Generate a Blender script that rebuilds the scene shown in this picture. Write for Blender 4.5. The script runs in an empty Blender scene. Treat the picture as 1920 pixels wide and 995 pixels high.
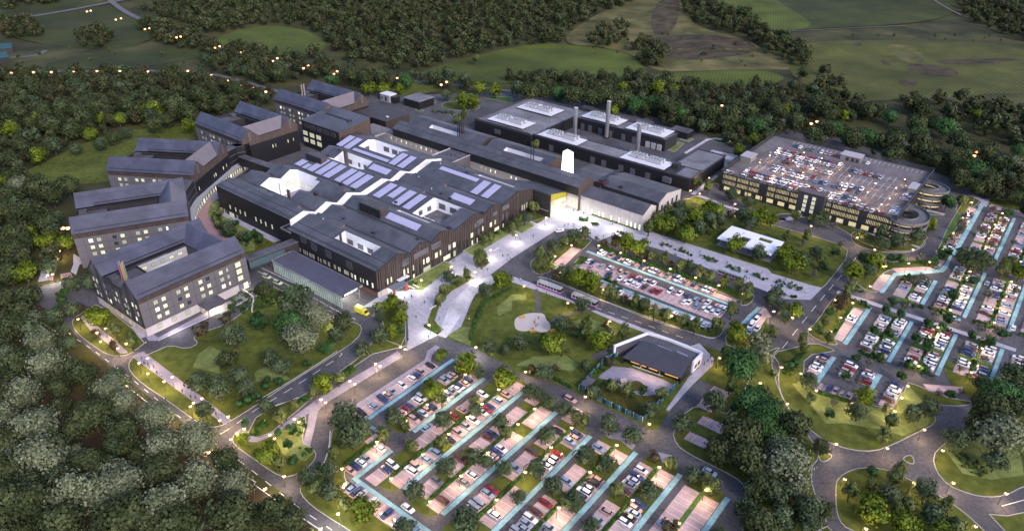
import bpy, bmesh, math, random
import numpy as np
from mathutils import Vector, Matrix, Euler
random.seed(7); RNG = np.random.default_rng(7)
D = bpy.data; SC = bpy.context.scene; COL = SC.collection
rad = math.radians
# ---------------------------------------------------------------- surveyed camera and site grid
CAM_H = 170.0; FPX = 1368.0; PITCH = .5282; ROLL = -.0097; GRID = .6712
cp, sp = math.cos(PITCH), math.sin(PITCH)
_R = np.array([[math.cos(ROLL), math.sin(ROLL), 0], [-math.sin(ROLL), math.cos(ROLL), 0], [0, 0, 1]]) @ \
     np.array([[1, 0, 0], [0, -sp, -cp], [0, cp, -sp]])
_C = np.array([0, 0, CAM_H])
def ray(u, v): return _R.T @ np.array([(u - 960) / FPX, (v - 497.5) / FPX, 1.])
def ground(u, v, z=0.):
    d = ray(u, v); return _C + d * ((z - CAM_H) / d[2])
def plane_hit(u, v, P, n):
    d = ray(u, v); return _C + d * (np.dot(P - _C, n) / np.dot(d, n))
def topix(P):
    c = _R @ (np.array(P, float) - _C); return FPX * c[0] / c[2] + 960, FPX * c[1] / c[2] + 497.5
S3 = 3.0146; S5 = 4.975
TILES = {'w': (0, 0, S3), 'x': (480, 0, S3), 'y': (960, 0, S3), 'z': (1440, 0, S3),
 'a': (0, 330, S3), 'b': (480, 330, S3), 'c': (960, 330, S3), 'd': (1440, 330, S3),
 'e': (0, 665, S3), 'f': (480, 665, S3), 'g': (960, 665, S3), 'h': (1440, 665, S3),
 'A': (120, 280, S5), 'B': (120, 440, S5), 'C': (340, 130, S5), 'D': (380, 280, S5), 'E': (500, 380, S5),
 'F': (560, 230, S5), 'G': (680, 300, S5), 'H': (700, 180, S5), 'I': (960, 260, S5), 'J': (860, 170, S5),
 'K': (1120, 200, S5), 'L': (1320, 230, S5), 'M': (1480, 280, S5), 'N': (600, 640, S5), 'O': (600, 795, S5),
 'P': (900, 795, S5), 'Q': (1120, 640, S5), 'R': (1440, 500, S5), 'S': (1600, 350, 5.59), 'T': (1600, 500, 5.59), '@': (0, 0, 1.)}
def px(s):
    """points of the survey: sheet letter, then x,y on that sheet; extra fields after the second comma are kept"""
    out = []; t = '@'
    for q in s.split():
        if q[0] in TILES: t = q[0]; q = q[1:]
        f = q.split(','); ox, oy, sc = TILES[t]
        out.append((ox + float(f[0]) / sc, oy + float(f[1]) / sc, sc) + tuple(f[2:]))
    return out
def gp(s, z=0.): return [ground(q[0], q[1], z) for q in px(s)]
AX = np.array([math.cos(GRID), -math.sin(GRID), 0.]); BX = np.array([math.sin(GRID), math.cos(GRID), 0.])
O0 = ground(709, 559)
def W(u, v, z=0.): return O0 + AX * u + BX * v + np.array([0, 0, z])
def UV(P): return float((P - O0) @ AX), float((P - O0) @ BX)
def puv(s, z=0.): return [UV(p) for p in gp(s, z)]
def onU(u0, s):      # survey points lying on the wall u = u0 -> (v, z)
    r = []
    for q in px(s):
        P = plane_hit(q[0], q[1], W(u0, 0), AX); r.append(((P - O0) @ BX, P[2]))
    return r
def onV(v0, s):
    r = []
    for q in px(s):
        P = plane_hit(q[0], q[1], W(0, v0), BX); r.append(((P - O0) @ AX, P[2]))
    return r
# ---------------------------------------------------------------- materials
MATS = {}
def mat(name, col, rough=.8, var=.25, scale=.4, metal=0., bump=0., col2=None, spec=.3, emis=None, es=0., sheen=0, detail=4., wear=0):
    if name in MATS: return MATS[name]
    m = D.materials.new(name); m.use_nodes = True; nt = m.node_tree; N = nt.nodes; L = nt.links
    b = N['Principled BSDF']; b.inputs['Roughness'].default_value = rough; b.inputs['Metallic'].default_value = metal
    b.inputs['Specular IOR Level'].default_value = spec
    c = list(col) + [1]
    tc = N.new('ShaderNodeTexCoord'); no = N.new('ShaderNodeTexNoise'); no.inputs['Scale'].default_value = scale
    no.inputs['Detail'].default_value = detail; L.new(tc.outputs['Object'], no.inputs['Vector'])
    cr = N.new('ShaderNodeValToRGB'); L.new(no.outputs['Fac'], cr.inputs['Fac'])
    e = cr.color_ramp.elements; e[0].position = .32; e[1].position = .68
    if col2 is None: col2 = [min(1, x * (1 + var)) for x in col]; c0 = [x * (1 - var) for x in col]
    else: c0 = col
    e[0].color = list(c0) + [1]; e[1].color = list(col2) + [1]
    if wear:      # broad patches of wear and weathering
        n3 = N.new('ShaderNodeTexNoise'); n3.inputs['Scale'].default_value = wear; n3.inputs['Detail'].default_value = 6; n3.inputs['Roughness'].default_value = .65; L.new(tc.outputs['Object'], n3.inputs['Vector'])
        r3 = N.new('ShaderNodeValToRGB'); r3.color_ramp.elements[0].position = .36; r3.color_ramp.elements[1].position = .62; r3.color_ramp.elements[0].color = (.62, .62, .60, 1); r3.color_ramp.elements[1].color = (1.08, 1.06, 1.04, 1); L.new(n3.outputs['Fac'], r3.inputs['Fac'])
        m3 = N.new('ShaderNodeMix'); m3.data_type = 'RGBA'; m3.blend_type = 'MULTIPLY'; m3.inputs['Factor'].default_value = 1; L.new(cr.outputs['Color'], m3.inputs['A']); L.new(r3.outputs['Color'], m3.inputs['B']); L.new(m3.outputs['Result'], b.inputs['Base Color'])
    else: L.new(cr.outputs['Color'], b.inputs['Base Color'])
    if bump:
        n2 = N.new('ShaderNodeTexNoise'); n2.inputs['Scale'].default_value = scale * 6; L.new(tc.outputs['Object'], n2.inputs['Vector'])
        bp = N.new('ShaderNodeBump'); bp.inputs['Strength'].default_value = bump; bp.inputs['Distance'].default_value = .3
        L.new(n2.outputs['Fac'], bp.inputs['Height']); L.new(bp.outputs['Normal'], b.inputs['Normal'])
    if emis:
        b.inputs['Emission Color'].default_value = list(emis) + [1]; b.inputs['Emission Strength'].default_value = es
    MATS[name] = m; return m
def striped(name, col, dark, scale, axis=0, rough=.55, width=.12, metal=0., spec=.4, noise=.15, wear=0):
    """cladding or roofing sheets: seams or boards every 1/scale metres along one local axis"""
    if name in MATS: return MATS[name]
    m = mat(name, col, rough, noise, .25, metal, spec=spec, wear=wear); nt = m.node_tree; N = nt.nodes; L = nt.links
    b = N['Principled BSDF']; src = b.inputs['Base Color'].links[0].from_socket
    tc = N.new('ShaderNodeTexCoord'); sx = N.new('ShaderNodeSeparateXYZ'); L.new(tc.outputs['Object'], sx.inputs[0])
    a = N.new('ShaderNodeMath'); a.operation = 'MULTIPLY'; a.inputs[1].default_value = scale; L.new(sx.outputs[axis], a.inputs[0])
    f = N.new('ShaderNodeMath'); f.operation = 'FRACT'; L.new(a.outputs[0], f.inputs[0])
    g = N.new('ShaderNodeMath'); g.operation = 'LESS_THAN'; g.inputs[1].default_value = width; L.new(f.outputs[0], g.inputs[0])
    mx = N.new('ShaderNodeMix'); mx.data_type = 'RGBA'; L.new(g.outputs[0], mx.inputs['Factor']); L.new(src, mx.inputs['A'])
    mx.inputs['B'].default_value = list(dark) + [1]; L.new(mx.outputs['Result'], b.inputs['Base Color'])
    return m
def brickm(name, c1, c2, mortar, scale=1.0, rough=.8, w=.9, h=.3):
    if name in MATS: return MATS[name]
    m = mat(name, c1, rough, .1, .3); nt = m.node_tree; N = nt.nodes; L = nt.links; b = N['Principled BSDF']
    tc = N.new('ShaderNodeTexCoord'); br = N.new('ShaderNodeTexBrick'); L.new(tc.outputs['Object'], br.inputs['Vector'])
    mp = N.new('ShaderNodeMapping')
    br.inputs['Color1'].default_value = list(c1) + [1]; br.inputs['Color2'].default_value = list(c2) + [1]
    br.inputs['Mortar'].default_value = list(mortar) + [1]; br.inputs['Scale'].default_value = scale
    br.inputs['Brick Width'].default_value = w; br.inputs['Row Height'].default_value = h; br.inputs['Mortar Size'].default_value = .03
    L.new(tc.outputs['Object'], mp.inputs['Vector']); L.new(mp.outputs['Vector'], br.inputs['Vector'])
    L.new(br.outputs['Color'], b.inputs['Base Color']); return m
# ---------------------------------------------------------------- mesh building
class MB:
    def __init__(s): s.v = []; s.f = []; s.m = []
    def poly(s, pts, mi=0):
        n = len(s.v); s.v += [tuple(float(c) for c in p) for p in pts]; s.f.append(tuple(range(n, n + len(pts)))); s.m.append(mi); return s
    def box(s, x0, x1, y0, y1, z0, z1, mi=0):
        n = len(s.v); s.v += [(x0, y0, z0), (x1, y0, z0), (x1, y1, z0), (x0, y1, z0), (x0, y0, z1), (x1, y0, z1), (x1, y1, z1), (x0, y1, z1)]
        for q in ((0, 3, 2, 1), (4, 5, 6, 7), (0, 1, 5, 4), (1, 2, 6, 5), (2, 3, 7, 6), (3, 0, 4, 7)):
            s.f.append(tuple(n + i for i in q)); s.m.append(mi)
        return s
    def prism(s, pts, z0, z1, mi=0):
        k = len(pts); ar = sum(pts[i][0] * pts[(i + 1) % k][1] - pts[(i + 1) % k][0] * pts[i][1] for i in range(k))
        if ar < 0: pts = pts[::-1]
        n = len(s.v); s.v += [(p[0], p[1], z0) for p in pts] + [(p[0], p[1], z1) for p in pts]
        s.f.append(tuple(n + k + i for i in range(k))); s.m.append(mi)
        s.f.append(tuple(n + i for i in range(k - 1, -1, -1))); s.m.append(mi)
        for i in range(k): j = (i + 1) % k; s.f.append((n + i, n + j, n + k + j, n + k + i)); s.m.append(mi)
        return s
    def hull(s, bot, top, mi=0):
        k = len(bot); n = len(s.v); s.v += [tuple(p) for p in bot] + [tuple(p) for p in top]
        s.f.append(tuple(n + k + i for i in range(k))); s.m.append(mi); s.f.append(tuple(n + i for i in range(k - 1, -1, -1))); s.m.append(mi)
        for i in range(k): j = (i + 1) % k; s.f.append((n + i, n + j, n + k + j, n + k + i)); s.m.append(mi)
        return s
    def cyl(s, x, y, r0, r1, z0, z1, n=10, mi=0):
        b = [(x + r0 * math.cos(t), y + r0 * math.sin(t), z0) for t in [2 * math.pi * i / n for i in range(n)]]
        t_ = [(x + r1 * math.cos(t), y + r1 * math.sin(t), z1) for t in [2 * math.pi * i / n for i in range(n)]]
        return s.hull(b, t_, mi)
    def beam(s, p, q, w, mi=0):
        p = Vector(p); q = Vector(q); d = (q - p).normalized(); u = d.orthogonal().normalized() * w / 2; v = d.cross(u).normalized() * w / 2
        return s.hull([p - u - v, p + u - v, p + u + v, p - u + v], [q - u - v, q + u - v, q + u + v, q - u + v], mi)
    def mesh(s, name, mats):
        me = D.meshes.new(name); me.from_pydata(s.v, [], s.f)
        for m in (mats if isinstance(mats, (list, tuple)) else [mats]): me.materials.append(m)
        me.polygons.foreach_set('material_index', s.m); me.update(); return me
    def build(s, name, mats, parent=None, loc=None, rz=None):
        o = D.objects.new(name, s.mesh(name, mats)); COL.objects.link(o)
        if parent: o.parent = parent
        if loc is not None: o.location = loc
        if rz is not None: o.rotation_euler = (0, 0, rz)
        return o
def tag(o, label, cat, group=None):
    o['label'] = label; o['category'] = cat
    if group: o['group'] = group
    return o
def thing(name, label, cat, loc=(0, 0, 0), rz=0., group=None):
    o = D.objects.new(name, None); COL.objects.link(o); o.location = Vector([float(c) for c in loc]); o.rotation_euler = (0, 0, rz); o.empty_display_size = .5
    return tag(o, label, cat, group)
def struct(o, k='structure'): o['kind'] = k; return o
def dup(root, loc, rz=None, scale=None, label=None, swap=None):
    r = root.copy(); COL.objects.link(r); r.location = Vector([float(c) for c in loc])
    if rz is not None: r.rotation_euler = (0, 0, rz)
    if scale is not None: r.scale = scale if hasattr(scale, '__len__') else (scale,) * 3
    if label: r['label'] = label
    for ch in root.children:
        c = ch.copy(); COL.objects.link(c); c.parent = r
        for g in ch.children:
            d = g.copy(); COL.objects.link(d); d.parent = c
    return r
GRZ = -GRID
def sitething(name, label, cat, group=None): return thing(name, label, cat, O0, GRZ, group)   # local frame = site grid
def ordinal(n):
    w = ['', 'first', 'second', 'third', 'fourth', 'fifth', 'sixth', 'seventh', 'eighth', 'ninth', 'tenth', 'eleventh', 'twelfth']
    if n < 13: return w[n]
    return '%d%s' % (n, 'th' if 10 < n % 100 < 14 else {1: 'st', 2: 'nd', 3: 'rd'}.get(n % 10, 'th'))
PENDING = []      # (object, look, place phrase, screen x): labels are completed once all neighbours are known
def pend(o, look, place, x): PENDING.append((o, look, place, x))
def finish_labels():
    g = {}
    for o, look, place, x in PENDING: g.setdefault((look, place), []).append((x, o))
    for (look, place), l in g.items():
        l.sort(key=lambda t: t[0])
        for i, (x, o) in enumerate(l):
            if len(l) == 1: s = '%s %s' % (look, place)
            elif i == 0: s = '%s %s, leftmost of %d' % (look, place, len(l))
            elif i == len(l) - 1: s = '%s %s, rightmost of %d' % (look, place, len(l))
            else: s = '%s %s, %s from left' % (look, place, ordinal(i + 1))
            if len(s.split()) > 16: print('LONG LABEL', s)
            o['label'] = s
# ---------------------------------------------------------------- light levels (dusk)
SKY_S = .12; SUN_S = 1.0; EXPO = 1.26; LIT = 1.; E_LAMP = 760.; TREE_SC = 1.27; SKY_T = (1.06, .96, 1.0, 1)
# ---------------------------------------------------------------- ground materials
M_terrain = mat('rough_grass', (.022, .028, .006), .95, scale=.03, col2=(.085, .080, .024), wear=.008, bump=.9, detail=14)
M_asph = mat('asphalt', (.072, .072, .080), .85, scale=.9, col2=(.122, .122, .134), detail=10, wear=.06, spec=.25)
M_asph2 = mat('asphalt_far', (.05, .05, .05), .9, scale=.2, col2=(.075, .075, .075))
M_lawn = mat('mown_grass', (.066, .086, .015), .95, scale=.35, col2=(.120, .145, .030), wear=.05, bump=.3, detail=10, spec=.15)
M_lawn2 = mat('grass_light', (.15, .19, .055), .95, scale=.6, col2=(.21, .26, .085), wear=.1, bump=.2, spec=.15)
M_lawn3 = mat('grass_dull', (.055, .055, .012), .95, scale=.5, col2=(.10, .095, .022), wear=.08, bump=.2, spec=.15)
M_hedge_strip = mat('verge_green', (.05, .10, .02), .95, scale=1.2, col2=(.09, .17, .035), bump=.4, spec=.15)
M_soil = mat('leaf_litter', (.032, .022, .010), .95, scale=.15, col2=(.060, .046, .020), detail=8)
M_kerb = mat('kerb_stone', (.36, .35, .36), .8, .1, 1)
M_white = mat('road_paint', (.75, .75, .75), .6, .06, 2)
M_sand = mat('play_surface', (.50, .44, .40), .9, .06, 1.5)
def paving(name, c1, c2, mortar, w, h):
    m = brickm(name, c1, c2, mortar, 1, .75, w, h); nt = m.node_tree
    mp = [n for n in nt.nodes if n.type == 'MAPPING'][0]; mp.inputs['Rotation'].default_value = (0, 0, GRID); return m
M_pave = paving('plaza_paving', (.34, .335, .385), (.43, .42, .475), (.27, .265, .31), 1.6, .8)
M_pave_w = mat('pale_paving', (.58, .57, .61), .75, .08, .8, wear=.1)
M_path = paving('path_paving', (.235, .22, .28), (.30, .285, .35), (.20, .185, .24), 1.2, .6)
M_pathp = mat('pink_path', (.34, .22, .22), .8, .12, .8)
M_bay = mat('bay_block_paving', (.47, .345, .345), .85, scale=1.6, col2=(.57, .43, .43), detail=8, wear=.12)
M_cyan = mat('cyan_walkway', (.23, .45, .50), .75, scale=.9, col2=(.32, .56, .60), detail=8, wear=.15)
LAYER = dict(asphalt=.03, lawn=.065, pave=.11, bay=.145, cyan=.153, mark=.161)
def flat(name, pts3, z, m, label=None):
    b = MB(); pts = [(p[0], p[1]) for p in pts3]; k = len(pts)
    ar = sum(pts[i][0] * pts[(i + 1) % k][1] - pts[(i + 1) % k][0] * pts[i][1] for i in range(k))
    if ar < 0: pts = pts[::-1]
    b.poly([(p[0], p[1], 0) for p in pts])
    FLATN[0] += 1; o = b.build(name, m); o.location = (0, 0, z + .0006 * (FLATN[0] % 25)); struct(o)   # never two sheets in one plane
    return o
FLATN = [0]
def smooth(pts, it=2):
    for _ in range(it):
        q = []
        k = len(pts)
        for i in range(k):
            a, b = pts[i], pts[(i + 1) % k]
            if np.linalg.norm(b - a) < 1.5: q += [a * .5 + b * .5]; continue
            q += [a * .75 + b * .25, a * .25 + b * .75]
        pts = q
    return pts
def smooth_open(pts, it=2):
    for _ in range(it):
        q = [pts[0]]
        for a, b in zip(pts[:-1], pts[1:]): q += [a * .75 + b * .25, a * .25 + b * .75]
        pts = q + [pts[-1]]
    return pts
def ribbon(mb, pts, w, z=0., close=False):
    pts = [np.array([p[0], p[1], 0.]) for p in pts]; n = len(pts); L = []; R_ = []
    for i in range(n):
        a = pts[i - 1] if (i > 0 or close) else pts[i]; c = pts[(i + 1) % n] if (i < n - 1 or close) else pts[i]
        d = c - a; d /= max(np.linalg.norm(d), 1e-6); nn = np.array([-d[1], d[0], 0]) * w / 2
        L.append(pts[i] + nn); R_.append(pts[i] - nn)
    for i in range(n if close else n - 1):
        j = (i + 1) % n
        mb.poly([(*R_[i][:2], z), (*R_[j][:2], z), (*L[j][:2], z), (*L[i][:2], z)])
def kerbline(mb, pts, w=.3, h=.14, z=.05, close=True):
    pts = [np.array([p[0], p[1], 0.]) for p in pts]; n = len(pts)
    for i in range(n if close else n - 1):
        a, c = pts[i], pts[(i + 1) % n]; d = c - a; l = np.linalg.norm(d)
        if l < .02: continue
        d /= l; nn = np.array([-d[1], d[0], 0]) * w / 2
        mb.prism([tuple(x[:2]) for x in (a - nn, c - nn, c + nn, a + nn)], z, z + h)
KERB = MB()
def island(s, m=None, sm=1, kerb=.24, name='lawn'):
    pts = gp(s)
    if sm: pts = smooth(pts, sm)
    o = flat(name, pts, LAYER['lawn'], m or M_lawn)
    if kerb: kerbline(KERB, pts, kerb)
    return o
def hz(x, y):
    d = min(1., max(0., y - 700.) / 260.); e = max(0., y - 950.) / 600.
    return d * d * (5.0 * (1 + math.sin(x * .011 + 1.1 + y * .006)) + 2.8 * (1 + math.sin(x * .027 - y * .019)) ) + e * e * 9
# terrain sheet with gentle relief away from the site
def terrain():
    n = 150; b = MB(); xs = np.linspace(-1800, 1800, n); ys = np.linspace(-500, 2400, n); idx = {}
    for j, y in enumerate(ys):
        for i, x in enumerate(xs):
            d = max(0., y - 750.) / 600.; z = 0.
            if d > 0: z = hz(x, y)
            b.v.append((x, y, z))
    for j in range(n - 1):
        for i in range(n - 1): k = j * n + i; b.f.append((k, k + 1, k + n + 1, k + n)); b.m.append(0)
    o = b.build('ground', M_terrain); struct(o)
    for p in o.data.polygons: p.use_smooth = True
terrain()
def y_far(y): return y > 700
def field(s, m, z=.3, sm=1, name='field'):
    pts = smooth(gp(s), sm + 2 if sm else 0)
    c = sum(pts) / len(pts); b = MB(); rings = 22; vs = []
    for r in range(rings + 1):
        t = r / rings
        for p in pts:
            q = c * (1 - t) + p * t; b.v.append((q[0], q[1], hz(q[0], q[1]) + z + (.55 if y_far(q[1]) else 0)))
    k = len(pts)
    for r in range(rings):
        for i in range(k):
            j = (i + 1) % k; b.f.append((r * k + i, r * k + j, (r + 1) * k + j, (r + 1) * k + i)); b.m.append(0)
    o = b.build(name, m); struct(o); return o
def striped_field(name, c1, c2, sc, ang):
    m = mat(name, c1, .95, scale=.03, col2=c2, detail=12, bump=.5, wear=.009); nt = m.node_tree; N = nt.nodes; L = nt.links
    b = N['Principled BSDF']; src = b.inputs['Base Color'].links[0].from_socket
    wv = N.new('ShaderNodeTexWave'); wv.inputs['Scale'].default_value = sc; wv.inputs['Distortion'].default_value = 2.5; wv.inputs['Detail'].default_value = 2
    wv.inputs['Detail Scale'].default_value = .3
    mp = N.new('ShaderNodeMapping'); mp.inputs['Rotation'].default_value = (0, 0, ang); tc = N.new('ShaderNodeTexCoord')
    L.new(tc.outputs['Object'], mp.inputs['Vector']); L.new(mp.outputs[0], wv.inputs['Vector'])
    mx = N.new('ShaderNodeMix'); mx.data_type = 'RGBA'; mx.blend_type = 'MULTIPLY'; mx.inputs['Factor'].default_value = .3
    L.new(src, mx.inputs['A']); L.new(wv.outputs['Color'], mx.inputs['B']); L.new(mx.outputs['Result'], b.inputs['Base Color']); return m
F_g = striped_field('pasture', (.062, .088, .008), (.105, .138, .015), .12, .3)
F_g2 = striped_field('pasture_dark', (.030, .042, .006), (.060, .074, .012), .06, 1.2)
F_mow = striped_field('mown_field', (.062, .072, .010), (.125, .132, .025), .10, .8)
F_hill = mat('hill_grass', (.055, .060, .012), .95, scale=.05, col2=(.165, .145, .050), detail=14, bump=.9, wear=.02)
F_br = mat('heath', (.030, .026, .011), .95, scale=.09, col2=(.095, .070, .036), detail=14, bump=.9, wear=.03)
F_track = mat('dirt_track', (.10, .085, .06), .95, scale=.1, col2=(.15, .13, .09))
field('770,140 850,116 960,88 1040,83 1140,92 1185,105 1215,135 1215,150 1100,156 900,158', F_g)
field('1215,150 1235,138 1330,134 1440,132 1478,148 1440,160 1300,170 1240,168', F_g)
field('1045,84 1090,45 1150,22 1230,-4 1300,-4 1280,50 1400,75 1440,100 1500,120 1520,132 1440,131 1330,133 1250,136 1215,128 1190,104 1140,90', F_hill, .25)
field('1225,15 1275,8 1270,50 1250,70 1218,66', F_br, .35)
field('1200,75 1300,66 1390,72 1430,95 1360,110 1280,115 1230,100', F_br, .32)
field('1440,64 1500,58 1700,50 1800,30 1790,-15 1300,-15 1290,0 1400,40', F_g2, .28)
field('1500,82 1600,76 1920,82 1990,120 1990,175 1820,178 1700,188 1590,190 1500,160 1470,120', F_mow, .28)
field('1300,-10 1420,-12 1500,30 1530,55 1445,64 1400,40 1330,10', F_g, .3)
for s in ('1690,123 1740,120 1800,133 1795,146 1720,140', '1680,152 1710,148 1725,158 1700,166', '1596,82 1615,82 1618,88 1600,88', '1650,112 1665,116 1672,125 1655,121', '1740,115 1860,110 1920,112 1860,120 1780,122'):
    field(s, F_br, .42)
field('1650,84 1720,88 1740,118 1700,122', F_hill, .4)
field('390,78 470,52 560,52 615,80 605,100 540,108 470,98 420,92', F_g, .3)
field('55,125 170,102 300,92 400,84 395,100 350,115 200,135', F_g2, .3)
field('-10,20 140,0 300,50 280,85 150,95 0,70', F_g2, .26)
field('30,330 80,305 170,262 240,244 345,233 375,262 330,300 210,345 60,345', M_lawn, .08, 1)
field('710,100 745,104 750,110 720,112', F_br, .4)
FARROAD = MB()
for s, w in (('130,-12 190,0 232,28 300,55 350,72 420,92 480,105 545,123 620,138 700,148 745,155 770,150 860,160 960,172', 6), ('-20,45 100,32 220,14 330,2', 6), ('-20,110 40,108 75,103 85,95', 5),
             ('20,136 180,134 300,133 400,138 470,158 520,172 560,178', 5), ('960,172 1100,160 1300,205 1460,225 1540,240 1700,270 1800,285 1950,312', 7), ('1590,190 1700,186 1830,178 1960,165', 3), ('1445,64 1560,58 1700,52', 2), ('1720,0 1780,25 1800,32', 3)):
    pts = smooth_open(gp(s), 2)
    fine = []
    for p, q in zip(pts[:-1], pts[1:]):
        n = max(1, int(np.linalg.norm(q - p) / 12))
        fine += [p + (q - p) * i / n for i in range(n)]
    pts = fine + [pts[-1]]
    for p, q in zip(pts[:-1], pts[1:]):
        d = q - p; l = np.linalg.norm(d)
        if l < .1: continue
        nn = np.array([-d[1], d[0], 0]) / l * w / 2
        FARROAD.poly([(c[0], c[1], hz(c[0], c[1]) + (1.3 if c[1] > 690 else .25)) for c in (p - nn, q - nn, q + nn, p + nn)])
struct(FARROAD.build('road', MATS.get('asphalt_far') and mat('far_road_surface', (.12, .118, .12), .9, .1, .1)))
# site base
flat('asphalt_yard', smooth(gp('@40,547 105,528 185,516 165,490 190,420 260,370 300,330 420,280 480,250 560,215 640,180 700,175 790,178 900,175 985,172 1060,175 1180,205 1300,245 1395,285 1500,230 1780,330 1830,362 1930,385 2060,425 2090,1120 1500,1150 620,1120 575,960 520,915 430,855 330,782 230,705 150,640 120,600 80,574 45,562'), 1), LAYER['asphalt'], M_asph)
# lawns and islands
I = island
I('a405,810 420,870 480,925 560,980 600,1005 660,1018 720,1012 760,990 835,930 560,715 480,765')
I('e725,60 740,100 800,160 950,260 1100,370 1160,402 1210,412 1280,390 1447,285 f150,185 430,10 b460,1000 570,925 600,870 585,835 520,822 430,795 330,745 150,650 20,590 a1440,720 1280,840 1120,890 1090,915 1125,945 1060,978 960,955 890,985 810,1020 e800,-20 745,20')
I('e1312,470 1325,510 1430,585 f60,640 130,683 190,690 280,650 335,590 340,550 300,515 255,490 290,345 240,350 90,450 0,480 e1440,460 1400,440 1340,432')
I('f-60,470 0,355 110,285 240,245 400,145 565,30 b620,985 690,900 715,830 690,745 820,700 848,725 845,900 850,960 f660,-5 400,170 240,310 90,435 30,462', sm=0)
I('f430,425 420,520 385,615 300,690 250,740 252,785 310,850 430,930 560,1010 900,1300 1100,1200 950,1090 700,930 560,830 500,700 500,645 700,490 620,420 560,330 480,330')
I('b370,330 0,190 -20,280 -60,420 a1300,350 1250,330 1215,400 1330,520 1400,500 b0,480 200,380 260,360', sm=0, kerb=0)   # garden of the lower corner
I('A1300,600 1320,520 1420,470 1790,760 1780,940 1640,960 1480,830 1400,760 1395,650', M_lawn2, sm=0, kerb=0)
I('b850,600 870,640 940,650 1115,510 1090,490 1060,485', M_lawn2, sm=0)
I('b1170,425 1230,450 1447,320 1447,245 1380,310', M_lawn2, sm=0)
I('c-10,285 0,345 60,325 130,280 90,265 190,235 200,200 100,170 0,230', sm=0)
I('b955,855 1030,895 1060,870 1010,820 1060,700 1240,575 1180,560 1100,610 1040,640 1010,700', sm=1)
I('b1230,470 1235,510 1290,520 1320,490 1300,460', sm=1)
# central park
I('b1075,915 1240,975 1447,1080 f1447,60 g0,90 340,190 415,100 530,30 b1447,990 c590,955 760,890 300,700 0,600 b1400,540 1280,560 1200,740 1080,905', sm=0, kerb=0)
I('c0,600 300,720 740,885 560,960 450,1010 g430,90 340,195 40,90 0,60 f1447,45 b1447,980 1180,830 1240,700 1300,640 1447,590', M_lawn, sm=0, kerb=0)
for s in ('b1360,740 1370,790 1447,755 c0,725 0,705 80,700 80,665 0,670 b1447,670', 'c340,820 430,800 560,850 500,920 400,900', 'b1085,905 1210,960 1240,850 1140,855', 'g20,60 120,10 300,0 380,60 340,90 140,70'):
    flat('lawn', gp(s), LAYER['lawn'] + .012, M_lawn2)
# hospital entrance bed and planting along streets
I('c115,470 100,510 130,550 175,560 270,510 460,370 420,350 300,370 200,440', sm=1)
I('c205,575 280,525 380,560 700,690 1060,820 1150,870 1195,850 1190,890 1150,915 1090,910 800,820 500,700 240,600', sm=1)
I('c490,395 1290,665 1360,660 1370,690 1340,725 1290,735 1300,700 900,560 560,430 480,425', sm=1)
I('c380,510 345,500 380,460 430,455 430,475', M_hedge_strip, sm=1)
I('c830,335 1000,390 1300,480 1447,530 d0,565 305,633 330,610 440,470 450,420 400,385 250,340 0,270 c1447,235 1330,195 1240,230 1160,195 1100,120 1040,110 1000,130 920,140 820,235 740,310 800,320', sm=0)
I('c1045,105 1100,62 1160,35 1180,75 d-10,235 60,215 160,212 280,240 420,300 520,370 600,400 720,430 840,420 895,385 870,350 700,330 460,260 200,190 0,130 c1250,40 1200,-20 1150,0 1090,50', sm=1)
I('c1300,830 1350,770 1447,730 1447,1000 1220,970 1200,900 1290,870', M_lawn, sm=1)
I('c1010,955 1100,960 1200,1000 1300,1060 g1200,-100 1190,90 1070,145 1000,125 1140,60 1140,20 1070,-20 c1000,970', sm=1, kerb=0)
# creche plot
I('g100,80 340,190 345,210 560,310 740,395 760,420 820,425 890,320 1030,130 960,110 560,-20 430,90', sm=0, kerb=0)
# woodland edge by the roundabout
I('Q870,30 960,35 1150,110 1300,60 1480,150 1620,350 1720,560 1800,760 1800,1300 1400,1300 1250,900 1100,850 1200,790 1100,700 980,700 910,600 1080,410 960,365 1050,270 1090,200 1060,100', sm=0, kerb=0)
I('g905,430 930,510 1000,560 1100,610 1260,690 1320,740 1320,900 1290,1010 1447,1060 h340,990 320,900 250,760 240,640 290,580 270,520 220,450 130,340 60,200 20,60 20,0 d80,960 g1400,0 1250,350 1100,290 1000,300', sm=1)
# right-hand lots
I('d360,700 270,830 225,870 230,895 330,950 400,955 370,920 470,740 560,760 590,735 450,680 385,680', sm=1)
I('d20,1000 150,970 260,940 360,975 380,990 h205,5 200,130 270,200 460,270 620,290 700,310 790,180 790,150 1000,240 1180,270 1100,290 960,285 855,250 950,350 940,390 870,425 700,510 600,545 480,540 350,500 270,450 140,340 80,240 55,150 70,60', sm=1)
I('d480,595 560,650 630,660 580,635 640,555 700,525 940,510 1000,530 1040,440 970,440 920,500 640,480 590,530', sm=1)
I('d970,400 1010,300 1130,100 1180,130 1050,310 980,440 940,440', M_hedge_strip, sm=1)
I('d1050,180 1140,100 1220,130 1090,230', sm=1)
I('S700,225 960,305 900,300 780,290', sm=1)
I('d1240,165 1447,215 1700,280 1700,180 1447,140 1255,130', sm=0)
I('S-20,580 100,640 280,690 600,690 690,650 800,500 640,500 500,470 300,510 100,480 -20,470', sm=1)
I('h390,950 380,740 400,690 480,645 580,635 700,655 830,720 960,790 1100,880 1240,1010 1300,1100 700,1150 520,1010', sm=2)
I('h930,570 985,510 1100,430 1200,380 1500,300 1600,700 1447,740 1340,795 1250,805 1150,790 1020,740 950,660', sm=1)
I('h285,570 300,605 325,605 365,575 355,560 290,550', sm=1); I('h760,590 780,570 815,568 830,615 800,615', sm=1)
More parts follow.
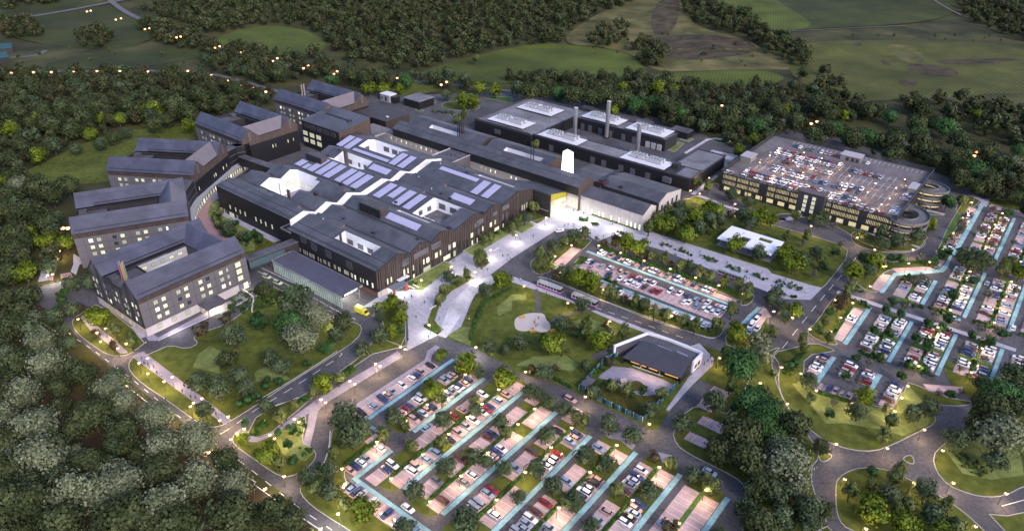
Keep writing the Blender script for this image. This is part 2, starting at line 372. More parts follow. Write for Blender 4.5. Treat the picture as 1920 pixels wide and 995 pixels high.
I('h1250,900 1350,910 1500,880 1500,1060 1400,1060', sm=0); I('h1000,0 1000,150 1180,270 1120,330 1150,420 1350,380 1600,300 1600,-150 1420,20 1330,110 1180,150', sm=1, kerb=0)
I('h340,975 310,900 300,1010 360,1100 420,1050', sm=0)
for s in ('h135,165 330,390 420,385 620,420 760,458 900,400 930,330 800,180 620,300 470,260 250,210 210,140', 'h985,520 1080,440 1300,380 1350,420 1430,580 1447,680 1260,705 1100,670'): flat('lawn', gp(s), LAYER['lawn'] + .012, M_lawn2)
for s in ('a1270,995 1180,960 1120,1010 e1090,70 1240,105 1250,0',): flat('lawn', gp(s), LAYER['lawn'] + .012, M_lawn2)
flat('lawn', gp('f0,90 90,60 200,140 0,150 e1447,150 1440,110'), LAYER['lawn'] + .012, M_lawn2)
flat('lawn', gp('f150,410 285,350 265,490 330,550 280,600 150,560 110,480'), LAYER['lawn'] + .012, M_lawn2)
# north yard islands
I('H625,90 660,60 850,40 1000,90 990,120 870,140 700,130', sm=2); I('H455,100 540,35 600,45 510,105', sm=1); I('H385,130 400,120 480,132 450,148', sm=1, m=M_hedge_strip); I('H530,145 560,138 770,170 740,182', sm=1, m=M_hedge_strip)
I('K640,405 760,330 810,345 720,425', M_lawn2, sm=0); I('K775,280 900,305 850,330 770,310', M_lawn2, sm=0); I('K1060,320 1120,300 1250,325 1190,350', M_hedge_strip, sm=1)
I('x660,540 830,480 960,455 1100,500 1000,520 800,550', sm=1, kerb=0); I('x1290,555 1447,585 1447,550 1300,545', M_hedge_strip, sm=0)
# woodland floors
flat('leaf_litter_ground', gp('e-300,-300 200,-350 330,-60 400,20 560,30 700,160 860,290 1000,400 1200,520 1320,640 1447,740 f350,990 300,1300 -300,1300 e-400,900'), .03, M_soil)
flat('lawn', smooth(gp('e420,60 440,0 520,20 560,120 480,240 440,200'), 1), .045, M_lawn3)
# paths, plazas
def pave(s, m, sm=0, name='paving', z=0.):
    pts = gp(s); pts = smooth(pts, sm) if sm else pts
    return flat(name, pts, LAYER['pave'] + z, m)
pave('b600,742 680,690 735,655 850,650 1060,505 1447,250 c0,225 190,215 260,150 620,240 830,330 1447,525 d20,550 305,635 240,700 100,695 c1447,655 1300,600 850,420 700,375 560,340 480,370 380,300 260,300 0,465 b1350,540 1270,600 1210,730 1160,850 1065,915 1025,900 850,990 862,900 850,730 720,735', M_pave, name='plaza_paving')
pave('c0,565 150,620 430,745 1010,960 1060,945 g1140,20 1135,60 1010,180 885,320 870,310 1000,125 1055,75 c1030,985 765,890 600,830 300,700 0,600', M_pave, name='footpath')
pave('b1030,897 1075,915 1240,670 1350,600 1330,560 1200,620 1100,720', M_pave_w, z=.006, name='pale_paving')
pave('a455,800 490,775 540,840 640,920 730,1000 680,1005 600,940 510,870', M_path, name='footpath'); pave('e745,10 810,-20 1310,368 1265,392', M_path, name='footpath')
pave('e1325,440 1370,410 1447,465 f30,470 100,430 250,320 370,235 800,-20 830,10 400,270 350,320 330,420 305,520 265,505 290,400 300,330 90,460 0,495 e1400,490', M_path, name='footpath')
pave('N320,600 390,640 1100,190 960,170 1080,35 1160,70 1240,110 1230,140 1000,30 950,170 330,590', M_path, name='footpath') if False else None
pave('N330,590 980,170 1000,90 1080,35 1130,60 1045,130 1035,185 385,650', M_path, name='footpath')
pave('a335,360 365,355 385,390 345,420 300,590 255,590 290,480 320,400', M_pathp, name='footpath')
pave('a415,440 500,490 450,500 430,560 400,540 415,500', M_pave, name='footpath'); pave('a340,555 400,545 410,570 345,580', M_pathp, name='footpath'); pave('a235,530 290,520 270,590 215,600', M_pave, name='footpath')
pave('a740,850 800,855 850,900 790,920', M_pave, name='footpath')
pave('B640,780 790,990 860,990 1740,600 1660,540 1560,610 1240,770 880,960', M_path, name='footpath')
FP3 = MB(); ribbon(FP3, smooth_open(gp('A1330,470 1290,560 1275,640 1340,720 1440,800 1500,860'), 2), 6.5); FP3.build('footpath', M_pathp).location.z = .14; flat('crescent_court', gp('A1180,760 1230,600 1330,430 1480,300 1560,330 1420,480 1450,900 1300,900'), .062, M_path)
pave('D100,575 190,570 740,850 660,870 180,620', M_pave, name='footpath')
pave('c620,250 650,235 900,380 880,395', M_pave, name='footpath') if False else None
pave('c1370,200 1500,250 1447,240 d220,240 180,210 160,240 40,245 60,265 190,255 d500,370 0,160 c1400,180', M_pave, name='footpath') if False else None
pave('I1680,510 1790,430 1790,450 1700,525', M_pave, name='footpath'); FP2 = MB(); ribbon(FP2, smooth_open(gp('L-60,680 60,720 200,785 440,838 660,898 760,905'), 2), 2.6); ribbon(FP2, smooth_open(gp('L660,893 750,912 860,880 960,868'), 1), 3.); FP2.build('footpath', M_pave).location.z = .137
0
pave('M340,640 480,680 830,790 960,840 950,870 820,815 480,700 340,665', M_pave, name='footpath'); pave('K870,815 1100,640 1130,650 910,825', M_pave, name='footpath'); pave('K810,430 1020,300 1100,290 1260,315 1250,330 1100,305 1040,315 830,440', M_pave_w, name='footpath')
pave('d1130,105 1215,130 1255,130 1235,175 1185,170 1205,145', M_pave, name='footpath'); pave('S600,610 690,650 700,630 620,605', M_pave, name='footpath'); pave('S730,230 965,285 950,300 720,245', M_pave, name='footpath')
for q in ((151, 219, 129.6, 132.4),):
    flat('footpath', [W(q[0], q[2]), W(q[1], q[2] + 1), W(q[1], q[3] + 1), W(q[0], q[3])], LAYER['pave'] + .008, M_pave)
pave('P1110,40 1340,80 1450,200 1420,240 1300,150 1200,130', M_path, name='footpath'); pave('P1660,260 1790,290 1790,380 1700,360', M_path, name='footpath')
pave('H390,210 480,160 700,180 720,240 560,300', M_pave_w, name='yard_paving') if False else None
pave('J180,280 300,160 330,165 200,290', M_pave_w, name='footpath') if False else None
# lawns set into the plaza
for s, m in (('b850,600 868,640 938,650 1120,512 1085,488 1060,485 880,590', M_lawn2), ('b1168,425 1225,452 1447,325 1447,248 1380,305', M_lawn2), ('c-12,290 0,345 30,340 128,284 92,262', M_lawn2), ('c85,262 130,280 210,228 195,190 100,172 60,215', M_lawn), ('b955,855 1030,895 1062,868 1012,818 1045,712 1110,650 1240,577 1195,560 1100,605 1045,640 1012,700', M_lawn), ('b1232,470 1236,512 1285,522 1322,492 1300,462', M_lawn), ('b700,745 815,700 846,724 846,905 820,960 740,930', M_lawn)):
    pp = gp(s); flat('lawn', pp, LAYER['pave'] + .03, m); kb = MB(); kerbline(kb, pp, .25, .10, .10); struct(kb.build('kerb', M_kerb))
flat('footpath', gp('G1550,575 1575,572 1640,600 1610,610'), LAYER['pave'] + .045, M_pave); flat('footpath', gp('G1400,665 1425,660 1500,690 1470,700'), LAYER['pave'] + .045, M_pave)
# park paths and playground
P_ = MB(); ribbon(P_, smooth_open(gp('c130,640 150,680 145,775'), 2), 2.2); ribbon(P_, smooth_open(gp('c215,825 260,795 330,780 480,750'), 2), 1.6)
P_.build('footpath', M_asph).location.z = .134; struct(D.objects['footpath']); [struct(o) for o in COL.objects if o.name.startswith('footpath')]
flat('play_area', smooth(gp('c12,830 20,800 60,785 90,775 150,772 185,780 190,810 225,840 210,880 160,885 120,870 70,880 20,870'), 2), LAYER['pave'], M_sand)
flat('creche_patio', smooth(gp('Q0,330 190,200 740,400 700,450 620,470 560,490 480,505 380,500 300,470 240,430 120,360 40,350'), 1), LAYER['pave'], M_path)
flat('creche_lawn', gp('Q0,560 415,745 545,600 640,480 600,480 480,508 350,500 200,430 60,345 0,400'), LAYER['lawn'] + .01, M_lawn3)
flat('creche_mound', smooth(gp('Q270,420 330,365 400,370 440,410 430,460 360,465 300,450'), 2), LAYER['pave'] + .02, M_lawn3)
flat('garden_bed', gp('g450,200 530,110 560,90 490,170'), LAYER['pave'], M_hedge_strip)
struct(KERB.build('kerb', M_kerb))
# ---------------------------------------------------------------- bay strips on the grid
BAYS = MB(); CY = MB(); LINES = MB(); VERGE = MB(); TEXT = MB()
STRIPS = []
def q4(mb, u0, u1, v0, v1, z=0.):
    mb.poly([tuple(W(u0, v0))[:2] + (z,), tuple(W(u1, v0))[:2] + (z,), tuple(W(u1, v1))[:2] + (z,), tuple(W(u0, v1))[:2] + (z,)])
def strip(u0, u1, v0, v1, along='v', name='', n=None, dens=0., bay=2.5):
    q4(BAYS, u0, u1, v0, v1)
    if along == 'v':
        k = max(1, round((v1 - v0) / bay))
        for i in range(1, k): v = v0 + (v1 - v0) * i / k; q4(LINES, u0 + .1, u1 - .1, v - .06, v + .06)
    else:
        k = max(1, round((u1 - u0) / bay))
        for i in range(1, k): u = u0 + (u1 - u0) * i / k; q4(LINES, u - .06, u + .06, v0 + .1, v1 - .1)
    STRIPS.append((u0, u1, v0, v1, along, name, k, dens))
def cyan(u0, u1, v0, v1): q4(CY, u0, u1, v0, v1)
def verge(u0, u1, v0, v1): q4(VERGE, u0, u1, v0, v1)
# near car park
def lot_near():
    strip(47.6, 52.7, -55.5, -17.5, name='beside the long pale footpath'); cyan(53., 54.6, -56, -10.8); cyan(54.6, 60.8, -56, -54.6)
    H0 = 63.4
    rows = [  # hedge index, far half segments, near half segments
      (0, [(-45.5, -27), (-24, -15.3)], [(-48.5, -27), (-24, -12)]),
      (1, [(-72, -64.5) , (-51.5, -36), (-31, -18)], [(-68, -50), (-44.5, -16), (-13, -6)]),
      (2, [(-66, -58.5), (-55, -48.5), (-41.5, -16.5), (-12.5, -6)], [(-67.5, -43.5), (-38, -27), (-22, -11)]),
      (3, [(-62, -50), (-44, -31), (-27, -15.5), (-12, -4)], [(-62, -45), (-38, -25.5), (-21.5, -13)]),
      (4, [(-64, -42), (-37.5, -26), (-17.5, -12.4)], [(-62, -42), (-36.5, -26), (-17.5, -12.4)]),
      (5, [(-64, -32), (-27, -12.2)], [(-60, -31), (-17.5, -10.8)]),
      (6, [(-60, -12)], [(-60, -12)])]
    names = ['second', 'third', 'fourth', 'fifth', 'sixth', 'seventh', 'eighth']
    vend = [-12, -6, -10, -12.5, -9.5, -9, -8.5]; vst = [-48.5, -68, -67.5, -70, -70, -70, -70]
    for k, A_, B_ in rows:
        h = H0 + 15.52 * k
        for (v0, v1) in A_: strip(h - 5.7, h - .75, v0, v1, name='far side of the %s hedge' % names[k])
        for (v0, v1) in B_: strip(h + .75, h + 5.7, v0, v1, name='near side of the %s hedge' % names[k])
        cyan(h + 5.9, h + 7.6, vst[k] + .5, vend[k])
        if k < 6 or True:
            pts = [W(h - 5.7, vst[k] - 1), W(h + 5.7, vst[k] - 1), W(h + 5.7, vend[k] + 1), W(h - 3, vend[k] + 2), W(h - 5.7, vend[k] - 1)]
            pp = [W(h - 5.8, vst[k] + .5), W(h - 3.5, vst[k] - 3.2), W(h + 3.5, vst[k] - 3.2), W(h + 5.8, vst[k] - .2), W(h + 5.8, vend[k]), W(h + 4.5, vend[k] + 1.5), W(h - 3, vend[k] + 3), W(h - 5.8, vend[k] - .5)]
            flat('planted_island', smooth(pp, 1), LAYER['lawn'] + .004, M_lawn)
        verge(h - .75, h + .75, vst[k], vend[k] - 1)
    strip(65.2, 70, -73.5, -58.2, name='lower left bay row by the hedge'); cyan(70.1, 71.6, -73.2, -58.5)
    strip(70.2, 101, -79.6, -74.8, 'u', name='in the bottom bay row by the road'); cyan(70.1, 104, -74.7, -73.2)
    strip(60.9, 65, -61.5, -56.5, 'v')
lot_near()
def lot_centre():
    strip(50., 120, 92.9, 96.6, 'u', name='in the top row beside the hedge'); cyan(46, 120.5, 90.5, 92.3)
    strip(52, 120, 80.5, 85.2, 'u', name='in the upper middle row'); strip(51.5, 120, 75.8, 80.5, 'u', name='in the lower middle row')
    cyan(66, 121.3, 72.2, 73.8); strip(66, 121, 67.8, 72, 'u', name='in the lowest row behind the trees')
    b = gp('c235,490 290,515 390,415 340,400'); BAYS.poly([(p[0], p[1], 0) for p in b]); cyan(40.5, 47.2, 70.8, 71.8)
    q = gp('c1295,830 1325,835 1410,745 1385,740'); CY.poly([(p[0], p[1], 0) for p in q[::-1]])
    q = gp('c1325,870 1385,885 1440,800 d20,800 -10,750 c1415,748 1330,835'); BAYS.poly([(p[0], p[1], 0) for p in q])
lot_centre()
def seg(u0, u1, segs, name, dens=.8):
    for a, b in segs: strip(u0, u1, a, b, name=name, dens=dens)
def lot_right():
    seg(160.3, 164.6, [(94.5, 122.5)], 'in the leftmost row by the avenue', .35); cyan(165, 166.8, 93.5, 127.6)
    def isl(u0, u1, v0, v1): flat('planted_island', smooth([W(u0, v0), W(u1, v0), W(u1, v1), W(u0, v1)], 1), LAYER['lawn'] + .004, M_hedge_strip)
    cols = [(170.6, 175.4, 176.8, 181.2, 181.7, 'second'), (186.6, 191.3, 192.4, 197.1, 197.8, 'third'), (202.6, 207.3, 208.6, 213.3, 214, 'fourth'), (218.4, 223.2, 224.5, 229.3, 230, 'fifth'), (234, 239, 240.5, 245.5, 246, 'sixth')]
    lower = [(93, 126), (96, 127.5), (101, 128), (108, 128.5), (116, 129)]
    for i, (a0, a1, b0, b1, c0, nm) in enumerate(cols):
        l0, l1 = lower[i]; isl(a0 - .4, b1 + .3, l0 - 2.5, l1 + 2); verge(a1, b0, l0, l1)
        m = (l0 + l1) / 2 - 1
        seg(a0, a1, [(l0 + .5, m - 2), (m + 2, l1 - 1)], 'lower %s bay row, avenue side' % nm); seg(b0, b1, [(l0 + .5, m - 2), (m + 2, l1 - 1)], 'lower %s bay row, far side' % nm); cyan(c0, c0 + 1.5, l0 - .5, l1 + 1.5)
    up = [(144, 158, 169), (144.5, 190, 190), (145.5, 190, 190), (147, 192, 192), (150, 195, 195)]
    for i, (a0, a1, b0, b1, c0, nm) in enumerate(cols):
        l0, l1, l2 = up[i]; isl(a0 - .4, b1 + .3, l0 - 2.5, l1 + (2 if i else 9)); verge(a1, b0, l0, l1)
        if i == 0: seg(a0, a1, [(l0, l1)], 'middle %s bay row, avenue side' % nm, .5); seg(b0, b1, [(l0, 152), (154, 166)], 'middle %s bay row, far side' % nm); cyan(c0, c0 + 1.6, l0, 169); continue
        t = (l1 - l0) / 3
        ss = [(l0 + t * k + .6, l0 + t * (k + 1) - 1.6) for k in range(3)]
        seg(a0, a1, ss, 'middle %s bay row, avenue side' % nm, .72); seg(b0, b1, ss, 'middle %s bay row, far side' % nm, .72); cyan(c0, c0 + 1.5, l0 - .5, l1 + 1)
    # top
    seg(178.2, 182.4, [(201, 207), (211, 218), (221, 227), (240, 247), (249, 265)], 'top bay row beside the building road', .45); cyan(182.6, 184.6, 200, 271)
    tp = [(188, 192.4, 193.6, 198.2, 199.2, 'second', 209, 264), (204, 208.6, 209.8, 214.4, 215.2, 'third', 206, 262), (219.8, 224.4, 225.6, 230.2, 231, 'fourth', 206, 258)]
    for a0, a1, b0, b1, c0, nm, l0, l1 in tp:
        isl(a0 - .4, b1 + .3, l0 - 2.5, l1 + 2); verge(a1, b0, l0, l1); t = (l1 - l0) / 4; ss = [(l0 + t * k + .6, l0 + t * (k + 1) - 1.8) for k in range(4)]
        seg(a0, a1, ss, 'top %s bay row, near side' % nm, .72); seg(b0, b1, ss, 'top %s bay row, far side' % nm, .6); cyan(c0, c0 + 1.5, l0 - 1, l1 + 1)
    q = gp('d630,660 655,662 725,565 990,545 1015,520 1040,455 1030,440 1005,490 970,528 710,548')
    CY.poly([(p[0], p[1], 0) for p in q[::-1]])
    for s in ('d580,632 640,555 695,562 635,655', 'd700,522 730,548 945,528 900,512', 'd955,505 960,470 1005,480 975,515', 'd1250,178 1447,235 1500,235 1447,205 1260,160', 'h875,165 905,205 1085,218 1100,183'):
        BAYS.poly([(p[0], p[1], 0) for p in gp(s)])
    # lower right
    seg(160.4, 164.3, [(66, 81)], 'in the short row above the lawn', .8); cyan(164.5, 166.2, 63, 82.5)
    seg(170.3, 174.2, [(71.5, 82)], 'in the small island of bays, left', .9); seg(177, 180.6, [(72.5, 81.5)], 'in the small island of bays, right', .9); cyan(181, 182.8, 71.5, 82.5)
    strip(166.6, 178, 59.6, 63.6, 'u', 'in the row facing the large lawn', dens=.8); seg(186.3, 190.8, [(64.5, 80.5)], 'in the short row below the small trees', .7)
lot_right()
for s in ('g1040,290 1140,175 1240,215 1130,330', 'g1045,385 1080,345 1215,400 1180,450', 'g970,475 1005,435 1280,555 1245,605'):
    BAYS.poly([(p[0], p[1], 0) for p in gp(s)])
for s in ('g1085,395 1120,360', 'g1135,415 1170,380', 'g1010,490 1045,455', 'g1060,515 1095,475', 'g1110,540 1145,500', 'g1160,565 1195,525', 'g1100,400 1135,368', 'g1150,425 1185,388'):
    ribbon(LINES, gp(s), .14)
def orient_up(mb):
    for i, f in enumerate(mb.f):
        a, b, c = (np.array(mb.v[k]) for k in f[:3])
        ar = sum(mb.v[f[j]][0] * mb.v[f[(j + 1) % len(f)]][1] - mb.v[f[(j + 1) % len(f)]][0] * mb.v[f[j]][1] for j in range(len(f)))
        if ar < 0: mb.f[i] = f[::-1]
        for k in f: mb.v[k] = (mb.v[k][0], mb.v[k][1], .0005 * (i % 13))
# markings on roads
def dashes(s, n_on=3., gap=4., w=.22):
    pts = smooth_open(gp(s), 2)
    acc = 0.
    for p, q in zip(pts[:-1], pts[1:]):
        l = np.linalg.norm(q - p); d = (q - p) / max(l, 1e-6); t = 0.
        while t < l:
            ph = acc % (n_on + gap)
            if ph < n_on: st = min(n_on - ph, l - t); ribbon(LINES, [p + d * t, p + d * (t + st)], w)
            else: st = min(n_on + gap - ph, l - t)
            st = max(st, .01); t += st; acc += st
def solid(s, w=.25): ribbon(LINES, smooth_open(gp(s), 2), w)
dashes('a340,850 430,920 530,985 e620,45 750,140 900,265 1080,400 1200,490 1390,625 f60,720 150,790 250,870 430,990')
dashes('e1245,450 1310,410 1447,310 f0,310 120,240 250,160 400,60 490,0 b480,1000', 3.5, 3); solid('f0,265 120,195 250,115 430,0 b460,990'); solid('f110,290 240,240')
solid('e740,195 860,290'); solid('f0,740 110,820 200,880 380,1000'); solid('e1290,620 1360,670 1447,720'); solid('c150,570 240,590 500,700 860,830 1100,915 1150,918')
dashes('c400,720 560,775 730,830 860,880 1000,925', 3, 3); dashes('d80,975 260,745 400,580 500,460', 6, 5); solid('f420,430 415,520 385,610'); solid('b10,540 150,600 330,690 450,760 560,810'); solid('b0,505 200,600 480,735'); solid('h1320,855 1447,820')
solid('B880,990 1240,820 1660,640', .3); solid('B1460,740 1740,590', .2)
for mb, nm, m, z in ((BAYS, 'parking_bays', M_bay, 'bay'), (CY, 'cyan_walkway', M_cyan, 'cyan'), (LINES, 'road_marking', M_white, 'mark'), (VERGE, 'verge', M_hedge_strip, 'pave')):
    orient_up(mb); struct(mb.build(nm, m)).location.z = LAYER[z] + (.032 if nm == 'verge' else 0)
# ---------------------------------------------------------------- building materials
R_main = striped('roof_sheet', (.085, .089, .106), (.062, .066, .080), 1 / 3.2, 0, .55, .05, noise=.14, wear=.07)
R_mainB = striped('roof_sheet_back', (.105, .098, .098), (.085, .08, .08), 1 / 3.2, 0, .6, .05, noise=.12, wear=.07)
R_ward = striped('ward_roof_sheet', (.074, .080, .118), (.050, .055, .085), 1 / 1.1, 0, .5, .16, noise=.12, wear=.09)
R_wardc = striped('ward_cross_roof', (.165, .145, .155), (.12, .105, .112), 1 / 1.1, 1, .6, .16, noise=.08)
R_flat = mat('flat_roof_membrane', (.10, .10, .115), .8, .12, .3, wear=.12)
R_grey = mat('grey_roof_membrane', (.17, .17, .185), .8, scale=.5, col2=(.23, .23, .245), wear=.06)
C_black = striped('black_cladding', (.014, .014, .016), (.03, .03, .034), 1 / .9, 0, .5, .15)
C_blackY = striped('black_cladding_side', (.014, .014, .016), (.03, .03, .034), 1 / .9, 1, .5, .15)
C_brown = mat('brown_metal_cladding', (.068, .052, .045), .5, .25, .5, spec=.5)
C_fin = mat('bronze_fin', (.150, .115, .098), .5, .15, .8, spec=.5)
C_dark = mat('dark_cladding', (.030, .028, .030), .55, .2, .5, spec=.5)
C_ward = brickm('ward_panel_grey', (.175, .168, .182), (.205, .195, .212), (.12, .115, .125), .3, .6, 1.2, .9)
C_wardb = mat('ward_bronze_band', (.06, .045, .04), .6, .3, .3)
C_plinth = brickm('pale_plinth_stone', (.44, .41, .41), (.48, .45, .45), (.33, .31, .31), 1, .8, 1.0, .5)
C_gable = brickm('bronze_gable_tiles', (.070, .052, .044), (.100, .074, .062), (.045, .034, .03), 1.3, .6, .9, .5)
C_white = striped('white_court_cladding', (.74, .74, .76), (.60, .60, .63), 1 / 1.2, 0, .6, .1, noise=.05)
C_brick = brickm('pale_brick', (.50, .46, .43), (.58, .54, .51), (.38, .35, .33), 1.5, .85, 1., .4)
C_beige = brickm('beige_brick', (.34, .30, .28), (.40, .36, .33), (.28, .25, .24), 1.5, .85, 1., .4)
C_trim = mat('dark_trim', (.03, .03, .035), .5, .1, 1); C_trimw = mat('white_trim', (.7, .7, .72), .5, .05, 1)
C_conc = mat('ramp_concrete', (.15, .145, .14), .85, .15, .5)
C_steel = mat('stainless_steel', (.6, .6, .62), .32, .05, .5, metal=.85)
C_hvac = mat('galvanised_casing', (.50, .50, .50), .5, .08, 1.2, metal=.3); C_deck = mat('white_roof_deck', (.68, .67, .70), .6, .05, .6)
def glow(name, c, e): return mat(name, c, .4, .05, 2, emis=c, es=e)
G_w1 = glow('lit_window_bright', (1, .92, .70), .42 * LIT); G_w2 = glow('lit_window', (.62, .62, .40), .20 * LIT); G_w3 = glow('lit_window_dim', (.36, .38, .27), .12 * LIT)
G_dark = mat('dark_glass', (.03, .035, .045), .15, .1, 1, spec=.8); G_grey = mat('grey_louvre', (.10, .10, .115), .6, .1, 3)
G_teal = mat('teal_glass', (.06, .10, .11), .2, .15, .8, spec=.8)
G_panel = None
FR = mat('window_frame', (.12, .12, .13), .5, .05, 2)
LITM = {'1': G_w1, '2': G_w2, '3': G_w3, 'd': G_dark, 'l': G_grey, 't': G_teal}
WM = {}
def window(parent, at, rz, w, h, kind='2', frame=True, name='window', tilt=0):
    """a framed window: the pane (with its mullion) is a sub-part of the frame"""
    k = (round(w, 1), round(h, 1), kind, frame)
    if k not in WM:
        f = MB(); t = .09; d = .10
        f.box(-w / 2 - t, w / 2 + t, -d, .02, h / 2, h / 2 + t); f.box(-w / 2 - t, w / 2 + t, -d, .02, -h / 2 - t, -h / 2)
        f.box(-w / 2 - t, -w / 2, -d, .02, -h / 2, h / 2); f.box(w / 2, w / 2 + t, -d, .02, -h / 2, h / 2)
        if w > 1.2:
            n = max(2, round(w / 1.1))
            for i in range(1, n): x = -w / 2 + w * i / n; f.box(x - .04, x + .04, -d, .02, -h / 2, h / 2)
        p = MB(); p.box(-w / 2, w / 2, -.05, .015, -h / 2, h / 2)
        WM[k] = (f.mesh('window_frame', FR), p.mesh('pane', LITM[kind]))
    fm, pm = WM[k]
    o = D.objects.new(name, fm); COL.objects.link(o); o.parent = parent; o.location = [float(c) for c in at]; o.rotation_euler = (0, 0, rz)
    p = D.objects.new('pane', pm); COL.objects.link(p); p.parent = o
    return o
# window faces: rz=0 faces -y (local);  +90deg faces +x ; 180 faces +y ; -90 faces -x
def heightblock(parent, us, vs, solid, h, wallmats, roofname='roof', z0=0., court=None, roofm=None, wn='wall', cn='courtyard_wall'):
    roof = MB(); wall = MB(); cws = {}
    nu, nv = len(us) - 1, len(vs) - 1
    S = [[solid((us[i] + us[i + 1]) / 2, (vs[j] + vs[j + 1]) / 2) for j in range(nv)] for i in range(nu)]
    def s(i, j): return 0 <= i < nu and 0 <= j < nv and S[i][j]
    def inside(i, j): return (0 <= i < nu and 0 <= j < nv) if court is None else court(i, j, nu, nv)
    comp = {}
    for i in range(nu):
        for j in range(nv):
            if S[i][j] or (i, j) in comp: continue
            st = [(i, j)]; comp[(i, j)] = (i, j)
            while st:
                x, y = st.pop()
                for q in ((x + 1, y), (x - 1, y), (x, y + 1), (x, y - 1)):
                    if 0 <= q[0] < nu and 0 <= q[1] < nv and not S[q[0]][q[1]] and q not in comp: comp[q] = (i, j); st.append(q)
    for i in range(nu):
        for j in range(nv):
            if not S[i][j]: continue
            a, b, c, d = us[i], us[i + 1], vs[j], vs[j + 1]; e = 1e-3
            hc, hd = h(c + e), h(d - e)
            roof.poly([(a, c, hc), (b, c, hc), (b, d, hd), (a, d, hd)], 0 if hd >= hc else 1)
            for ok, q, ii, jj in ((s(i - 1, j), [(a, d, z0), (a, c, z0), (a, c, hc), (a, d, hd)], i - 1, j), (s(i + 1, j), [(b, c, z0), (b, d, z0), (b, d, hd), (b, c, hc)], i + 1, j),
                               (s(i, j - 1), [(a, c, z0), (b, c, z0), (b, c, hc), (a, c, hc)], i, j - 1), (s(i, j + 1), [(b, d, z0), (a, d, z0), (a, d, hd), (b, d, hd)], i, j + 1)):
                if not ok: (cws.setdefault(comp.get((ii, jj), 'edge'), MB()) if inside(ii, jj) else wall).poly(q, 0 if q[0][0] != q[1][0] else 1)
    r = roof.build(roofname, roofm or [R_main, R_mainB], parent)
    w_ = wall.build(wn, wallmats, parent)
    for cw in cws.values(): cw.build(cn, [C_white, C_whiteY], parent)
    return r
C_whiteY = striped('white_court_cladding_side', (.74, .74, .76), (.60, .60, .63), 1 / 1.2, 1, .6, .1, noise=.05)
def prof(pts):
    def f(v):
        for (a, za), (b, zb) in zip(pts[:-1], pts[1:]):
            if a <= v <= b: return za + (zb - za) * (v - a) / (b - a)
        return pts[0][1] if v < pts[0][0] else pts[-1][1]
    return f
PF = [(0, 13.4), (13.2, 16.3), (19.6, 13.4), (26.8, 16.2), (33.1, 13.3), (39.8, 16.5), (48.5, 13.4), (63.4, 16.3), (69.2, 13.7), (76.5, 16.3), (83.5, 13.5), (96.3, 16.7), (108.5, 13.4)]
hp = prof(PF); VB = [p[0] for p in PF]
def inr(u, v, holes): return any(a < u < b and c < v < d for a, b, c, d in holes)
def brk(base, holes, k): return sorted(set(base) | {x for h in holes for x in h[k:k + 2]})
SOL = [(-126.8, -121.9, 83.8, 94.8), (-120.3, -115.5, 83.8, 94.8), (-113.2, -83.6, 84.2, 86.4), (-82.2, -77.4, 83.9, 95), (-75.4, -70.7, 83.9, 95), (-84, -69.6, 70.8, 74.9), (-110, -104.8, 49.4, 62.2),
 (-103, -98, 49.4, 62.2), (-96.4, -91.2, 49.4, 62.2), (-87.2, -82.4, 49.6, 62.2), (-81, -76.2, 49.6, 62.2), (-74.6, -69.6, 49.6, 62.2), (-57, -52, 49.6, 62.5), (-49.9, -45.4, 53, 62.5), (-43, -38, 49.6, 62.5), (-35.7, -31, 49.6, 62.5),
 (-51.5, -24.5, 92.3, 95.1), (-21.6, -16.8, 84, 95.2), (-14.4, -9.8, 84, 95.2), (-24, -10.2, 71.2, 75.2), (-32.2, -11.2, 35.4, 38.8), (-121, -115.9, 49.8, 55.4), (-114.3, -110.9, 49.4, 54)]
SOL_ = SOL
# front clinical block
FB = sitething('clinical_building', 'dark ridged-roof clinical block with bronze-finned front facing the plaza', 'building')
hf = [(-34, -10, 6.6, 12.6), (-27.5, -9.5, 48.5, 65.3), (-33, -12, 43.4, 45.8), (-30, -6, 99.3, 101.8)]
us = brk([-60.5, 0], hf, 0); vs = brk(VB, hf, 2)
heightblock(FB, us, vs, lambda u, v: not inr(u, v, hf), hp, [C_black, C_blackY], z0=0)
for a, b, c, d in hf: MB().box(a + .01, b - .01, c + .01, d - .01, 8.6, 9).build('courtyard_roof', R_flat, FB)
f = MB()    # bronze skin and fins over the plaza gable wall
for j in range(len(VB) - 1): f.poly([(.12, VB[j], .6), (.12, VB[j + 1], .6), (.12, VB[j + 1], hp(VB[j + 1])), (.12, VB[j], hp(VB[j]))])
f.build('gable_cladding', mat('gable_dark_cladding', (.024, .021, .022), .5, .3, .15), FB)
f = MB(); v = .3; rr = random.Random(3)
while v < 108.2:
    z0 = 3.2 + rr.random() * 3.2 if rr.random() < .5 else .6
    if hp(v) - z0 > 1: f.box(.12, .40, v, v + .13, z0, hp(v) - .15)
    v += 1.25 if rr.random() < .8 else .8
f.build('cladding_fins', C_fin, FB)
f = MB()
for j in range(len(VB) - 1):
    a, b = VB[j], VB[j + 1]; za, zb = hp(a), hp(b)
    f.hull([(.0, a, za - .3), (.5, a, za - .3), (.5, b, zb - .3), (.0, b, zb - .3)], [(.0, a, za + .12), (.5, a, za + .12), (.5, b, zb + .12), (.0, b, zb + .12)])
f.build('roof_edge', C_trim, FB)
MB().box(-58, 0, -.15, .0, .4, 2.6).build('base_band', mat('red_brown_brick', (.10, .055, .045), .8, .2, 1), FB)
MB().box(.0, .3, .0, 10.5, 0, 2.9).build('lit_base_wall', C_plinth, FB)
f = MB(); f.box(-65.2, -64.8, 5, -.3, 0, 12.6); f.prism([(-65.2, -.3), (-60.5, -.3), (-60.5, 5), (-65.2, 5)], 0, 11.9); f.build('corner_block', C_black, FB)
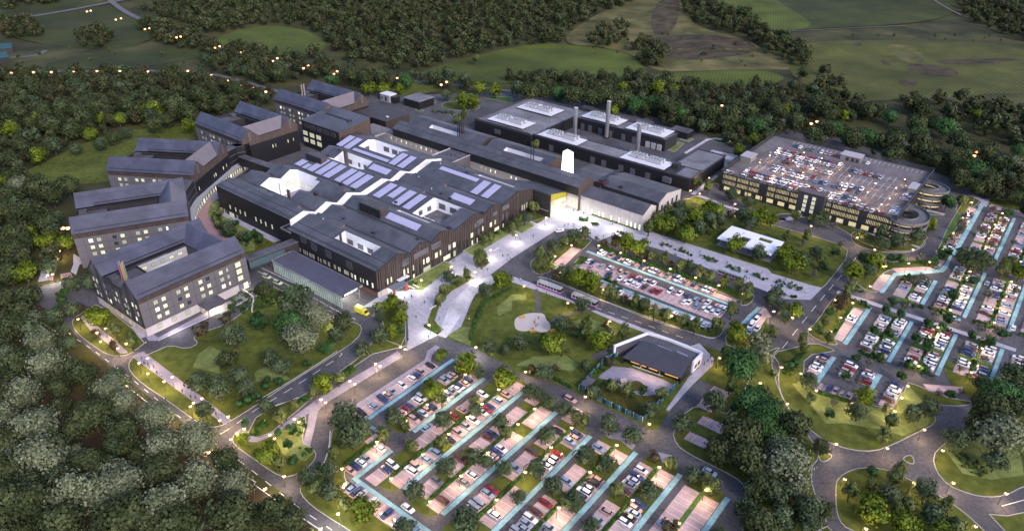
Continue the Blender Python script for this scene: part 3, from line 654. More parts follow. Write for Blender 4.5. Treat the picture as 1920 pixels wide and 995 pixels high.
f = MB(); f.box(-65.2, -57.5, -.35, -.1, 11.9, 12.8); f.box(-65.2, -64.9, -.35, 5, 11.9, 12.8); f.build('corner_parapet', mat('parapet_grey', (.16, .16, .18), .6), FB)
def steps(par, L):       # roof upstands that continue a slope past its ridge
    for u0, u1, v0, v1, up in L:
        z0, z1 = hp(v0), hp(v0) + up; b = MB()
        b.v += [(u0, v0, z0 - .02), (u1, v0, z0 - .02), (u1, v1, z1), (u0, v1, z1), (u0, v1, hp(v1) - .3), (u1, v1, hp(v1) - .3)]
        b.f += [(0, 1, 2, 3), (1, 5, 2), (0, 3, 4), (3, 2, 5, 4)]; b.m += [0, 1, 1, 1]
        b.build('roof_upstand', [R_main, C_fin], par)
steps(FB, [(-57, -38, 13.2, 16, .7), (-56, -33, 76.5, 79, .6), (-57, -36, 63.4, 66, .6), (-47, -30, 96.3, 98.5, .5)])
def seams(par, L, name='roof_walkway'):
    b = MB()
    for u0, u1, v, w in L:
        z = hp(v); b.hull([(u0, v - w, hp(v - w) + .01), (u1, v - w, hp(v - w) + .01), (u1, v + w, hp(v + w) + .01), (u0, v + w, hp(v + w) + .01)], [(u0, v - w, hp(v - w) + .12), (u1, v - w, hp(v - w) + .12), (u1, v + w, hp(v + w) + .12), (u0, v + w, hp(v + w) + .12)])
    b.build(name, C_trim, par)
seams(FB, [(-60.3, -.5, 1.6, .12), (-60.3, -.5, 2.3, .10), (-60.3, -.5, 6.0, .08), (-60.3, -.4, 19.6, .35), (-60.3, -.4, 33.1, .35), (-60.3, -.4, 48.2, .2), (-60.3, -.4, 69.2, .3), (-60.3, -.4, 83.5, .3)], 'roof_gutter')
b = MB(); b.box(-49.5, -35.2, 34.6, 35.4, 13.9, 17.6, 0); b.box(-49.5, -35.2, 35.4, 40.5, 15, 17.6, 1); b.box(-50.3, -34.6, 33.9, 34.6, 13.4, 14.1, 0)
b.build('plant_enclosure', [C_black, C_brown], FB)
def flue(par, u, v, z0, z1, r=.35, n=3, m=None, name='flue', du=.9):
    for i in range(n): MB().cyl(u + i * du, v, r, r, z0, z1, 8).build(name, m or C_brown, par)
flue(FB, -30.5, 6.9, 9, 19.2, .3, 2)
for q, z in ((onU(.45, 'E1075,740,1.2 1125,725'), 0),): pass
def wallwin(par, s, fn, off, rz, axis, z_off=0):
    for q in s.split(' '):
        # x,y,width,height,kind
        pass
def wins_u(par, u0, s, rz=rad(90)):
    for P, q in zip(onU(u0, s), px(s)): window(par, (u0, P[0], P[1]), rz, float(q[3]), float(q[4]), q[5])
def wins_v(par, v0, s, rz=0.):
    for P, q in zip(onV(v0, s), px(s)): window(par, (P[0], v0, P[1]), rz, float(q[3]), float(q[4]), q[5])
wins_u(FB, .46, 'E1128,733,.7,2.6,2 1162,715,.7,2.6,2 1283,648,.9,3,2 1318,632,.6,2.6,2 1368,605,.7,2.6,3 1372,682,1,1.8,2 1465,550,.9,2.6,2 1503,532,1.6,2.4,1 1582,488,1.6,2.6,2 1620,465,.7,2.6,2 1748,392,1.6,2.4,1 1705,415,1.5,2.6,3 1495,612,4.5,2.2,3 1680,508,4.5,2.2,2 1752,472,1.5,2.8,3 G1018,700,1.8,2.4,2 1085,665,1.3,2.6,t 1120,640,.8,2.6,2 1195,602,1.6,2.4,2 1235,578,1.2,2.4,3 1022,770,1,2.4,2 1068,745,.8,2.4,2 1250,640,3.5,1.8,2 1310,610,1,2,2 1308,530,.8,3,l 1345,515,.8,3,l 1487,445,.8,3,3 1507,437,.8,3,3 1530,418,.8,3,3')
for s, w, h in (('E1295,560 ', 4, 2.4), ('E1440,470', 9, 2.4), ('E1580,395', 6, 2.2), ('G400,945', 4, 2), ('G690,800', 5, 2.), ('G1060,605', 3, 2.), ('G1095,575', 5, 2.4), ('G1335,440', 5, 2.2), ('G1235,500', 3, 2)):
    P = onU(.46, s)[0]; window(FB, (.46, P[0], P[1]), rad(90), w, h, 'l', name='louvre')
for x in ('E293,430 312,440 345,457 360,465 378,475 400,487 412,492 430,500 440,507 480,525 505,540 533,548 547,557 575,570 585,578 630,597 640,603 670,617 683,623 727,645 740,650 757,660 790,675 800,682').split(' '):
    x = x if x[0] == 'E' else 'E' + x
    P = onV(-.2, x)[0]; window(FB, (P[0], -.05, P[1]), 0, .55, 2.1, '3' if P[0] < -25 else '2')
wins_v(FB, -.05, 'E828,695,.8,2.3,1 878,718,.7,2.1,2 903,728,.6,2.1,2 940,745,.8,2.3,1 990,770,.8,2.3,1')
for x in ('E340,340', 'E440,410', 'E575,480', 'E770,580'): P = onV(-.05, x)[0]; window(FB, (P[0], -.05, P[1]), 0, 3.4, 3.4, 'd', name='louvre')
# courtyard windows in the white walls
for u in (-31, -24, -17.5, -12): window(FB, (u, 12.57, 11.4), 0, 3.6, 2.4, 'l')
for u in (-23.5, -16): window(FB, (u, 65.2, 12), 0, 4.2, 2.8, 'l')
for v in (54, 60): window(FB, (-27.45, v, 11.6), rad(90), 2.4, 2.2, 'l')
b = MB(); b.box(1.9, 6, 4.4, 12.6, 3.7, 4.0, 0); b.box(-.0, 2.2, 11, 17, 3.9, 4.15, 1)
b.build('entrance_canopy', [mat('canopy_blue_grey', (.16, .19, .23), .4, .1, 1), C_trimw], FB)
MB().box(4.6, 5.6, 4.7, 5.2, 0, 3.7).build('red_pier', mat('red_panel', (.55, .05, .03), .5, .05, 1), FB); MB().box(4.4, 5.2, 12.1, 12.5, 0, 3.7).build('red_pier', MATS['red_panel'], FB)
window(FB, (.5, 8, 1.6), rad(90), 5.5, 2.6, '1', name='entrance_doors')
# rear clinical block
RB = sitething('clinical_building', 'large dark ridged-roof block with white courtyards and most solar arrays, beside the crescent', 'building')
hr = [(-111, -86, 20.6, 44.5), (-111, -86, 65, 76.2), (-112.7, -84, 89, 101.5), (-127.1, -122, 40, 68)]
def ps(v): return hp(v)
us = brk([-127, -124, -65], hr, 0); vs = brk([5.2] + VB[1:], hr, 2)
heightblock(RB, us, vs, lambda u, v: not inr(u, v, hr) and not (u < -124 and v > 31) , hp, [C_black, C_blackY], court=lambda i, j, nu, nv: (0 <= i < nu and 0 <= j < nv) or (i >= nu))
for a, b, c, d in hr[:3]: MB().box(a + .01, b - .01, c + .01, d - .01, 3.2, 3.6).build('courtyard_floor', M_path, RB)
MB().box(-64.98, -60.52, 5.2, 108.4, 0, .3).build('light_court_floor', C_white, RB)
steps(RB, [(-90, -70, 13.2, 15.6, .6), (-90, -68, 39.8, 42, .5)])
seams(RB, [(-126.5, -65.5, 6.3, .12), (-126.5, -65.5, 7.2, .1), (-126.5, -65.5, 10.5, .08), (-126, -111, 19.6, .3), (-86, -65.5, 19.6, .3), (-121.5, -65.5, 33.1, .01), (-121.5, -65.5, 48.3, .25), (-121.5, -65.5, 69.2 - 5, .2), (-121.5, -65.5, 83.5, .25)], 'roof_gutter')
wins_v(RB, 5.15, 'D258,537,1,2.2,2 310,560,.9,2.2,2 352,582,.9,2.2,2 398,603,1,2.4,2 498,650,1,2.4,2 545,672,1,2.2,2 590,695,1,2.4,2 650,722,1,2.4,2 175,562,.8,2.4,2 187,565,.5,2.4,2 205,572,.5,2.4,2 222,580,.4,2,3 275,610,4.2,2.6,2 325,630,1,2.2,3')
for s_ in ('D855,338,3,2.6,2 935,335,3,2.6,2 1000,360,3.4,2.6,2 ',):
    for P, q in zip(onV(44.45, s_.strip()), px(s_.strip())): window(RB, (P[0], 44.46, P[1]), 0, 3, 2.4, '2')
for v in (37.5, 42): window(RB, (-110.96, v, 9.2), rad(90), 2.6, 2.4, '2')
for u, w, k in ((-106, 3.6, 'l'), (-98, 1.6, 'l'), (-93, 2.4, 'l')): window(RB, (u, 76.17, 11), 0, w, 2.4, k)
for u in (-103, -96, -90): window(RB, (u, 101.46, 11.5), 0, 4.4, 2.8, 'l')
window(RB, (-112.6, 95, 11.5), rad(90), 3, 2.6, 'l')
b = MB(); b.box(-119, -106.5, 56.5, 57.2, 14.2, 18.6, 0); b.box(-119, -106.5, 57.2, 61, 15, 18.6, 1); b.build('plant_enclosure', [C_black, C_brown], RB)
for (u, v) in ((-103.5, 71), (-102.3, 71), (-103, 72.2)): MB().cyl(u, v, .55, .55, 3, 20.5, 8).build('flue', C_brown, RB)
flue(RB, -88, 21.2, 6, 18, .35, 3); flue(RB, -99.5, 24.5, 8, 17, .2, 1)
MB().box(-112, -111.4, 20, 31, 14.6, 16.6).build('white_coping', C_trimw, RB) if False else None
for (u, v, w, d, h) in ((-80, 47, 2.2, 1.4, 1.1), (-78, 29.5, 2, 1.5, 1.6), (-70, 46.8, 1.8, 1.2, .9)):
    MB().box(u, u + w, v, v + d, hp(v), hp(v) + h).build('roof_vent', C_dark, RB)
rv = random.Random(8)
for k in range(34):     # small cowls, hatches and pipe stubs
    par, u0, u1 = (FB, -58, -4) if k % 2 else (RB, -120, -67)
    u, v = rv.uniform(u0, u1), rv.uniform(7, 106); hh_ = hf if k % 2 else hr
    if inr(u, v, [(a - 1.5, b + 1.5, c - 1.5, d + 1.5) for a, b, c, d in hh_]) or any(a - 1 < u < b + 1 and c - 1 < v < d + 1 for a, b, c, d in ((-49.5, -35, 34, 41), (-119, -106, 56, 61)) ) or inr(u, v, [(p[0] - 1, p[1] + 1, p[2] - 1, p[3] + 1) for p in SOL_]): continue
    if k % 3: MB().cyl(u, v, .28, .28, hp(v) - .3, hp(v) + .8, 8).build('roof_cowl', C_hvac if k % 4 == 1 else C_dark, par)
    else: MB().box(u, u + 1.5, v, v + 1.1, hp(v) - .4, hp(v) + .65).build('roof_hatch', C_dark, par)
for (u, v) in ((-42, 50.2), (-1.5, 69), (-3, 46.9), (-24, 70.2), (-26, 21), (-40, 34)):
    MB().box(u, u + 1.6, v, v + 1.1, hp(v) - .2, hp(v) + 1).build('roof_vent', C_dark, FB)
# solar arrays lying on the roof slopes
S_pan = mat('photovoltaic_glass', (.40, .38, .56), .3, .05, .5, spec=.6)
nt = S_pan.node_tree; tcn = nt.nodes.new('ShaderNodeTexCoord'); bk = nt.nodes.new('ShaderNodeTexBrick'); nt.links.new(tcn.outputs['Object'], bk.inputs['Vector'])
bk.offset = 0; bk.inputs['Scale'].default_value = 1; bk.inputs['Brick Width'].default_value = 1.7; bk.inputs['Row Height'].default_value = 1.05; bk.inputs['Mortar Size'].default_value = .05
bk.inputs['Color1'].default_value = (.36, .355, .50, 1); bk.inputs['Color2'].default_value = (.41, .40, .55, 1); bk.inputs['Mortar'].default_value = (.56, .56, .66, 1)
nt.links.new(bk.outputs['Color'], nt.nodes['Principled BSDF'].inputs['Base Color'])
PVm = {}
for (u0, u1, v0, v1) in SOL:
    r = sitething('solar_panel_array', 'x', 'solar panels', 'rooftop solar arrays on the ridged roofs')
    z0, z1 = hp(v0), hp(v1); L_ = math.hypot(v1 - v0, z1 - z0); w_ = u1 - u0
    r.location = Vector([float(c) for c in W((u0 + u1) / 2, v0, z0)])
    sl_ = math.atan2(z1 - z0, v1 - v0)
    t = MB().box(-w_ / 2, w_ / 2, 0, L_, .22, .30).build('panel_surface', S_pan, r); t.rotation_euler = (sl_, 0, 0)
    t = MB().box(-w_ / 2 - .08, w_ / 2 + .08, -.08, L_ + .08, .02, .20).build('mounting_frame', C_trim, r); t.rotation_euler = (sl_, 0, 0)
    pend(r, 'long thin lilac solar array' if w_ > 12 else ('small lilac solar array' if L_ < 8 else 'large lilac solar array'), 'on the rear block roof' if u1 < -65 else 'on the plaza-side block roof', topix(W(u0, v0, z0))[0])
# ---------------------------------------------------------------- wards
WARD_ROWS = (12.9, 9.6, 6.3)
def ward(label, Q, az, L=48., W_=39.3, pipes=False, plinth=False, facade=True, yrot=0., hall=True, courtlit=True, endwin=True, lowbox=False):
    """near-end eave corner Q (world), wings run along compass azimuth az; local x along the wings, y to their left"""
    t = thing('ward_building', label, 'building', (Q[0], Q[1], 0), rad(90 - az), 'gabled ward buildings round the crescent')
    ze, zr = 17.5, 23.3; e = MB()
    def rf(pts, mi=0): e.poly(pts, mi)
    xc = L - 6
    # wing b: y 0..11.8 ridge 5.9 ; wing a: y 27.5..39.3 ridge 33.4 ; cross wing ridge x=xc
    rb, ra = 5.6, W_ - 5.9; ib, ia = 11.6, W_ - 11.9
    rf([(-.3, -.3, ze - .25), (L + .1, -.3, ze - .25), (L + .1, rb, zr), (-.3, rb, zr)]); rf([(-.3, rb, zr), (L + .1, rb, zr), (L, ib, ze + .2), (-.3, ib, ze + .2)])
    rf([(-.3, ia, ze + .2), (L, ia, ze + .2), (L + .1, ra, zr), (-.3, ra, zr)]); rf([(-.3, ra, zr), (L + .1, ra, zr), (L + .1, W_ + .3, ze - .25), (-.3, W_ + .3, ze - .25)])
    e.build('roof', [R_ward], t)
    c = MB(); c.poly([(xc, rb + .2, zr - .03), (L + .1, ib, ze + .25), (L + .1, ia, ze + .25), (xc, ra - .2, zr - .03)], 0); c.poly([(xc, ra - .2, zr - .03), (xc - 6, ia, ze + .25), (xc - 6, ib, ze + .25), (xc, rb + .2, zr - .03)], 1)
    c.build('cross_roof', [R_wardc, R_ward], t)
    w_ = MB(); N_ = [(0, ze - .3), (rb, zr - .1), (ib, ze), (ia, ze), (ra, zr - .1), (W_, ze - .3)]
    near = [(0, y, z) for y, z in N_]
    w_.poly([(0, W_, 0), (0, 0, 0)] + near, 2)
    w_.poly([(L, 0, 0), (L, W_, 0), (L, W_, 13.2), (L, 0, 13.2)], 1); w_.poly([(L, 0, 13.2), (L, W_, 13.2)] + [(L, y, z) for y, z in N_[::-1]], 3)
    w_.poly([(0, 0, 0), (L, 0, 0), (L, 0, ze - .3), (0, 0, ze - .3)], 0); w_.poly([(L, W_, 0), (0, W_, 0), (0, W_, ze - .3), (L, W_, ze - .3)], 0)
    w_.build('wall', [C_ward, C_black, C_wardend, C_gable], t)
    # court: flat plant deck at the near end then a deep light court
    cd = MB(); cd.box(0.2, 13, ib, ia, 15.6, 16.0, 0); cd.box(-.02, .3, ib, ia, 15.9, 17.3, 1); cd.box(13, 13.4, ib, ia, 4, 17.0, 1)
    cd.box(xc - 6.3, xc - 5.9, ib, ia, 4, 17.6, 1); cd.poly([(13.4, ia - 1.5, 4), (xc - 6, ia - 1.5, 4), (xc - 6, ia - 1.5, 17.3), (13.4, ia - 1.5, 17.3)], 2 if courtlit else 1); cd.poly([(13.4, ib, 4), (xc - 6, ib, 4), (xc - 6, ib, 17.6), (13.4, ib, 17.6)], 1)
    cd.box(.3, xc - 6, ia - 1.5, ia, 16.7, 17.3, 1); cd.box(13.4, xc - 6, ib, ia, 3.8, 4, 0); cd.box(1.2, 4.4, ia - 4.5, ia - 1.5, 16, 17.6, 0); cd.box(xc - 10, xc - 6.4, ib + .3, ib + 5, 16.2, 17.4, 0)
    cd.build('courtyard', [R_flat, C_dark, C_courtw], t)
    g = MB(); g.box(1, L - 1.5, -.35, -.12, ze - .5, ze - .15); g.box(.8, L - 1, .75, 1.15, ze + .45, ze + 1.05); g.box(.2, L, 3.9, 4.0, ze + 3.75, ze + 4.1); g.box(.2, L, ra - 1.9, ra - 1.8, zr - 2.05, zr - 1.7); g.box(7.5, xc - 5, ia + .9, ia + 1.3, ze + .85, ze + 1.35); g.box(7.5, xc - 6, ia - .1, ia + .5, ze + .3, ze + .6); g.box(L + .05, L + .3, ib + 1, ia - 1, ze - .2, ze + .15)
    g.build('gutter', C_trim, t)
    if facade:
        bnd = MB(); bnd.box(0, L, -.04, 0, 14.9, ze - .35); bnd.build('eaves_band', C_wardb, t)
        xs = [6.3, 9.6, 15.9, 19.2, 25.6, 28.9, 35.0, 38.0]
        for r_, z in enumerate(WARD_ROWS):
            for i, x in enumerate(xs): window(t, (x, -.03, z), 0, 1.6 if i != 7 else .8, 1.7, random.choice('22223332d1'))
            if plinth: window(t, (43.2, -.05, z + .2), 0, 2.4, 2.3, '2', name='stair_window')
        for x in (5.5, 11.5, 17.6): window(t, (x, -.16, 2.3), 0, 1.8, 1.7, '3')
        j = MB()
        for x in (3.4, 12.8, 22.4, 32.1, 41.3): j.box(x, x + .12, -.05, -.0, 3.6, 14.9)
        for z in (4.3, 7.9, 11.2): j.box(0, L, -.05, 0, z, z + .1)
        j.build('panel_joints', C_wardb, t)
    if plinth: pl = MB(); pl.box(-.12, 41.5, -.12, -.0, 0, 3.7); pl.box(-.12, 0, 0, W_, 0, 3.2); pl.build('plinth', C_plinth, t)
    if endwin:
        for z in WARD_ROWS:
            for y, w in ((2.6, 1.), (5.3, 1.), (10.2, .5), (12.4, 1.3), (17.5, 1.1), (20., 1.1), (25.5, 1.2), (27.6, .5), (33.6, 1.1), (36.4, 1.1)): window(t, (-.03, y, z), rad(-90), w, 1.9, random.choice('2233d1'))
        for y in (9, 12, 18.5, 24, 27): window(t, (-.15, y, 2.), rad(-90), 1.5, 2., random.choice('23'))
    if courtlit:
        for x in (16, 20, 24, 28, 32): window(t, (x, ia - 1.53, 14.6), 0, 1.9, 1.4, random.choice('1223'))
    # far end facing the inner street
    for y in (3, 20, 22, 31, 35): 
        window(t, (L + .04, y, 8.6), rad(90), .45, 1.9, random.choice('123'))
    for y in (4.5, 33): window(t, (L + .04, y + 1.2, 18.6), rad(90), 1.3, 5, 'l', name='slot_louvre')
    if pipes:
        cols = [(.35, .12, .32), (.25, .3, .35), (.08, .32, .30), (.3, .3, .32), (.55, .30, .03), (.5, .32, .06), (.15, .25, .32)]
        for k, c_ in enumerate(cols): MB().cyl(5.2 + .42 * (k % 4), 21.8 - .55 * k, .2, .2, 16, 23.5 + (k % 2) * .5, 8).build('vent_pipe', mat('pipe_colour_%d' % k, c_, .4, .02, 1), t)
    return t
C_wardend = brickm('ward_end_panels', (.032, .032, .042), (.042, .042, .052), (.07, .07, .085), .3, .55, .5, .9)
C_courtw = mat('court_pale_wall', (.42, .43, .46), .7, .06, .5)
def eave(s, z=17.5): return gp(s, z)[0]
QW = [eave('B680,600'), eave('A75,790'), eave('A395,195'), eave('C125,500'), eave('C865,275')]
ward1 = ward('nearest gabled ward block with pale stone base, lit windows and coloured roof pipes', QW[0], 37.6, 47.5, 38.5, pipes=True, plinth=True)
ward('second gabled ward block from the front, blue-grey roofs, two rows of lit windows showing', QW[1], 66.2, courtlit=False, endwin=False)
ward('third gabled ward block, middle of the crescent, partly hidden by the second', QW[2], 96.3, courtlit=False, endwin=False)
ward('fourth gabled ward block, bronze gable tiles, standing left of the theatre block', QW[3], 128.2, 49.2, endwin=False, courtlit=False)
ward('farthest gabled ward block with coloured roof pipes, behind the theatre block', QW[4], 127.6, 49.4, endwin=False, pipes=True, courtlit=False)
# porch of the nearest ward
t = MB(); t.hull([(22.2, -7.2, 3.4), (31.2, -7.2, 3.4), (31.2, -.2, 3.4), (22.2, -.2, 3.4)], [(22.2, -7.2, 4), (31.2, -7.2, 4), (31.2, -.2, 4), (22.2, -.2, 4)]); po = t.build('porch_roof', R_flat, ward1)
MB().box(22.6, 23, -6.8, -6.4, 0, 3.4).box(30.5, 30.9, -6.8, -6.4, 0, 3.4).box(22.6, 23, -2, -.3, 0, 3.4).build('porch_post', C_plinth, ward1)
window(ward1, (26.8, -.2, 1.5), 0, 5.4, 2.7, '1', name='entrance_doors'); window(ward1, (45., -.1, 2.), 0, 2.2, 3, '2', name='side_door')
# crescent link
CR = sitething('crescent_corridor', 'curved black corridor linking the ward buildings, white lit arcade along its foot', 'building')
inner = [UV(p) for p in gp('A1220,610 1250,520 1330,410 1420,320 1520,240 1600,180 1680,130', 5)] + [UV(p) for p in gp('C585,885 700,815 900,750 1100,672', 5)]
def offs(pts, d):
    out = []
    for i in range(len(pts)):
        a = np.array(pts[max(i - 1, 0)]); c = np.array(pts[min(i + 1, len(pts) - 1)]); t_ = (c - a) / max(np.linalg.norm(c - a), 1e-6); out.append(tuple(np.array(pts[i]) + np.array([-t_[1], t_[0]]) * d))
    return out
def dense(pts, n=3):
    P_ = [np.array(p) for p in pts]
    for _ in range(2):
        q = [P_[0]]
        for a, b in zip(P_[:-1], P_[1:]): q += [a * .75 + b * .25, a * .25 + b * .75]
        P_ = q + [P_[-1]]
    return [tuple(p) for p in P_]
inn = dense([(-112.5, -17.5)] + inner); o3 = offs(inn, 3.4); o8 = offs(inn, 9.)
def band(mb, A_, B_, z0, z1, mi=0):
    for i in range(len(A_) - 1): mb.hull([(*A_[i], z0), (*A_[i + 1], z0), (*B_[i + 1], z0), (*B_[i], z0)], [(*A_[i], z1), (*A_[i + 1], z1), (*B_[i + 1], z1), (*B_[i], z1)], mi)
b = MB(); band(b, o3, o8, 0, 14.6); b.build('corridor_wall', C_blackY, CR)
b = MB(); band(b, offs(inn, .0), offs(inn, 3.4), 4.3, 5.0, 0); b.build('arcade_roof', [mat('pale_fascia', (.36, .37, .40), .5, .06, 1)], CR)
b = MB(); band(b, offs(inn, .6), offs(inn, 1.0), 3.6, 4.29, 0); b.build('arcade_lintel', MATS['pale_fascia'], CR); b = MB(); band(b, offs(inn, .6), offs(inn, 1.0), 0, .9, 0); b.build('arcade_sill', MATS['pale_fascia'], CR)
b = MB(); band(b, offs(inn, 3.3), o8, 14.6, 14.9); b.build('corridor_roof', R_flat, CR)
for i in range(2, len(inn) - 1):
    a, c = np.array(offs(inn, .7)[i]), np.array(offs(inn, .7)[i + 1]); L_ = np.linalg.norm(c - a)
    if L_ < 1.2: continue
    d = (c - a) / L_; n_ = max(1, int(L_ / 5)); 
    for k in range(n_):
        m_ = a + d * L_ * (k + .5) / n_; window(CR, (m_[0], m_[1], 2.3), math.atan2(d[1], d[0]), L_ / n_ * .62, 2.4, '1' if random.random() < .25 else '2', name='arcade_window')
for z in (7.6, 11.):
    b = MB(); band(b, offs(inn, 3.32), offs(inn, 3.42), z, z + .15); b.build('shadow_gap', MATS['parapet_grey'], CR)
b = MB(); P1 = puv('C550,795 780,900', 10.5); 
b.prism([(-161.5, 40), (-160.5, 44.5), (-127, 47), (-127, 42)], 5.5, 10.5); b.build('link_bridge', C_black, CR); MB().prism([(-161.5, 40), (-160.5, 44.5), (-127, 47), (-127, 42)], 10.5, 10.8).build('link_bridge_roof', R_flat, CR)
# footbridge nearest ward -> front block
t = thing('link_bridge', 'dark glazed footbridge between the nearest ward and the front clinical block', 'footbridge', O0, GRZ)
b = MB(); b.prism([(-59.2, -24), (-54.6, -25), (-52.2, -.4), (-56.8, -.4)], 4.4, 9.4, 0); b.build('bridge_body', C_dark, t)
MB().prism([(-59.4, -24.2), (-54.4, -25.2), (-52, -.35), (-57, -.35)], 9.4, 9.7).build('bridge_roof', R_flat, t); MB().prism([(-59.5, -24.1), (-54.35, -25.1), (-52.6, -8), (-57.6, -8)], 5.6, 8.8).build('glazing', G_teal, t)
MB().box(-57, -56, -14, -13, 0, 4.4).build('bridge_pier', C_conc, t)
# ambulance canopy hall
t = thing('emergency_canopy', 'long low emergency canopy with blue flat roof and rippled glass side wall', 'canopy', O0, GRZ)
b = MB(); b.box(-52.6, -5.4, -15.2, -3.6, 5.6, 6.2); b.build('canopy_roof', mat('canopy_roof_blue', (.085, .085, .115), .6, .1, .4), t)
b = MB(); b.box(-52.7, -5.3, -15.3, -15.15, 5.5, 6.35); b.box(-5.4, -5.2, -15.3, -3.5, 5.5, 6.35); b.box(-52.7, -5.3, -3.65, -3.5, 5.5, 6.35); b.box(-52.75, -52.6, -15.3, -3.5, 5.5, 6.35); b.build('canopy_edge', C_trimw if False else mat('edge_grey', (.28, .28, .30), .5), t)
b = MB(); x = -52.4
k = 0
while x < -5.8: b.box(x, x + .62, -15.0 + .12 * (k % 2), -14.8 + .12 * (k % 2), .1, 5.5, k % 2); x += .7; k += 1
b.build('glass_fin_wall', [mat('rippled_glass', (.40, .50, .46), .3, .2, .3, spec=.7, emis=(.55, .75, .6), es=.03 * LIT), mat('rippled_glass_dark', (.17, .23, .24), .3, .2, .3, spec=.7)], t)
b = MB(); [b.cyl(x, -5, .25, .25, 0, 5.6, 8) for x in (-50, -38, -26, -14, -6)]; b.cyl(-5.9, -14.7, .3, .3, 0, 5.6, 8); b.build('column', C_steel, t)
tx = D.curves.new('sign_text', 'FONT'); tx.body = 'EMERGENCY'; tx.size = 1.25; tx.extrude = .05; tx.align_x = 'CENTER'; to = D.objects.new('tmp', tx); COL.objects.link(to)
bpy.context.view_layer.update(); me = D.meshes.new_from_object(to.evaluated_get(bpy.context.evaluated_depsgraph_get())); D.objects.remove(to)
sg = D.objects.new('sign_lettering', me); me.materials.clear(); me.materials.append(mat('sign_white', (.9, .9, .9), .4, .02, 1, emis=(1, 1, 1), es=.9 * LIT)); COL.objects.link(sg); sg.parent = t
sg.location = (-5.12, -9.9, 5.45); sg.rotation_euler = (rad(90), 0, rad(90))
MB().box(-5.2, -5.14, -14.6, -5.2, 5.2, 6.5).build('sign_board', C_trim, t)
# ---------------------------------------------------------------- theatre block and flat block
t = sitething('theatre_building', 'tall dark box with sloping roof and rows of wide lit windows behind the courtyards', 'building')
b = MB(); b.hull([(-169.5, 92, 0), (-134, 92, 0), (-134, 117, 0), (-169.5, 117, 0)], [(-169.5, 92, 17.2), (-134, 92, 17.2), (-134, 117, 19.8), (-169.5, 117, 19.8)]); b.build('wall', C_black, t)
b = MB(); b.hull([(-134, 92.1, 9), (-133.8, 92.1, 9), (-133.8, 116.9, 9), (-134, 116.9, 9)], [(-134, 92.1, 17.1), (-133.8, 92.1, 17.1), (-133.8, 116.9, 19.7), (-134, 116.9, 19.7)]); b.build('side_cladding', C_gable, t)
b = MB(); b.hull([(-169.8, 91.7, 17.2), (-133.6, 91.7, 17.2), (-133.6, 117.3, 19.85), (-169.8, 117.3, 19.85)], [(-169.8, 91.7, 17.5), (-133.6, 91.7, 17.5), (-133.6, 117.3, 20.15), (-169.8, 117.3, 20.15)]); b.build('roof', R_main, t)
b = MB(); b.hull([(-163, 106, 19), (-140, 106, 19), (-140, 107, 19), (-163, 107, 19)], [(-163, 106, 19.5), (-140, 106, 19.5), (-140, 107, 19.6), (-163, 107, 19.6)]); b.box(-141, -139.5, 104.5, 107.5, 19, 20.1); b.build('roof_walkway', C_trim, t)
for P, q in zip(onV(91.95, 'C1158,593 1220,617 1282,638 1165,655 1227,677 1290,700'), px('C1158,593 1220,617 1282,638 1165,655 1227,677 1290,700')): window(t, (P[0], 91.95, P[1]), 0, 4.4, 2.8, '2')
for x in (-165, -159, -152.5, -146, -139.5): window(t, (x, 91.95, 14.6), 0, 4.6, 2.6, 'd')
MB().box(-134, -128, 93, 106, 0, 14.2).build('low_wing', C_brown, t); MB().box(-141, -127.5, 92.4, 93, 0, 5).build('garden_wall', C_plinth, t)
t = sitething('services_building', 'low dark flat-roofed block with bronze end wall beside the far ward', 'building')
b = MB(); b.box(-174, -139, 134, 155, 0, 11.6); b.build('wall', C_black, t); MB().box(-139, -138.8, 134.1, 154.9, 2, 11.7).build('side_cladding', C_gable, t); b = MB(); b.box(-174.2, -138.6, 133.8, 155.2, 11.6, 12); b.build('roof', mat('services_roof', (.06, .055, .055), .7, .1, .3), t); MB().box(-145, -143.5, 140, 141, 12, 12.6).build('roof_vent', C_trimw, t)
b = MB(); b.box(-150, -124, 118, 133, 0, 8.5); b.build('low_link', R_grey, t)
# ---------------------------------------------------------------- street hall
SH = sitething('street_hall_building', 'very long dark gabled hall running above a lit narrow court behind the clinical blocks', 'building')
b = MB(); P_ = [(124.4, 14.), (131.2, 17.4), (138.5, 13.6)]
b.poly([(-122, 124.1, 13.9), (18.2, 124.1, 13.9), (18.2, 131.2, 17.4), (-122, 131.2, 17.4)], 0); b.poly([(-122, 131.2, 17.4), (18.2, 131.2, 17.4), (18.2, 138.8, 13.5), (-122, 138.8, 13.5)], 1); b.build('roof', [R_main, R_mainB], SH)
b = MB(); b.poly([(-122, 124.4, 9), (18.2, 124.4, 9), (18.2, 124.4, 13.9), (-122, 124.4, 13.9)], 0)
for u in (-122, 18.1): b.poly([(u, 124.4, 0), (u, 138.5, 0), (u, 138.5, 13.6), (u, 131.2, 17.3), (u, 124.4, 13.9)], 1 if u < 0 else 2)
b.poly([(18.1, 138.5, 0), (-122, 138.5, 0), (-122, 138.5, 13.6), (18.1, 138.5, 13.6)], 1); b.build('wall', [C_black, C_blackY, C_gable], SH)
b = MB(); b.box(-130, 8, 124.5, 124.9, 0, 9.0); b.box(-130, -129.6, 109, 124.5, 0, 9.3); b.build('lower_wall', C_beige, SH)
b = MB(); b.box(-122, 18.2, 124.0, 124.12, 13.6, 13.9); b.box(-122, 18.2, 128.2, 128.35, 15.9, 16.05); b.build('gutter', C_trim, SH)
for x in [-127, -124] + [-119 + 4.3 * k for k in range(13)] + [-49, -45.5, -42, -38.5, -27, -23.5, -11.5]: window(SH, (x, 124.45, 7.2), 0, .8, 1.8, random.choice('12'))
for v in (113, 117, 121): window(SH, (-129.55, v, 7), rad(90), .8, 1.8, '1')
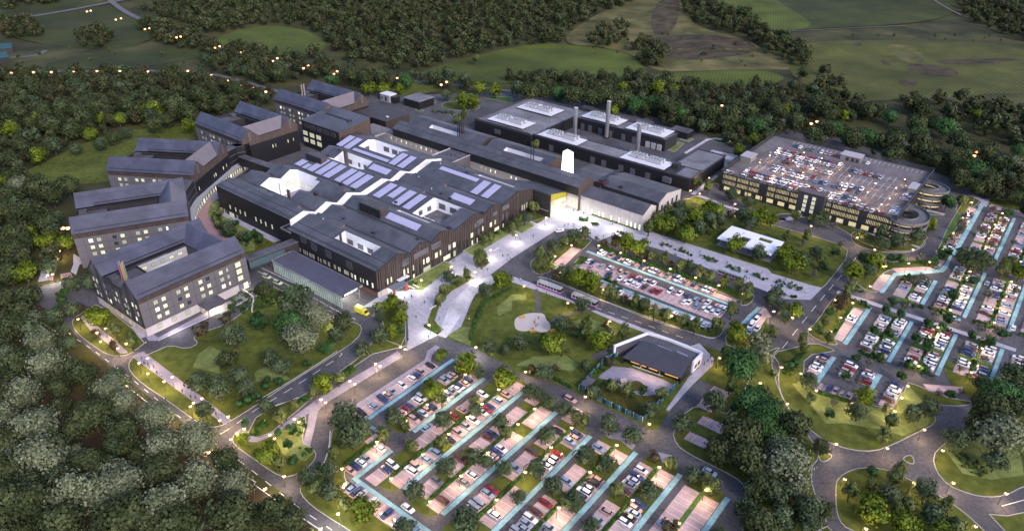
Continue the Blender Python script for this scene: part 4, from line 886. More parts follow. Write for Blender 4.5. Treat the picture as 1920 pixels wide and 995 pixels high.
window(SH, (-8, 124.45, 6.6), 0, 1.2, 2.4, 'd', name='door')
MB().box(-129.5, 10, 108.6, 124.4, 3.4, 3.8).build('court_floor', R_grey, SH)
b = MB(); b.box(-73, -57.4, 108.6, 124.4, 4, 12.6, 0); b.box(-73.3, -72.9, 108.6, 124.5, 12.6, 13.2, 1); b.box(-57.5, -57.1, 108.6, 124.5, 12.6, 13.0, 1); b.build('cross_block', [R_flat, mat('pale_parapet', (.42, .38, .38), .7)], SH)
for x, v in ((-68, 116), (-66.5, 118), (-65, 116.5), (-63.5, 118)): MB().cyl(x, v, .3, .3, 12.6, 13.2, 8).build('roof_cowl', C_dark, SH)
# lower roof running from court to main entrance
b = MB(); b.hull([(-20, 108.6, 12.9), (11, 108.6, 12.9), (9, 127, 8.2), (-10, 124.4, 9)], [(-20, 108.6, 13.3), (11.2, 108.6, 13.3), (9.2, 127.2, 8.6), (-10, 124.4, 9.4)]); b.build('entrance_roof', R_main, SH)
# second row of halls
for (u0, u1, lab, wells) in ((-124.5, -63, 'back hall with long rooflight well, left one of the pair by the service yard', (-107, -80)), (-59.5, -13, 'back hall with long rooflight well, right one beside the white lantern tower', (-46.5, -19.5))):
    t = sitething('back_hall', lab, 'building'); vs_ = [138.9, 141.2, 144.3, 155.2]; hh = prof([(138.9, 12.3), (147.8, 15.4), (155.2, 13.4)])
    vs_ = [138.9, 141.2, 144.3, 147.8, 155.2]
    hl = [(wells[0], wells[1], 141.2, 144.3)]
    heightblock(t, brk([u0, u1], hl, 0), vs_, lambda u, v: not inr(u, v, hl), hh, [C_black, C_gable])
    MB().box(wells[0], wells[1], 141.2, 144.3, 9, 9.3).build('rooflight_floor', C_white, t)
    r = MB()
    for k in range(24):
        x = wells[0] - 2 + (wells[1] - wells[0] + 6) * k / 23; r.box(x, x + .06, 140.1, 140.16, hh(140) - .1, hh(140) + 1.1); r.box(x, x + .06, 145.2, 145.26, hh(145) - .1, hh(145) + 1.1)
    r.box(wells[0] - 2, wells[1] + 4, 140.1, 140.16, hh(140) + 1.05, hh(140) + 1.13); r.box(wells[0] - 2, wells[1] + 4, 145.2, 145.26, hh(145) + 1.05, hh(145) + 1.13); r.build('roof_railing', C_trim, t)
    n = 6 if u0 < -100 else 2
    for k in range(n): MB().cyl(wells[1] - 4 + (k % 3) * 1.9 - (0 if n > 2 else 4), 143 + 1.4 * (k // 3), .28, .28, 12, 22, 8).build('flue', C_trim, t)
# lantern
t = thing('lantern_tower', 'glowing white tapered lantern tower rising from the hall roof', 'tower', W(3.8, 134.2, 14), GRZ)
MB().hull([(-2.3, -2.6, 0), (2.3, -2.6, 0), (2.3, 2.6, 0), (-2.3, 2.6, 0)], [(-1.9, -2.1, 13.4), (1.9, -2.1, 12.6), (1.9, 2.1, 12.6), (-1.9, 2.1, 13.4)]).build('lantern_skin', mat('lantern_white', (.95, .95, .93), .5, .03, .5, emis=(1, .98, .93), es=1.2 * LIT), t)
MB().box(-2.35, 2.35, -2.65, 2.65, 0, .5).build('lantern_base', C_trim, t)
# upper hall and brick hall
t = sitething('upper_hall_building', 'wide dark gabled hall behind the pale brick wall, roof in two tones', 'building')
hh = prof([(140, 11.2), (147.5, 13.9), (164, 10.6)]); heightblock(t, [22, 57], [140, 147.5, 164], lambda u, v: True, hh, [C_dark, C_brick])
b = MB(); b.box(57, 57.15, 140, 164, 0, 5); b.build('pale_base', C_plinth, t)
for v, k in ((143.5, 'd'), (149.5, 'd'), (154.5, 'd'), (159.5, 'd')): window(t, (57.05, v, 7.), rad(90), 1.7, 3.4, k)
hh2 = prof([(139.2, 12.2), (146, 13.4), (158, 13.0)]); heightblock(t, [4, 22], [139.2, 146, 158], lambda u, v: True, hh2, [C_dark, C_gable], roofname='lower_roof', wn='lower_wall')
MB().box(20, 22.3, 140.5, 158, 13.1, 13.6).build('roof_step', C_trim, t); MB().box(32, 33.8, 141.5, 142.8, 11.5, 13.0).build('roof_vent', C_dark, t)
MB().box(19.2, 24.5, 139, 144.5, 12, 12.9).build('rooflight', mat('dark_red_glass', (.06, .02, .025), .3, .1, 1), t)
t = sitething('entrance_hall_building', 'pale brick hall with tall lit slit windows and green strip at its foot', 'building')
hh = prof([(126.7, 9.), (133.6, 12.1), (140, 9.2)]); heightblock(t, [9, 55.5], [126.7, 133.6, 140], lambda u, v: True, hh, [C_brick, C_brick])
b = MB(); b.hull([(18.2, 126.3, 8.8), (55.8, 126.3, 8.8), (55.8, 133.6, 12.05), (18.2, 133.6, 12.05)], [(18.2, 126.3, 9.05), (53.8, 126.3, 9.05), (53.8, 133.6, 12.3), (18.2, 133.6, 12.3)]); b.build('roof_sheet', R_main, t)
wins_v(t, 126.62, 'I557,620,.9,3.2,2 605,635,.9,3.2,2 670,655,.9,3,1 707,665,.9,3,1 742,678,.9,3,1 813,702,.9,3,1 850,715,.9,3,1 923,738,.9,3,1 998,763,.9,3,1 1073,788,.9,3,1 1111,800,.9,3,1 1150,812,.9,3,1 1189,825,.9,3,1')
MB().box(26, 54, 125.6, 126.6, .1, .5).build('green_verge', M_hedge_strip, t)
# glazed main entrance
t = sitething('main_entrance', 'brightly lit glazed main entrance with yellow soffit beside a bronze wall', 'entrance')
b = MB(); b.poly([(11.1, 109.5, 0), (9.2, 126.6, 0), (9.2, 126.6, 5.6), (11.1, 109.5, 9.)]); b.build('glazed_wall', mat('entrance_glass', (.45, .42, .30), .2, .3, .3, spec=.7, emis=(1, .88, .55), es=.12 * LIT), t)
b = MB(); b.hull([(11.2, 109.4, 9.1), (11.4, 109.4, 9.1), (9.5, 126.6, 5.7), (9.3, 126.6, 5.7)], [(11.2, 109.4, 13.2), (11.4, 109.4, 13.2), (9.5, 126.6, 8.3), (9.3, 126.6, 8.3)]); b.build('yellow_fascia', mat('yellow_panel', (.36, .33, .03), .5, .05, 1), t)
b = MB(); b.box(0, 11.2, 109, 109.4, 0, 13.2); b.build('bronze_wall', C_dark, t)
b = MB(); [b.box(11.1 - 1.9 * k / 7, 11.3 - 1.9 * k / 7, 109.5 + 17 * k / 7 - .08, 109.5 + 17 * k / 7 + .08, 0, 9 - 3.3 * k / 7) for k in range(8)]; b.hull([(11.1, 109.5, 3.3), (11.35, 109.5, 3.3), (9.4, 126.6, 3.3), (9.2, 126.6, 3.3)], [(11.1, 109.5, 3.8), (11.35, 109.5, 3.8), (9.4, 126.6, 3.8), (9.2, 126.6, 3.8)]); [b.hull([(11.12, 109.5, z), (11.3, 109.5, z), (9.4, 126.6, z * .62), (9.22, 126.6, z * .62)], [(11.12, 109.5, z + .14), (11.3, 109.5, z + .14), (9.4, 126.6, z * .62 + .14), (9.22, 126.6, z * .62 + .14)]) for z in (1.6, 5.4, 7.2)]; b.build('mullion', C_steel, t)
# ---------------------------------------------------------------- energy centre
EC = sitething('energy_centre_building', 'black U-shaped plant building with white rooftop cooling decks round a yard', 'building')
cells = [(-105.5, -58.2, 183, 245.3), (-58.2, 34, 185, 199.6), (-58.2, 11.8, 231, 247), (34, 51.8, 186, 231.5)]
def box4(L_, z0, z1, nm, m, g=0.):
    b = MB(); [b.box(a + g, c - g, d + g, e - g, z0, z1) for a, c, d, e in L_]; return b.build(nm, m, EC)
b = MB(); b.box(-105.5, -58.2, 183, 245.3, 0, 7.5); b.box(-58.19, 51.8, 185, 199.6, 0, 7.5); b.box(-58.19, 11.8, 231, 247, 0, 7.5); b.box(33.9, 51.79, 199.61, 231.5, 0, 6.9); b.build('wall', C_black, EC)
b = MB()
for a, c, d, e, z in ((-105.5, -58.2, 183, 245.3, 7.5), (-58.1, 51.8, 185, 199.6, 7.5), (-58.1, 11.8, 231, 247, 7.5), (33.9, 51.79, 199.7, 231.5, 6.9)): b.box(a + .4, c - .4, d + .4, e - .4, z, z + .12)
b.build('roof', R_grey, EC)
b = MB(); h1 = 8.9; g = .35
for a, c, d, e in ((-105.6, 52, 182.9, 183.3), (-105.6, -105.2, 182.9, 245.4), (-105.6, -58, 245, 245.4)): b.box(a, c if c < 50 or d > 184 else -58, d, e, 7.4, h1)
b.box(-58.2, 52, 184.9, 185.25, 7.4, 8.4); b.box(51.6, 52, 184.9, 199.7, 7.4, 8.2); b.box(-58.2, 52, 199.5, 199.8, 7.4, 8.); b.box(-58.2, 12, 230.9, 231.2, 7.4, 8.); b.box(-58.2, 12, 246.8, 247.1, 7.4, 8.2); b.box(11.6, 12, 231, 247, 7.4, 8.2); b.box(51.6, 52, 199.6, 231.6, 6.8, 7.6); b.box(33.8, 34.1, 199.6, 231.6, 6.8, 7.6); b.box(33.8, 52, 231.3, 231.7, 6.8, 7.6); b.box(-58.4, -58, 199.6, 231, 7.4, 8)
b.build('parapet', mat('parapet_dark', (.055, .055, .065), .6, .1, 1), EC)
b = MB()
for u in (-88, 36): b.box(u, u + 5, 182.86 if u < -58 else 184.86, 183, 2.5, 5.5)
for u in (-45, -33, -14, -6, 6, 14, 24): b.box(u, u + 3.4, 184.8, 184.9, .5, 4.5)
b.build('door_panel', G_grey, EC)
b = MB()
for u in (-52, -46, -38, -30, -20, -12): b.box(u, u + 3, 230.8, 230.9, .3, 4.6)
b.build('louvre', G_grey, EC)
b = MB(); b.box(-5.5, 9.5, 230.75, 230.95, .2, 5); b.build('bay_opening', C_trim, EC); b = MB(); [b.box(u, u + 3, 229.9, 230.7, .3, 4) for u in (-1.5, 2.6, 6.7)]; b.build('plant_cabinet', C_hvac, EC)
b = MB(); b.box(-63, -55, 246, 252, 0, 9.6); b.build('stair_head', C_dark, EC); b = MB(); b.box(34, 42, 185.5, 199, 7.6, 7.7); b.box(35.5, 39.5, 194, 198, 7.6, 10.2); b.build('plant_hatch', C_dark, EC)
unit_m = None
def chiller(u, v, w, d, h, z, lab):
    t = thing('chiller_unit', 'x', 'cooling unit', W(u, v, z), GRZ, 'rooftop chiller units')
    MB().box(0, w, 0, d, .25, h).build('casing', C_hvac, t); b = MB(); n = max(1, int(w / 1.6))
    [b.cyl((i + .5) * w / n, d / 2, .5, .5, h, h + .12, 10) for i in range(n)]; b.build('fan', C_dark, t); MB().box(.1, w - .1, .1, d - .1, 0, .25).build('skid', C_trim, t)
    pend(t, 'long grey chiller' if w > 5 else 'short grey chiller', lab, topix(W(u, v, z))[0])
DK = [('on the roof deck nearest the service yard', -97.9, -68, 187, 201), ('on the far-left roof deck', -98.3, -69, 219, 235), ('on the deck by the first stack', -54, -24.5, 184.9, 197), ('on the deck behind the stacks', -53, -24.5, 232.3, 245.6), ('on the rear right deck', -17.8, 9.8, 231.5, 246.5), ('on the front right deck', 6.2, 35.2, 185.2, 197.6)]
for nm, a, c, d, e in DK:
    MB().box(a, c, d, e, 8.7, 8.95).build('roof_deck', C_deck, EC); b = MB(); [b.box(x, x + .3, y, y + .3, 7.5, 8.7) for x in (a + .3, c - .6) for y in (d + .3, e - .6)]; b.build('deck_post', C_trim, EC)
    r = MB(); [r.box(x, x + .06, y, y + .06, 8.95, 9.9) for x in np.linspace(a + .1, c - .2, 9) for y in (d + .05, e - .1)]; [r.box(a, c, y, y + .05, 9.85, 9.92) for y in (d + .05, e - .1)]; r.build('deck_railing', C_hvac, EC)
    sx = (c - a) / 29.; 
    for (du, dv, w_, d_) in ((4.5, 4.6, 3.8, 1.9), (9., 4.6, 3.8, 1.9), (4.5, 8.2, 3.8, 1.9), (9., 8.2, 3.8, 1.9), (15.5, 4.4, 9., 2.2), (15.5, 8.2, 4.2, 1.9), (20.5, 8.2, 4., 1.9)): chiller(a + du * sx, d + dv, w_ * sx, d_, 2.3, 8.95, nm)
for k, (u, v, z1, lab) in enumerate(((-45.7, 214.5, 20.4, 'left of three steel flue stacks in the energy yard'), (-29.8, 228.6, 24.5, 'tallest, middle of three steel flue stacks in the energy yard'), (1.5, 214.5, 20.4, 'right of three steel flue stacks in the energy yard'))):
    t = thing('flue_stack', lab, 'chimney', W(u, v), GRZ, 'steel flue stacks')
    MB().cyl(0, 0, 1.35, 1.35, 0, z1, 20).build('stack_shaft', C_steel, t); MB().cyl(0, 0, 1.9, 1.9, 0, .8, 16).build('stack_base', C_trim, t); MB().cyl(0, 0, 1.42, 1.42, z1, z1 + .4, 20).build('stack_rim', C_hvac, t)
t = sitething('yard_shed', 'dark flat-roofed shed by the woodland behind the energy centre', 'shed'); MB().box(.4, 13, 259.5, 267.8, 0, 4.4).build('wall', C_black, t); MB().box(.1, 13.3, 259.2, 268.1, 4.4, 4.8).build('roof', R_flat, t)
t = sitething('yard_shed', 'small dark shed left of the larger yard shed', 'shed'); MB().box(-28, -17, 262, 268, 0, 3).build('wall', C_black, t); MB().box(-28.2, -16.8, 261.8, 268.2, 3, 3.3).build('roof', R_flat, t)
t = sitething('service_pen', 'pale walled service enclosure at the end of the energy centre', 'enclosure'); b = MB(); b.box(37, 37.4, 233, 246, 0, 3.2); b.box(37, 54, 246, 246.4, 0, 3.2); b.box(53.6, 54, 233, 246, 0, 3.2); b.box(44, 44.3, 234, 242, 0, 3.5); b.build('wall', mat('pale_screen', (.33, .33, .36), .6), t); MB().box(38, 44, 243, 246, .1, 3).box(48, 53, 238, 244, .1, 2.8).build('tank', C_hvac, t); MB().box(37.4, 53.6, 233, 246, .05, .2).build('floor_slab', mat('pink_slab', (.45, .40, .42), .8), t)
t = sitething('pump_house', 'black flat-roofed cube in the service yard by the roundabout lawn', 'shed'); MB().box(-181, -165, 190, 205, 0, 5.6).build('wall', C_black, t); MB().box(-181.3, -164.7, 189.7, 205.3, 5.6, 6.1).build('roof', R_grey, t)
t = sitething('gate_house', 'small white flat-roofed gatehouse beside the black cube', 'shed'); MB().box(-203, -193, 187, 194, 0, 5.2).build('wall', C_plinth, t); MB().box(-203.3, -192.7, 186.7, 194.3, 5.2, 5.6).build('roof', C_trimw, t); MB().box(-193, -188.5, 188, 193, 0, 4.6).build('side_wing', C_black, t); window(t, (-197, 186.95, 2.5), 0, 2, 3, 'd'); window(t, (-201, 186.95, 2.5), 0, 1.2, 2, 'd')
# ---------------------------------------------------------------- multi-storey car park
MS = sitething('multistorey_car_park', 'black slatted multi-storey car park full of cars, two spiral ramps on its right', 'car park')
U0, U1, V0, V1, ZT = 64, 155.5, 198.6, 276, 10.3
b = MB(); b.box(U0, U1, V0, V1, ZT - .4, ZT, 0); b.box(U0 + .5, U1 - .5, V0 + .5, V1 - .5, 6.8, 7.1, 0); b.box(U0 + .5, U1 - .5, V0 + .5, V1 - .5, 3.4, 3.7, 0); b.build('deck', mat('deck_asphalt', (.155, .138, .142), .8, .15, .3, wear=.05), MS)
b = MB(); [b.box(u, u + .5, v, v + .5, 0, ZT - .4) for u in np.linspace(U0 + 1, U1 - 1.5, 13) for v in np.linspace(V0 + 1.2, V1 - 1.5, 8)]; b.build('column', C_conc, MS)
lit = mat('lit_interior', (.6, .5, .25), .8, .5, .12, emis=(1, .82, .46), es=.26 * LIT)
b = MB(); [b.box(U0 + .6, U1 - .6, V0 + 1.6, V0 + 1.75, z, z + 2.6) for z in (.3, 3.9, 7.2)]; [b.box(U1 - 1.75, U1 - 1.6, V0 + .6, V1 - .6, z, z + 2.6) for z in (.3, 3.9, 7.2)]; b.build('lit_interior_wall', lit, MS)
b = MB(); rr = random.Random(5)
for z0, z1 in ((3.5, 6.7), (7.0, 10.2)):
    u = U0 + .1
    while u < U1:
        blank = int((u - U0) / 13) % 2 == 1 and (u - U0) % 13 > 8.5
        w_ = .75 if blank else .34 + rr.random() * .16; b.box(u, min(u + w_, U1), V0 - .12, V0 + .05, z0, z1); u += .78
for z in (3.3, 6.75, 10.1): b.box(U0, U1, V0 - .2, V0 + .1, z, z + .55)
b.box(U0, U1, V0 - .2, V0 + .1, 0, .4)
u = U0
while u < U1: b.box(u, u + 2.6, V0 - .1, V0 + .1, .4, 3.3); u += 6.2
for z in (3.3, 6.75, 10.1, .0): b.box(U1 - .1, U1 + .2, V0, V1, z, z + 1.3); b.box(U0 - .2, U0 + .1, V0, V1, z, z + 1.3)
v = V0
while v < V1: b.box(U1 - .1, U1 + .15, v, v + .9, .3, 10.3); b.box(U0 - .15, U0 + .1, v, v + .9, .3, 10.3); v += 1.3
b.build('facade_slats', mat('facade_black_metal', (.028, .032, .034), .5, .15, 1), MS)
mesh_m = mat('parapet_mesh', (.05, .055, .055), .6, .1, 1)
b = MB(); 
def meshline(p, q, n, h=1.7):
    p = np.array(p, float); q = np.array(q, float); d = q - p; L_ = np.linalg.norm(d); d /= L_
    k = 0
    while k * .34 < L_: c = p + d * k * .34; b.box(c[0] - .05, c[0] + .05, c[1] - .05, c[1] + .05, ZT, ZT + h); k += 1
    for zz in (ZT + .1, ZT + h * .5, ZT + h): b.beam((*p, zz), (*q, zz), .14)
    for i in range(n + 1): c = p + (q - p) * i / n; b.box(c[0] - .14, c[0] + .14, c[1] - .14, c[1] + .14, ZT - .2, ZT + h + .3)
meshline((U0, V0), (U1, V0), 14, 1.5); meshline((U0, V1), (U1, V1), 14, 2.4); meshline((U0, V0), (U0, V1), 10, 2.4); b.build('parapet_mesh', mesh_m, MS)
MB().box(U1 - .1, U1 + .2, V0, V1, ZT, ZT + 2.2).build('solid_parapet', mat('parapet_slate', (.06, .06, .075), .6), MS)
b = MB(); b.box(108, 121.4, V0 - 3.2, V0 + 2.2, 0, 13.6); b.build('stair_tower', mat('tower_cladding', (.035, .036, .05), .5, .1, .5), MS); MB().box(107.8, 121.6, V0 - 3.4, V0 + 2.4, 13.6, 13.9).build('tower_roof', mat('tower_roof_brown', (.11, .09, .09), .7), MS)
for u in (112.2, 116.4):
    for z in (11.2, 8.8, 6.4, 4.): window(MS, (u, V0 - 3.25, z), 0, 1.8, 1.9, '2', name='tower_window')
window(MS, (110.5, V0 - 3.25, 1.6), 0, 1.8, 2.2, '2', name='tower_door')
for (a, c, d, e, nm) in ((64.4, 70.6, 222, 231, 1), (108.5, 119.5, 262, 269.5, 2), (151.2, 155, 236, 245, 3)):
    MB().box(a, c, d, e, ZT, ZT + 3.2).build('stair_house', mat('stair_house_grey', (.18, .175, .175), .7, .1, 1), MS); MB().box(a - .2, c + .2, d - .2, e + .2, ZT + 3.2, ZT + 3.5).build('stair_house_roof', mat('stair_roof_lilac', (.38, .36, .38), .7, .1, 1), MS)
for u in (112.5, 115.5, 118): window(MS, (u, 261.95, ZT + 1.4), 0, 1.6, 2.2, 'd', name='lift_door')
b = MB(); b2 = MB()
for v in (207, 222.5, 238.5, 250.5):
    for k in range(23):
        u = 75.5 + k * 3.15
        if random.random() < .93: b.box(u, u + .14, v - 4.6, v + 4.6, ZT + .002, ZT + .014)
    b.box(75.5, 145, v - .07, v + .07, ZT + .002, ZT + .016)
for k in range(30): u = 78 + k * 2.5; b.box(u, u + .14, 269.5, 274.5, ZT + .002, ZT + .014)
for k in range(14): v = 201 + k * 2.6; b2.box(65, 69.5, v, v + .16, ZT + .002, ZT + .014)
for k in range(12): v = 240 + k * 2.6; b2.box(65, 69.5, v, v + .16, ZT + .002, ZT + .014)
for (u, v) in ((73, 214), (73, 230), (73, 245), (147, 214), (147, 230), (148, 245), (100, 214.5), (125, 214.5), (112, 230.5), (90, 245)): b.box(u, u + .3, v, v + 2.6, ZT + .002, ZT + .014); b.box(u - .4, u + .7, v + 2.2, v + 2.5, ZT + .002, ZT + .014)
b.build('deck_marking', M_white, MS); b2.build('green_bay_marking', mat('green_paint', (.10, .30, .20), .7), MS)
def spiral(lab, cu, cv, ru, rv):
    t = thing('spiral_ramp', lab, 'ramp', W(cu, cv), GRZ, 'spiral ramps of the multi-storey car park'); n = 44; z = 0.
    col = MB()
    lev = [2.9, 6.2, 9.6]
    for L_, z in enumerate(lev):
        deck = MB(); pars = [MB(), MB()]; lt = MB()
        for i in range(n):
            a0 = -math.pi * .62 + 1.24 * math.pi * i / n; a1 = -math.pi * .62 + 1.24 * math.pi * (i + 1) / n
            if L_ == 2: a0, a1 = 2 * math.pi * i / n, 2 * math.pi * (i + 1) / n
            def pt(r, a, zz): return (ru * r * math.cos(a), rv * r * math.sin(a), zz)
            if L_ == 2: dz = lambda a: .0
            deck.hull([pt(.52, a0, z - .3), pt(1, a0, z - .3), pt(1, a1, z - .3), pt(.52, a1, z - .3)], [pt(.52, a0, z), pt(1, a0, z), pt(1, a1, z), pt(.52, a1, z)])
            for par, (r0, r1) in zip(pars, ((.975, 1.0), (.50, .525))): par.hull([pt(r0, a0, z - .5), pt(r1, a0, z - .5), pt(r1, a1, z - .5), pt(r0, a1, z - .5)], [pt(r0, a0, z + 1.1), pt(r1, a0, z + 1.1), pt(r1, a1, z + 1.1), pt(r0, a1, z + 1.1)])
            zb = z - 1.9; lt.hull([pt(.80, a0, zb), pt(.81, a0, zb), pt(.81, a1, zb), pt(.80, a1, zb)], [pt(.80, a0, z - .5), pt(.81, a0, z - .5), pt(.81, a1, z - .5), pt(.80, a1, z - .5)])
        deck.build('ramp_deck', mat('ramp_surface', (.13, .13, .135), .85, .1, .5), t); [p.build('ramp_parapet', C_conc, t) for p in pars]; lt.build('ramp_lit_band', lit, t)
    for i in range(12): a = 2 * math.pi * i / 12; col.cyl(ru * .96 * math.cos(a), rv * .96 * math.sin(a), .28, .28, 0, 9.3, 8)
    col.build('column', C_conc, t)
spiral('near oval spiral ramp at the right corner of the multi-storey car park', 158., 209.6, 10.4, 12.8); spiral('far oval spiral ramp behind the right edge of the multi-storey car park', 157.6, 254, 10.8, 8.6)
# ---------------------------------------------------------------- park pavilion
t = sitething('park_pavilion', 'flat white pavilion roof with square openings on the lawn by the car park', 'pavilion')
hl = [(100, 104.5, 142, 147), (107, 113.5, 148, 151.6), (98.2, 99.6, 149.4, 150.6), (111.6, 112.6, 141, 142)]
b = MB(); us = brk([91.2, 118], hl, 0); vs = brk([137, 153.8], hl, 2)
for i in range(len(us) - 1):
    for j in range(len(vs) - 1):
        if not inr((us[i] + us[i + 1]) / 2, (vs[j] + vs[j + 1]) / 2, hl): b.box(us[i], us[i + 1], vs[j], vs[j + 1], 3.5, 4.0)
b.build('roof', mat('white_render', (.80, .80, .82), .5, .03, .5), t); MB().box(97, 99.5, 139, 150, .1, 3.5).box(106, 114, 140, 141, .1, 3.5).box(114.5, 115.5, 144, 152, .1, 3.5).build('wall', C_conc, t); b = MB(); [b.cyl(u, v, .15, .15, 0, 3.5, 8) for u in (92.5, 116.8) for v in (138.2, 145, 152.6)]; b.build('column', C_steel, t)
MB().box(91, 118, 137, 154, .1, .16).build('floor', M_path, t)
# ---------------------------------------------------------------- creche
t = sitething('nursery_building', 'dark sloping-roofed nursery with white parapet and orange-lit veranda', 'building')
b = MB(); b.poly([(104.5, 27.2, 3.1), (127.2, 30.2, 3.1), (127, 39, 6.2), (107, 38, 6.2)], 0); b.poly([(104.5, 27.2, 2.8), (107, 38, 2.8), (127, 39, 2.8), (127.2, 30.2, 2.8)], 0); b.build('roof', mat('nursery_roof', (.055, .056, .07), .6, .1, .4), t)
b = MB(); b.poly([(127.2, 30.2, 0), (127, 39, 0), (127, 39, 6.1), (127.2, 30.2, 3.)]); b.poly([(107, 38, 0), (104.5, 27.2, 0), (104.5, 27.2, 3.), (107, 38, 6.1)]); b.poly([(126.9, 39, 0), (107, 38, 0), (107, 38, 6.1), (126.9, 39, 6.1)]); b.poly([(106, 29.4, 0), (126.6, 32, 0), (126.6, 32, 3.3), (106, 29.4, 3.3)]); b.build('wall', C_black, t)
b = MB(); b.prism([(100.2, 29.6), (107, 38), (127, 39), (127, 46), (113, 45.6), (105.5, 44.2)], .0, 4.4, 0); b.build('flat_wing', [R_flat], t)
b = MB(); PW = [(99.6, 29.), (105.3, 44.6), (113, 46), (127.4, 46.4), (127.4, 39)]
for a, c in zip(PW[:-1], PW[1:]):
    a = np.array(a); c = np.array(c); d = (c - a) / np.linalg.norm(c - a); nn = np.array([-d[1], d[0]]) * .35; b.prism([tuple(a - nn), tuple(c - nn), tuple(c + nn), tuple(a + nn)], 0, 5.3)
b.build('white_parapet', mat('white_wall_cap', (.78, .78, .80), .5, .04, .5), t)
for (x0, x1) in ((107, 110.5), (111.2, 113.2), (114.2, 117.6), (120.5, 125.6)):
    xm = (x0 + x1) / 2; y = 29.4 + (xm - 106) * 2.6 / 20.6 - .06; p = MB().box(-(x1 - x0) / 2, (x1 - x0) / 2, -.04, .04, .9, 2.5).build('lit_window', mat('orange_glow', (.9, .5, .2), .5, .5, 1.5, emis=(1, .45, .12), es=.35 * LIT), t); p.location = (xm, y, 0); p.rotation_euler = (0, 0, math.atan2(2.6, 20.6))
for x in (111.3, 118.6): MB().box(x, x + .4, 28.2 + (x - 105) * .13, 28.6 + (x - 105) * .13, 0, 3.).build('timber_post', mat('timber', (.42, .24, .09), .6, .15, 2), t)
b = MB(); [b.box(109 + i * 1.3, 109.6 + i * 1.3, 42.2, 42.3, 4.4, 5) for i in range(4)]; b.box(112, 118, 39.6, 40.4, 4.4, 4.9); b.box(119.5, 124, 41, 41.6, 4.4, 4.9); b.build('roof_pipe', C_steel, t)
for v in (41, 43.5): window(t, (127.78, v, 2.2), rad(90), 1.4, 1.5, 'd')
# nursery fence: one run
t = sitething('nursery_fence', 'teal and black vertical panel fence round the nursery garden', 'fence')
FP = [(101, 29.8), (98.9, 25), (99.4, 18.5), (100.5, 4.6), (109, 3.9), (126.5, 4.4), (126.8, 29.2)]
b = MB(); ps_ = MB(); k = 0
for a, c in zip(FP[:-1], FP[1:]):
    a = np.array(a); c = np.array(c); L_ = np.linalg.norm(c - a); d = (c - a) / L_; n_ = int(L_ / .42)
    for i in range(n_): p = a + d * (i + .5) * L_ / n_; b.box(p[0] - .13, p[0] + .13, p[1] - .13, p[1] + .13, .1, 2.2, (k // 3) % 3); k += 1
    for i in range(int(L_ / 2.8) + 1): p = a + d * i * 2.8; ps_.box(p[0] - .1, p[0] + .1, p[1] - .1, p[1] + .1, 0, 2.35)
b.build('fence_slats', [mat('teal_slat', (.06, .20, .23), .5), C_trim, mat('deep_teal_slat', (.03, .13, .16), .5)], t); ps_.build('fence_post', C_trimw, t)
t = sitething('garden_store', 'small dark shed at the corner of the nursery garden', 'shed'); MB().box(100.9, 103.6, 4.8, 10, .1, 2.5).build('wall', C_black, t); MB().box(100.7, 103.8, 4.6, 10.2, 2.5, 2.7).build('roof', R_flat, t)
t = thing('play_house', 'tiny pale play house on the nursery garden mound', 'play house', ground(*px('Q235,390')[0][:2]), 0.4); MB().box(-1, 1, -.8, .8, 0, 1.4).build('wall', mat('pale_timber', (.30, .22, .18), .7), t); MB().hull([(-1.2, -1, 1.4), (1.2, -1, 1.4), (1.2, 1, 1.4), (-1.2, 1, 1.4)], [(-1.2, -.05, 2.3), (1.2, -.05, 2.3), (1.2, .05, 2.3), (-1.2, .05, 2.3)]).build('roof', mat('pale_shingle', (.36, .28, .24), .7), t)
# far farm buildings, top left
for s, lab in (('0,92 24,90 26,99 0,101', 'farther teal-roofed farm shed at the top left edge'), ('0,108 14,106 20,116 0,120', 'nearer teal-roofed farm shed at the top left edge')):
    P_ = gp(s); c = sum(P_) / 4; c[2] = hz(c[0], c[1]); t = thing('farm_shed', lab, 'shed', c, 0, 'farm sheds'); q = [(p[0] - c[0], p[1] - c[1]) for p in P_]
    MB().prism(q, 0, 4).build('wall', C_dark, t); MB().prism([(x * 1.03, y * 1.03) for x, y in q], 4, 4.5).build('roof', mat('teal_roof', (.012, .06, .06), .6, .2, .1), t)
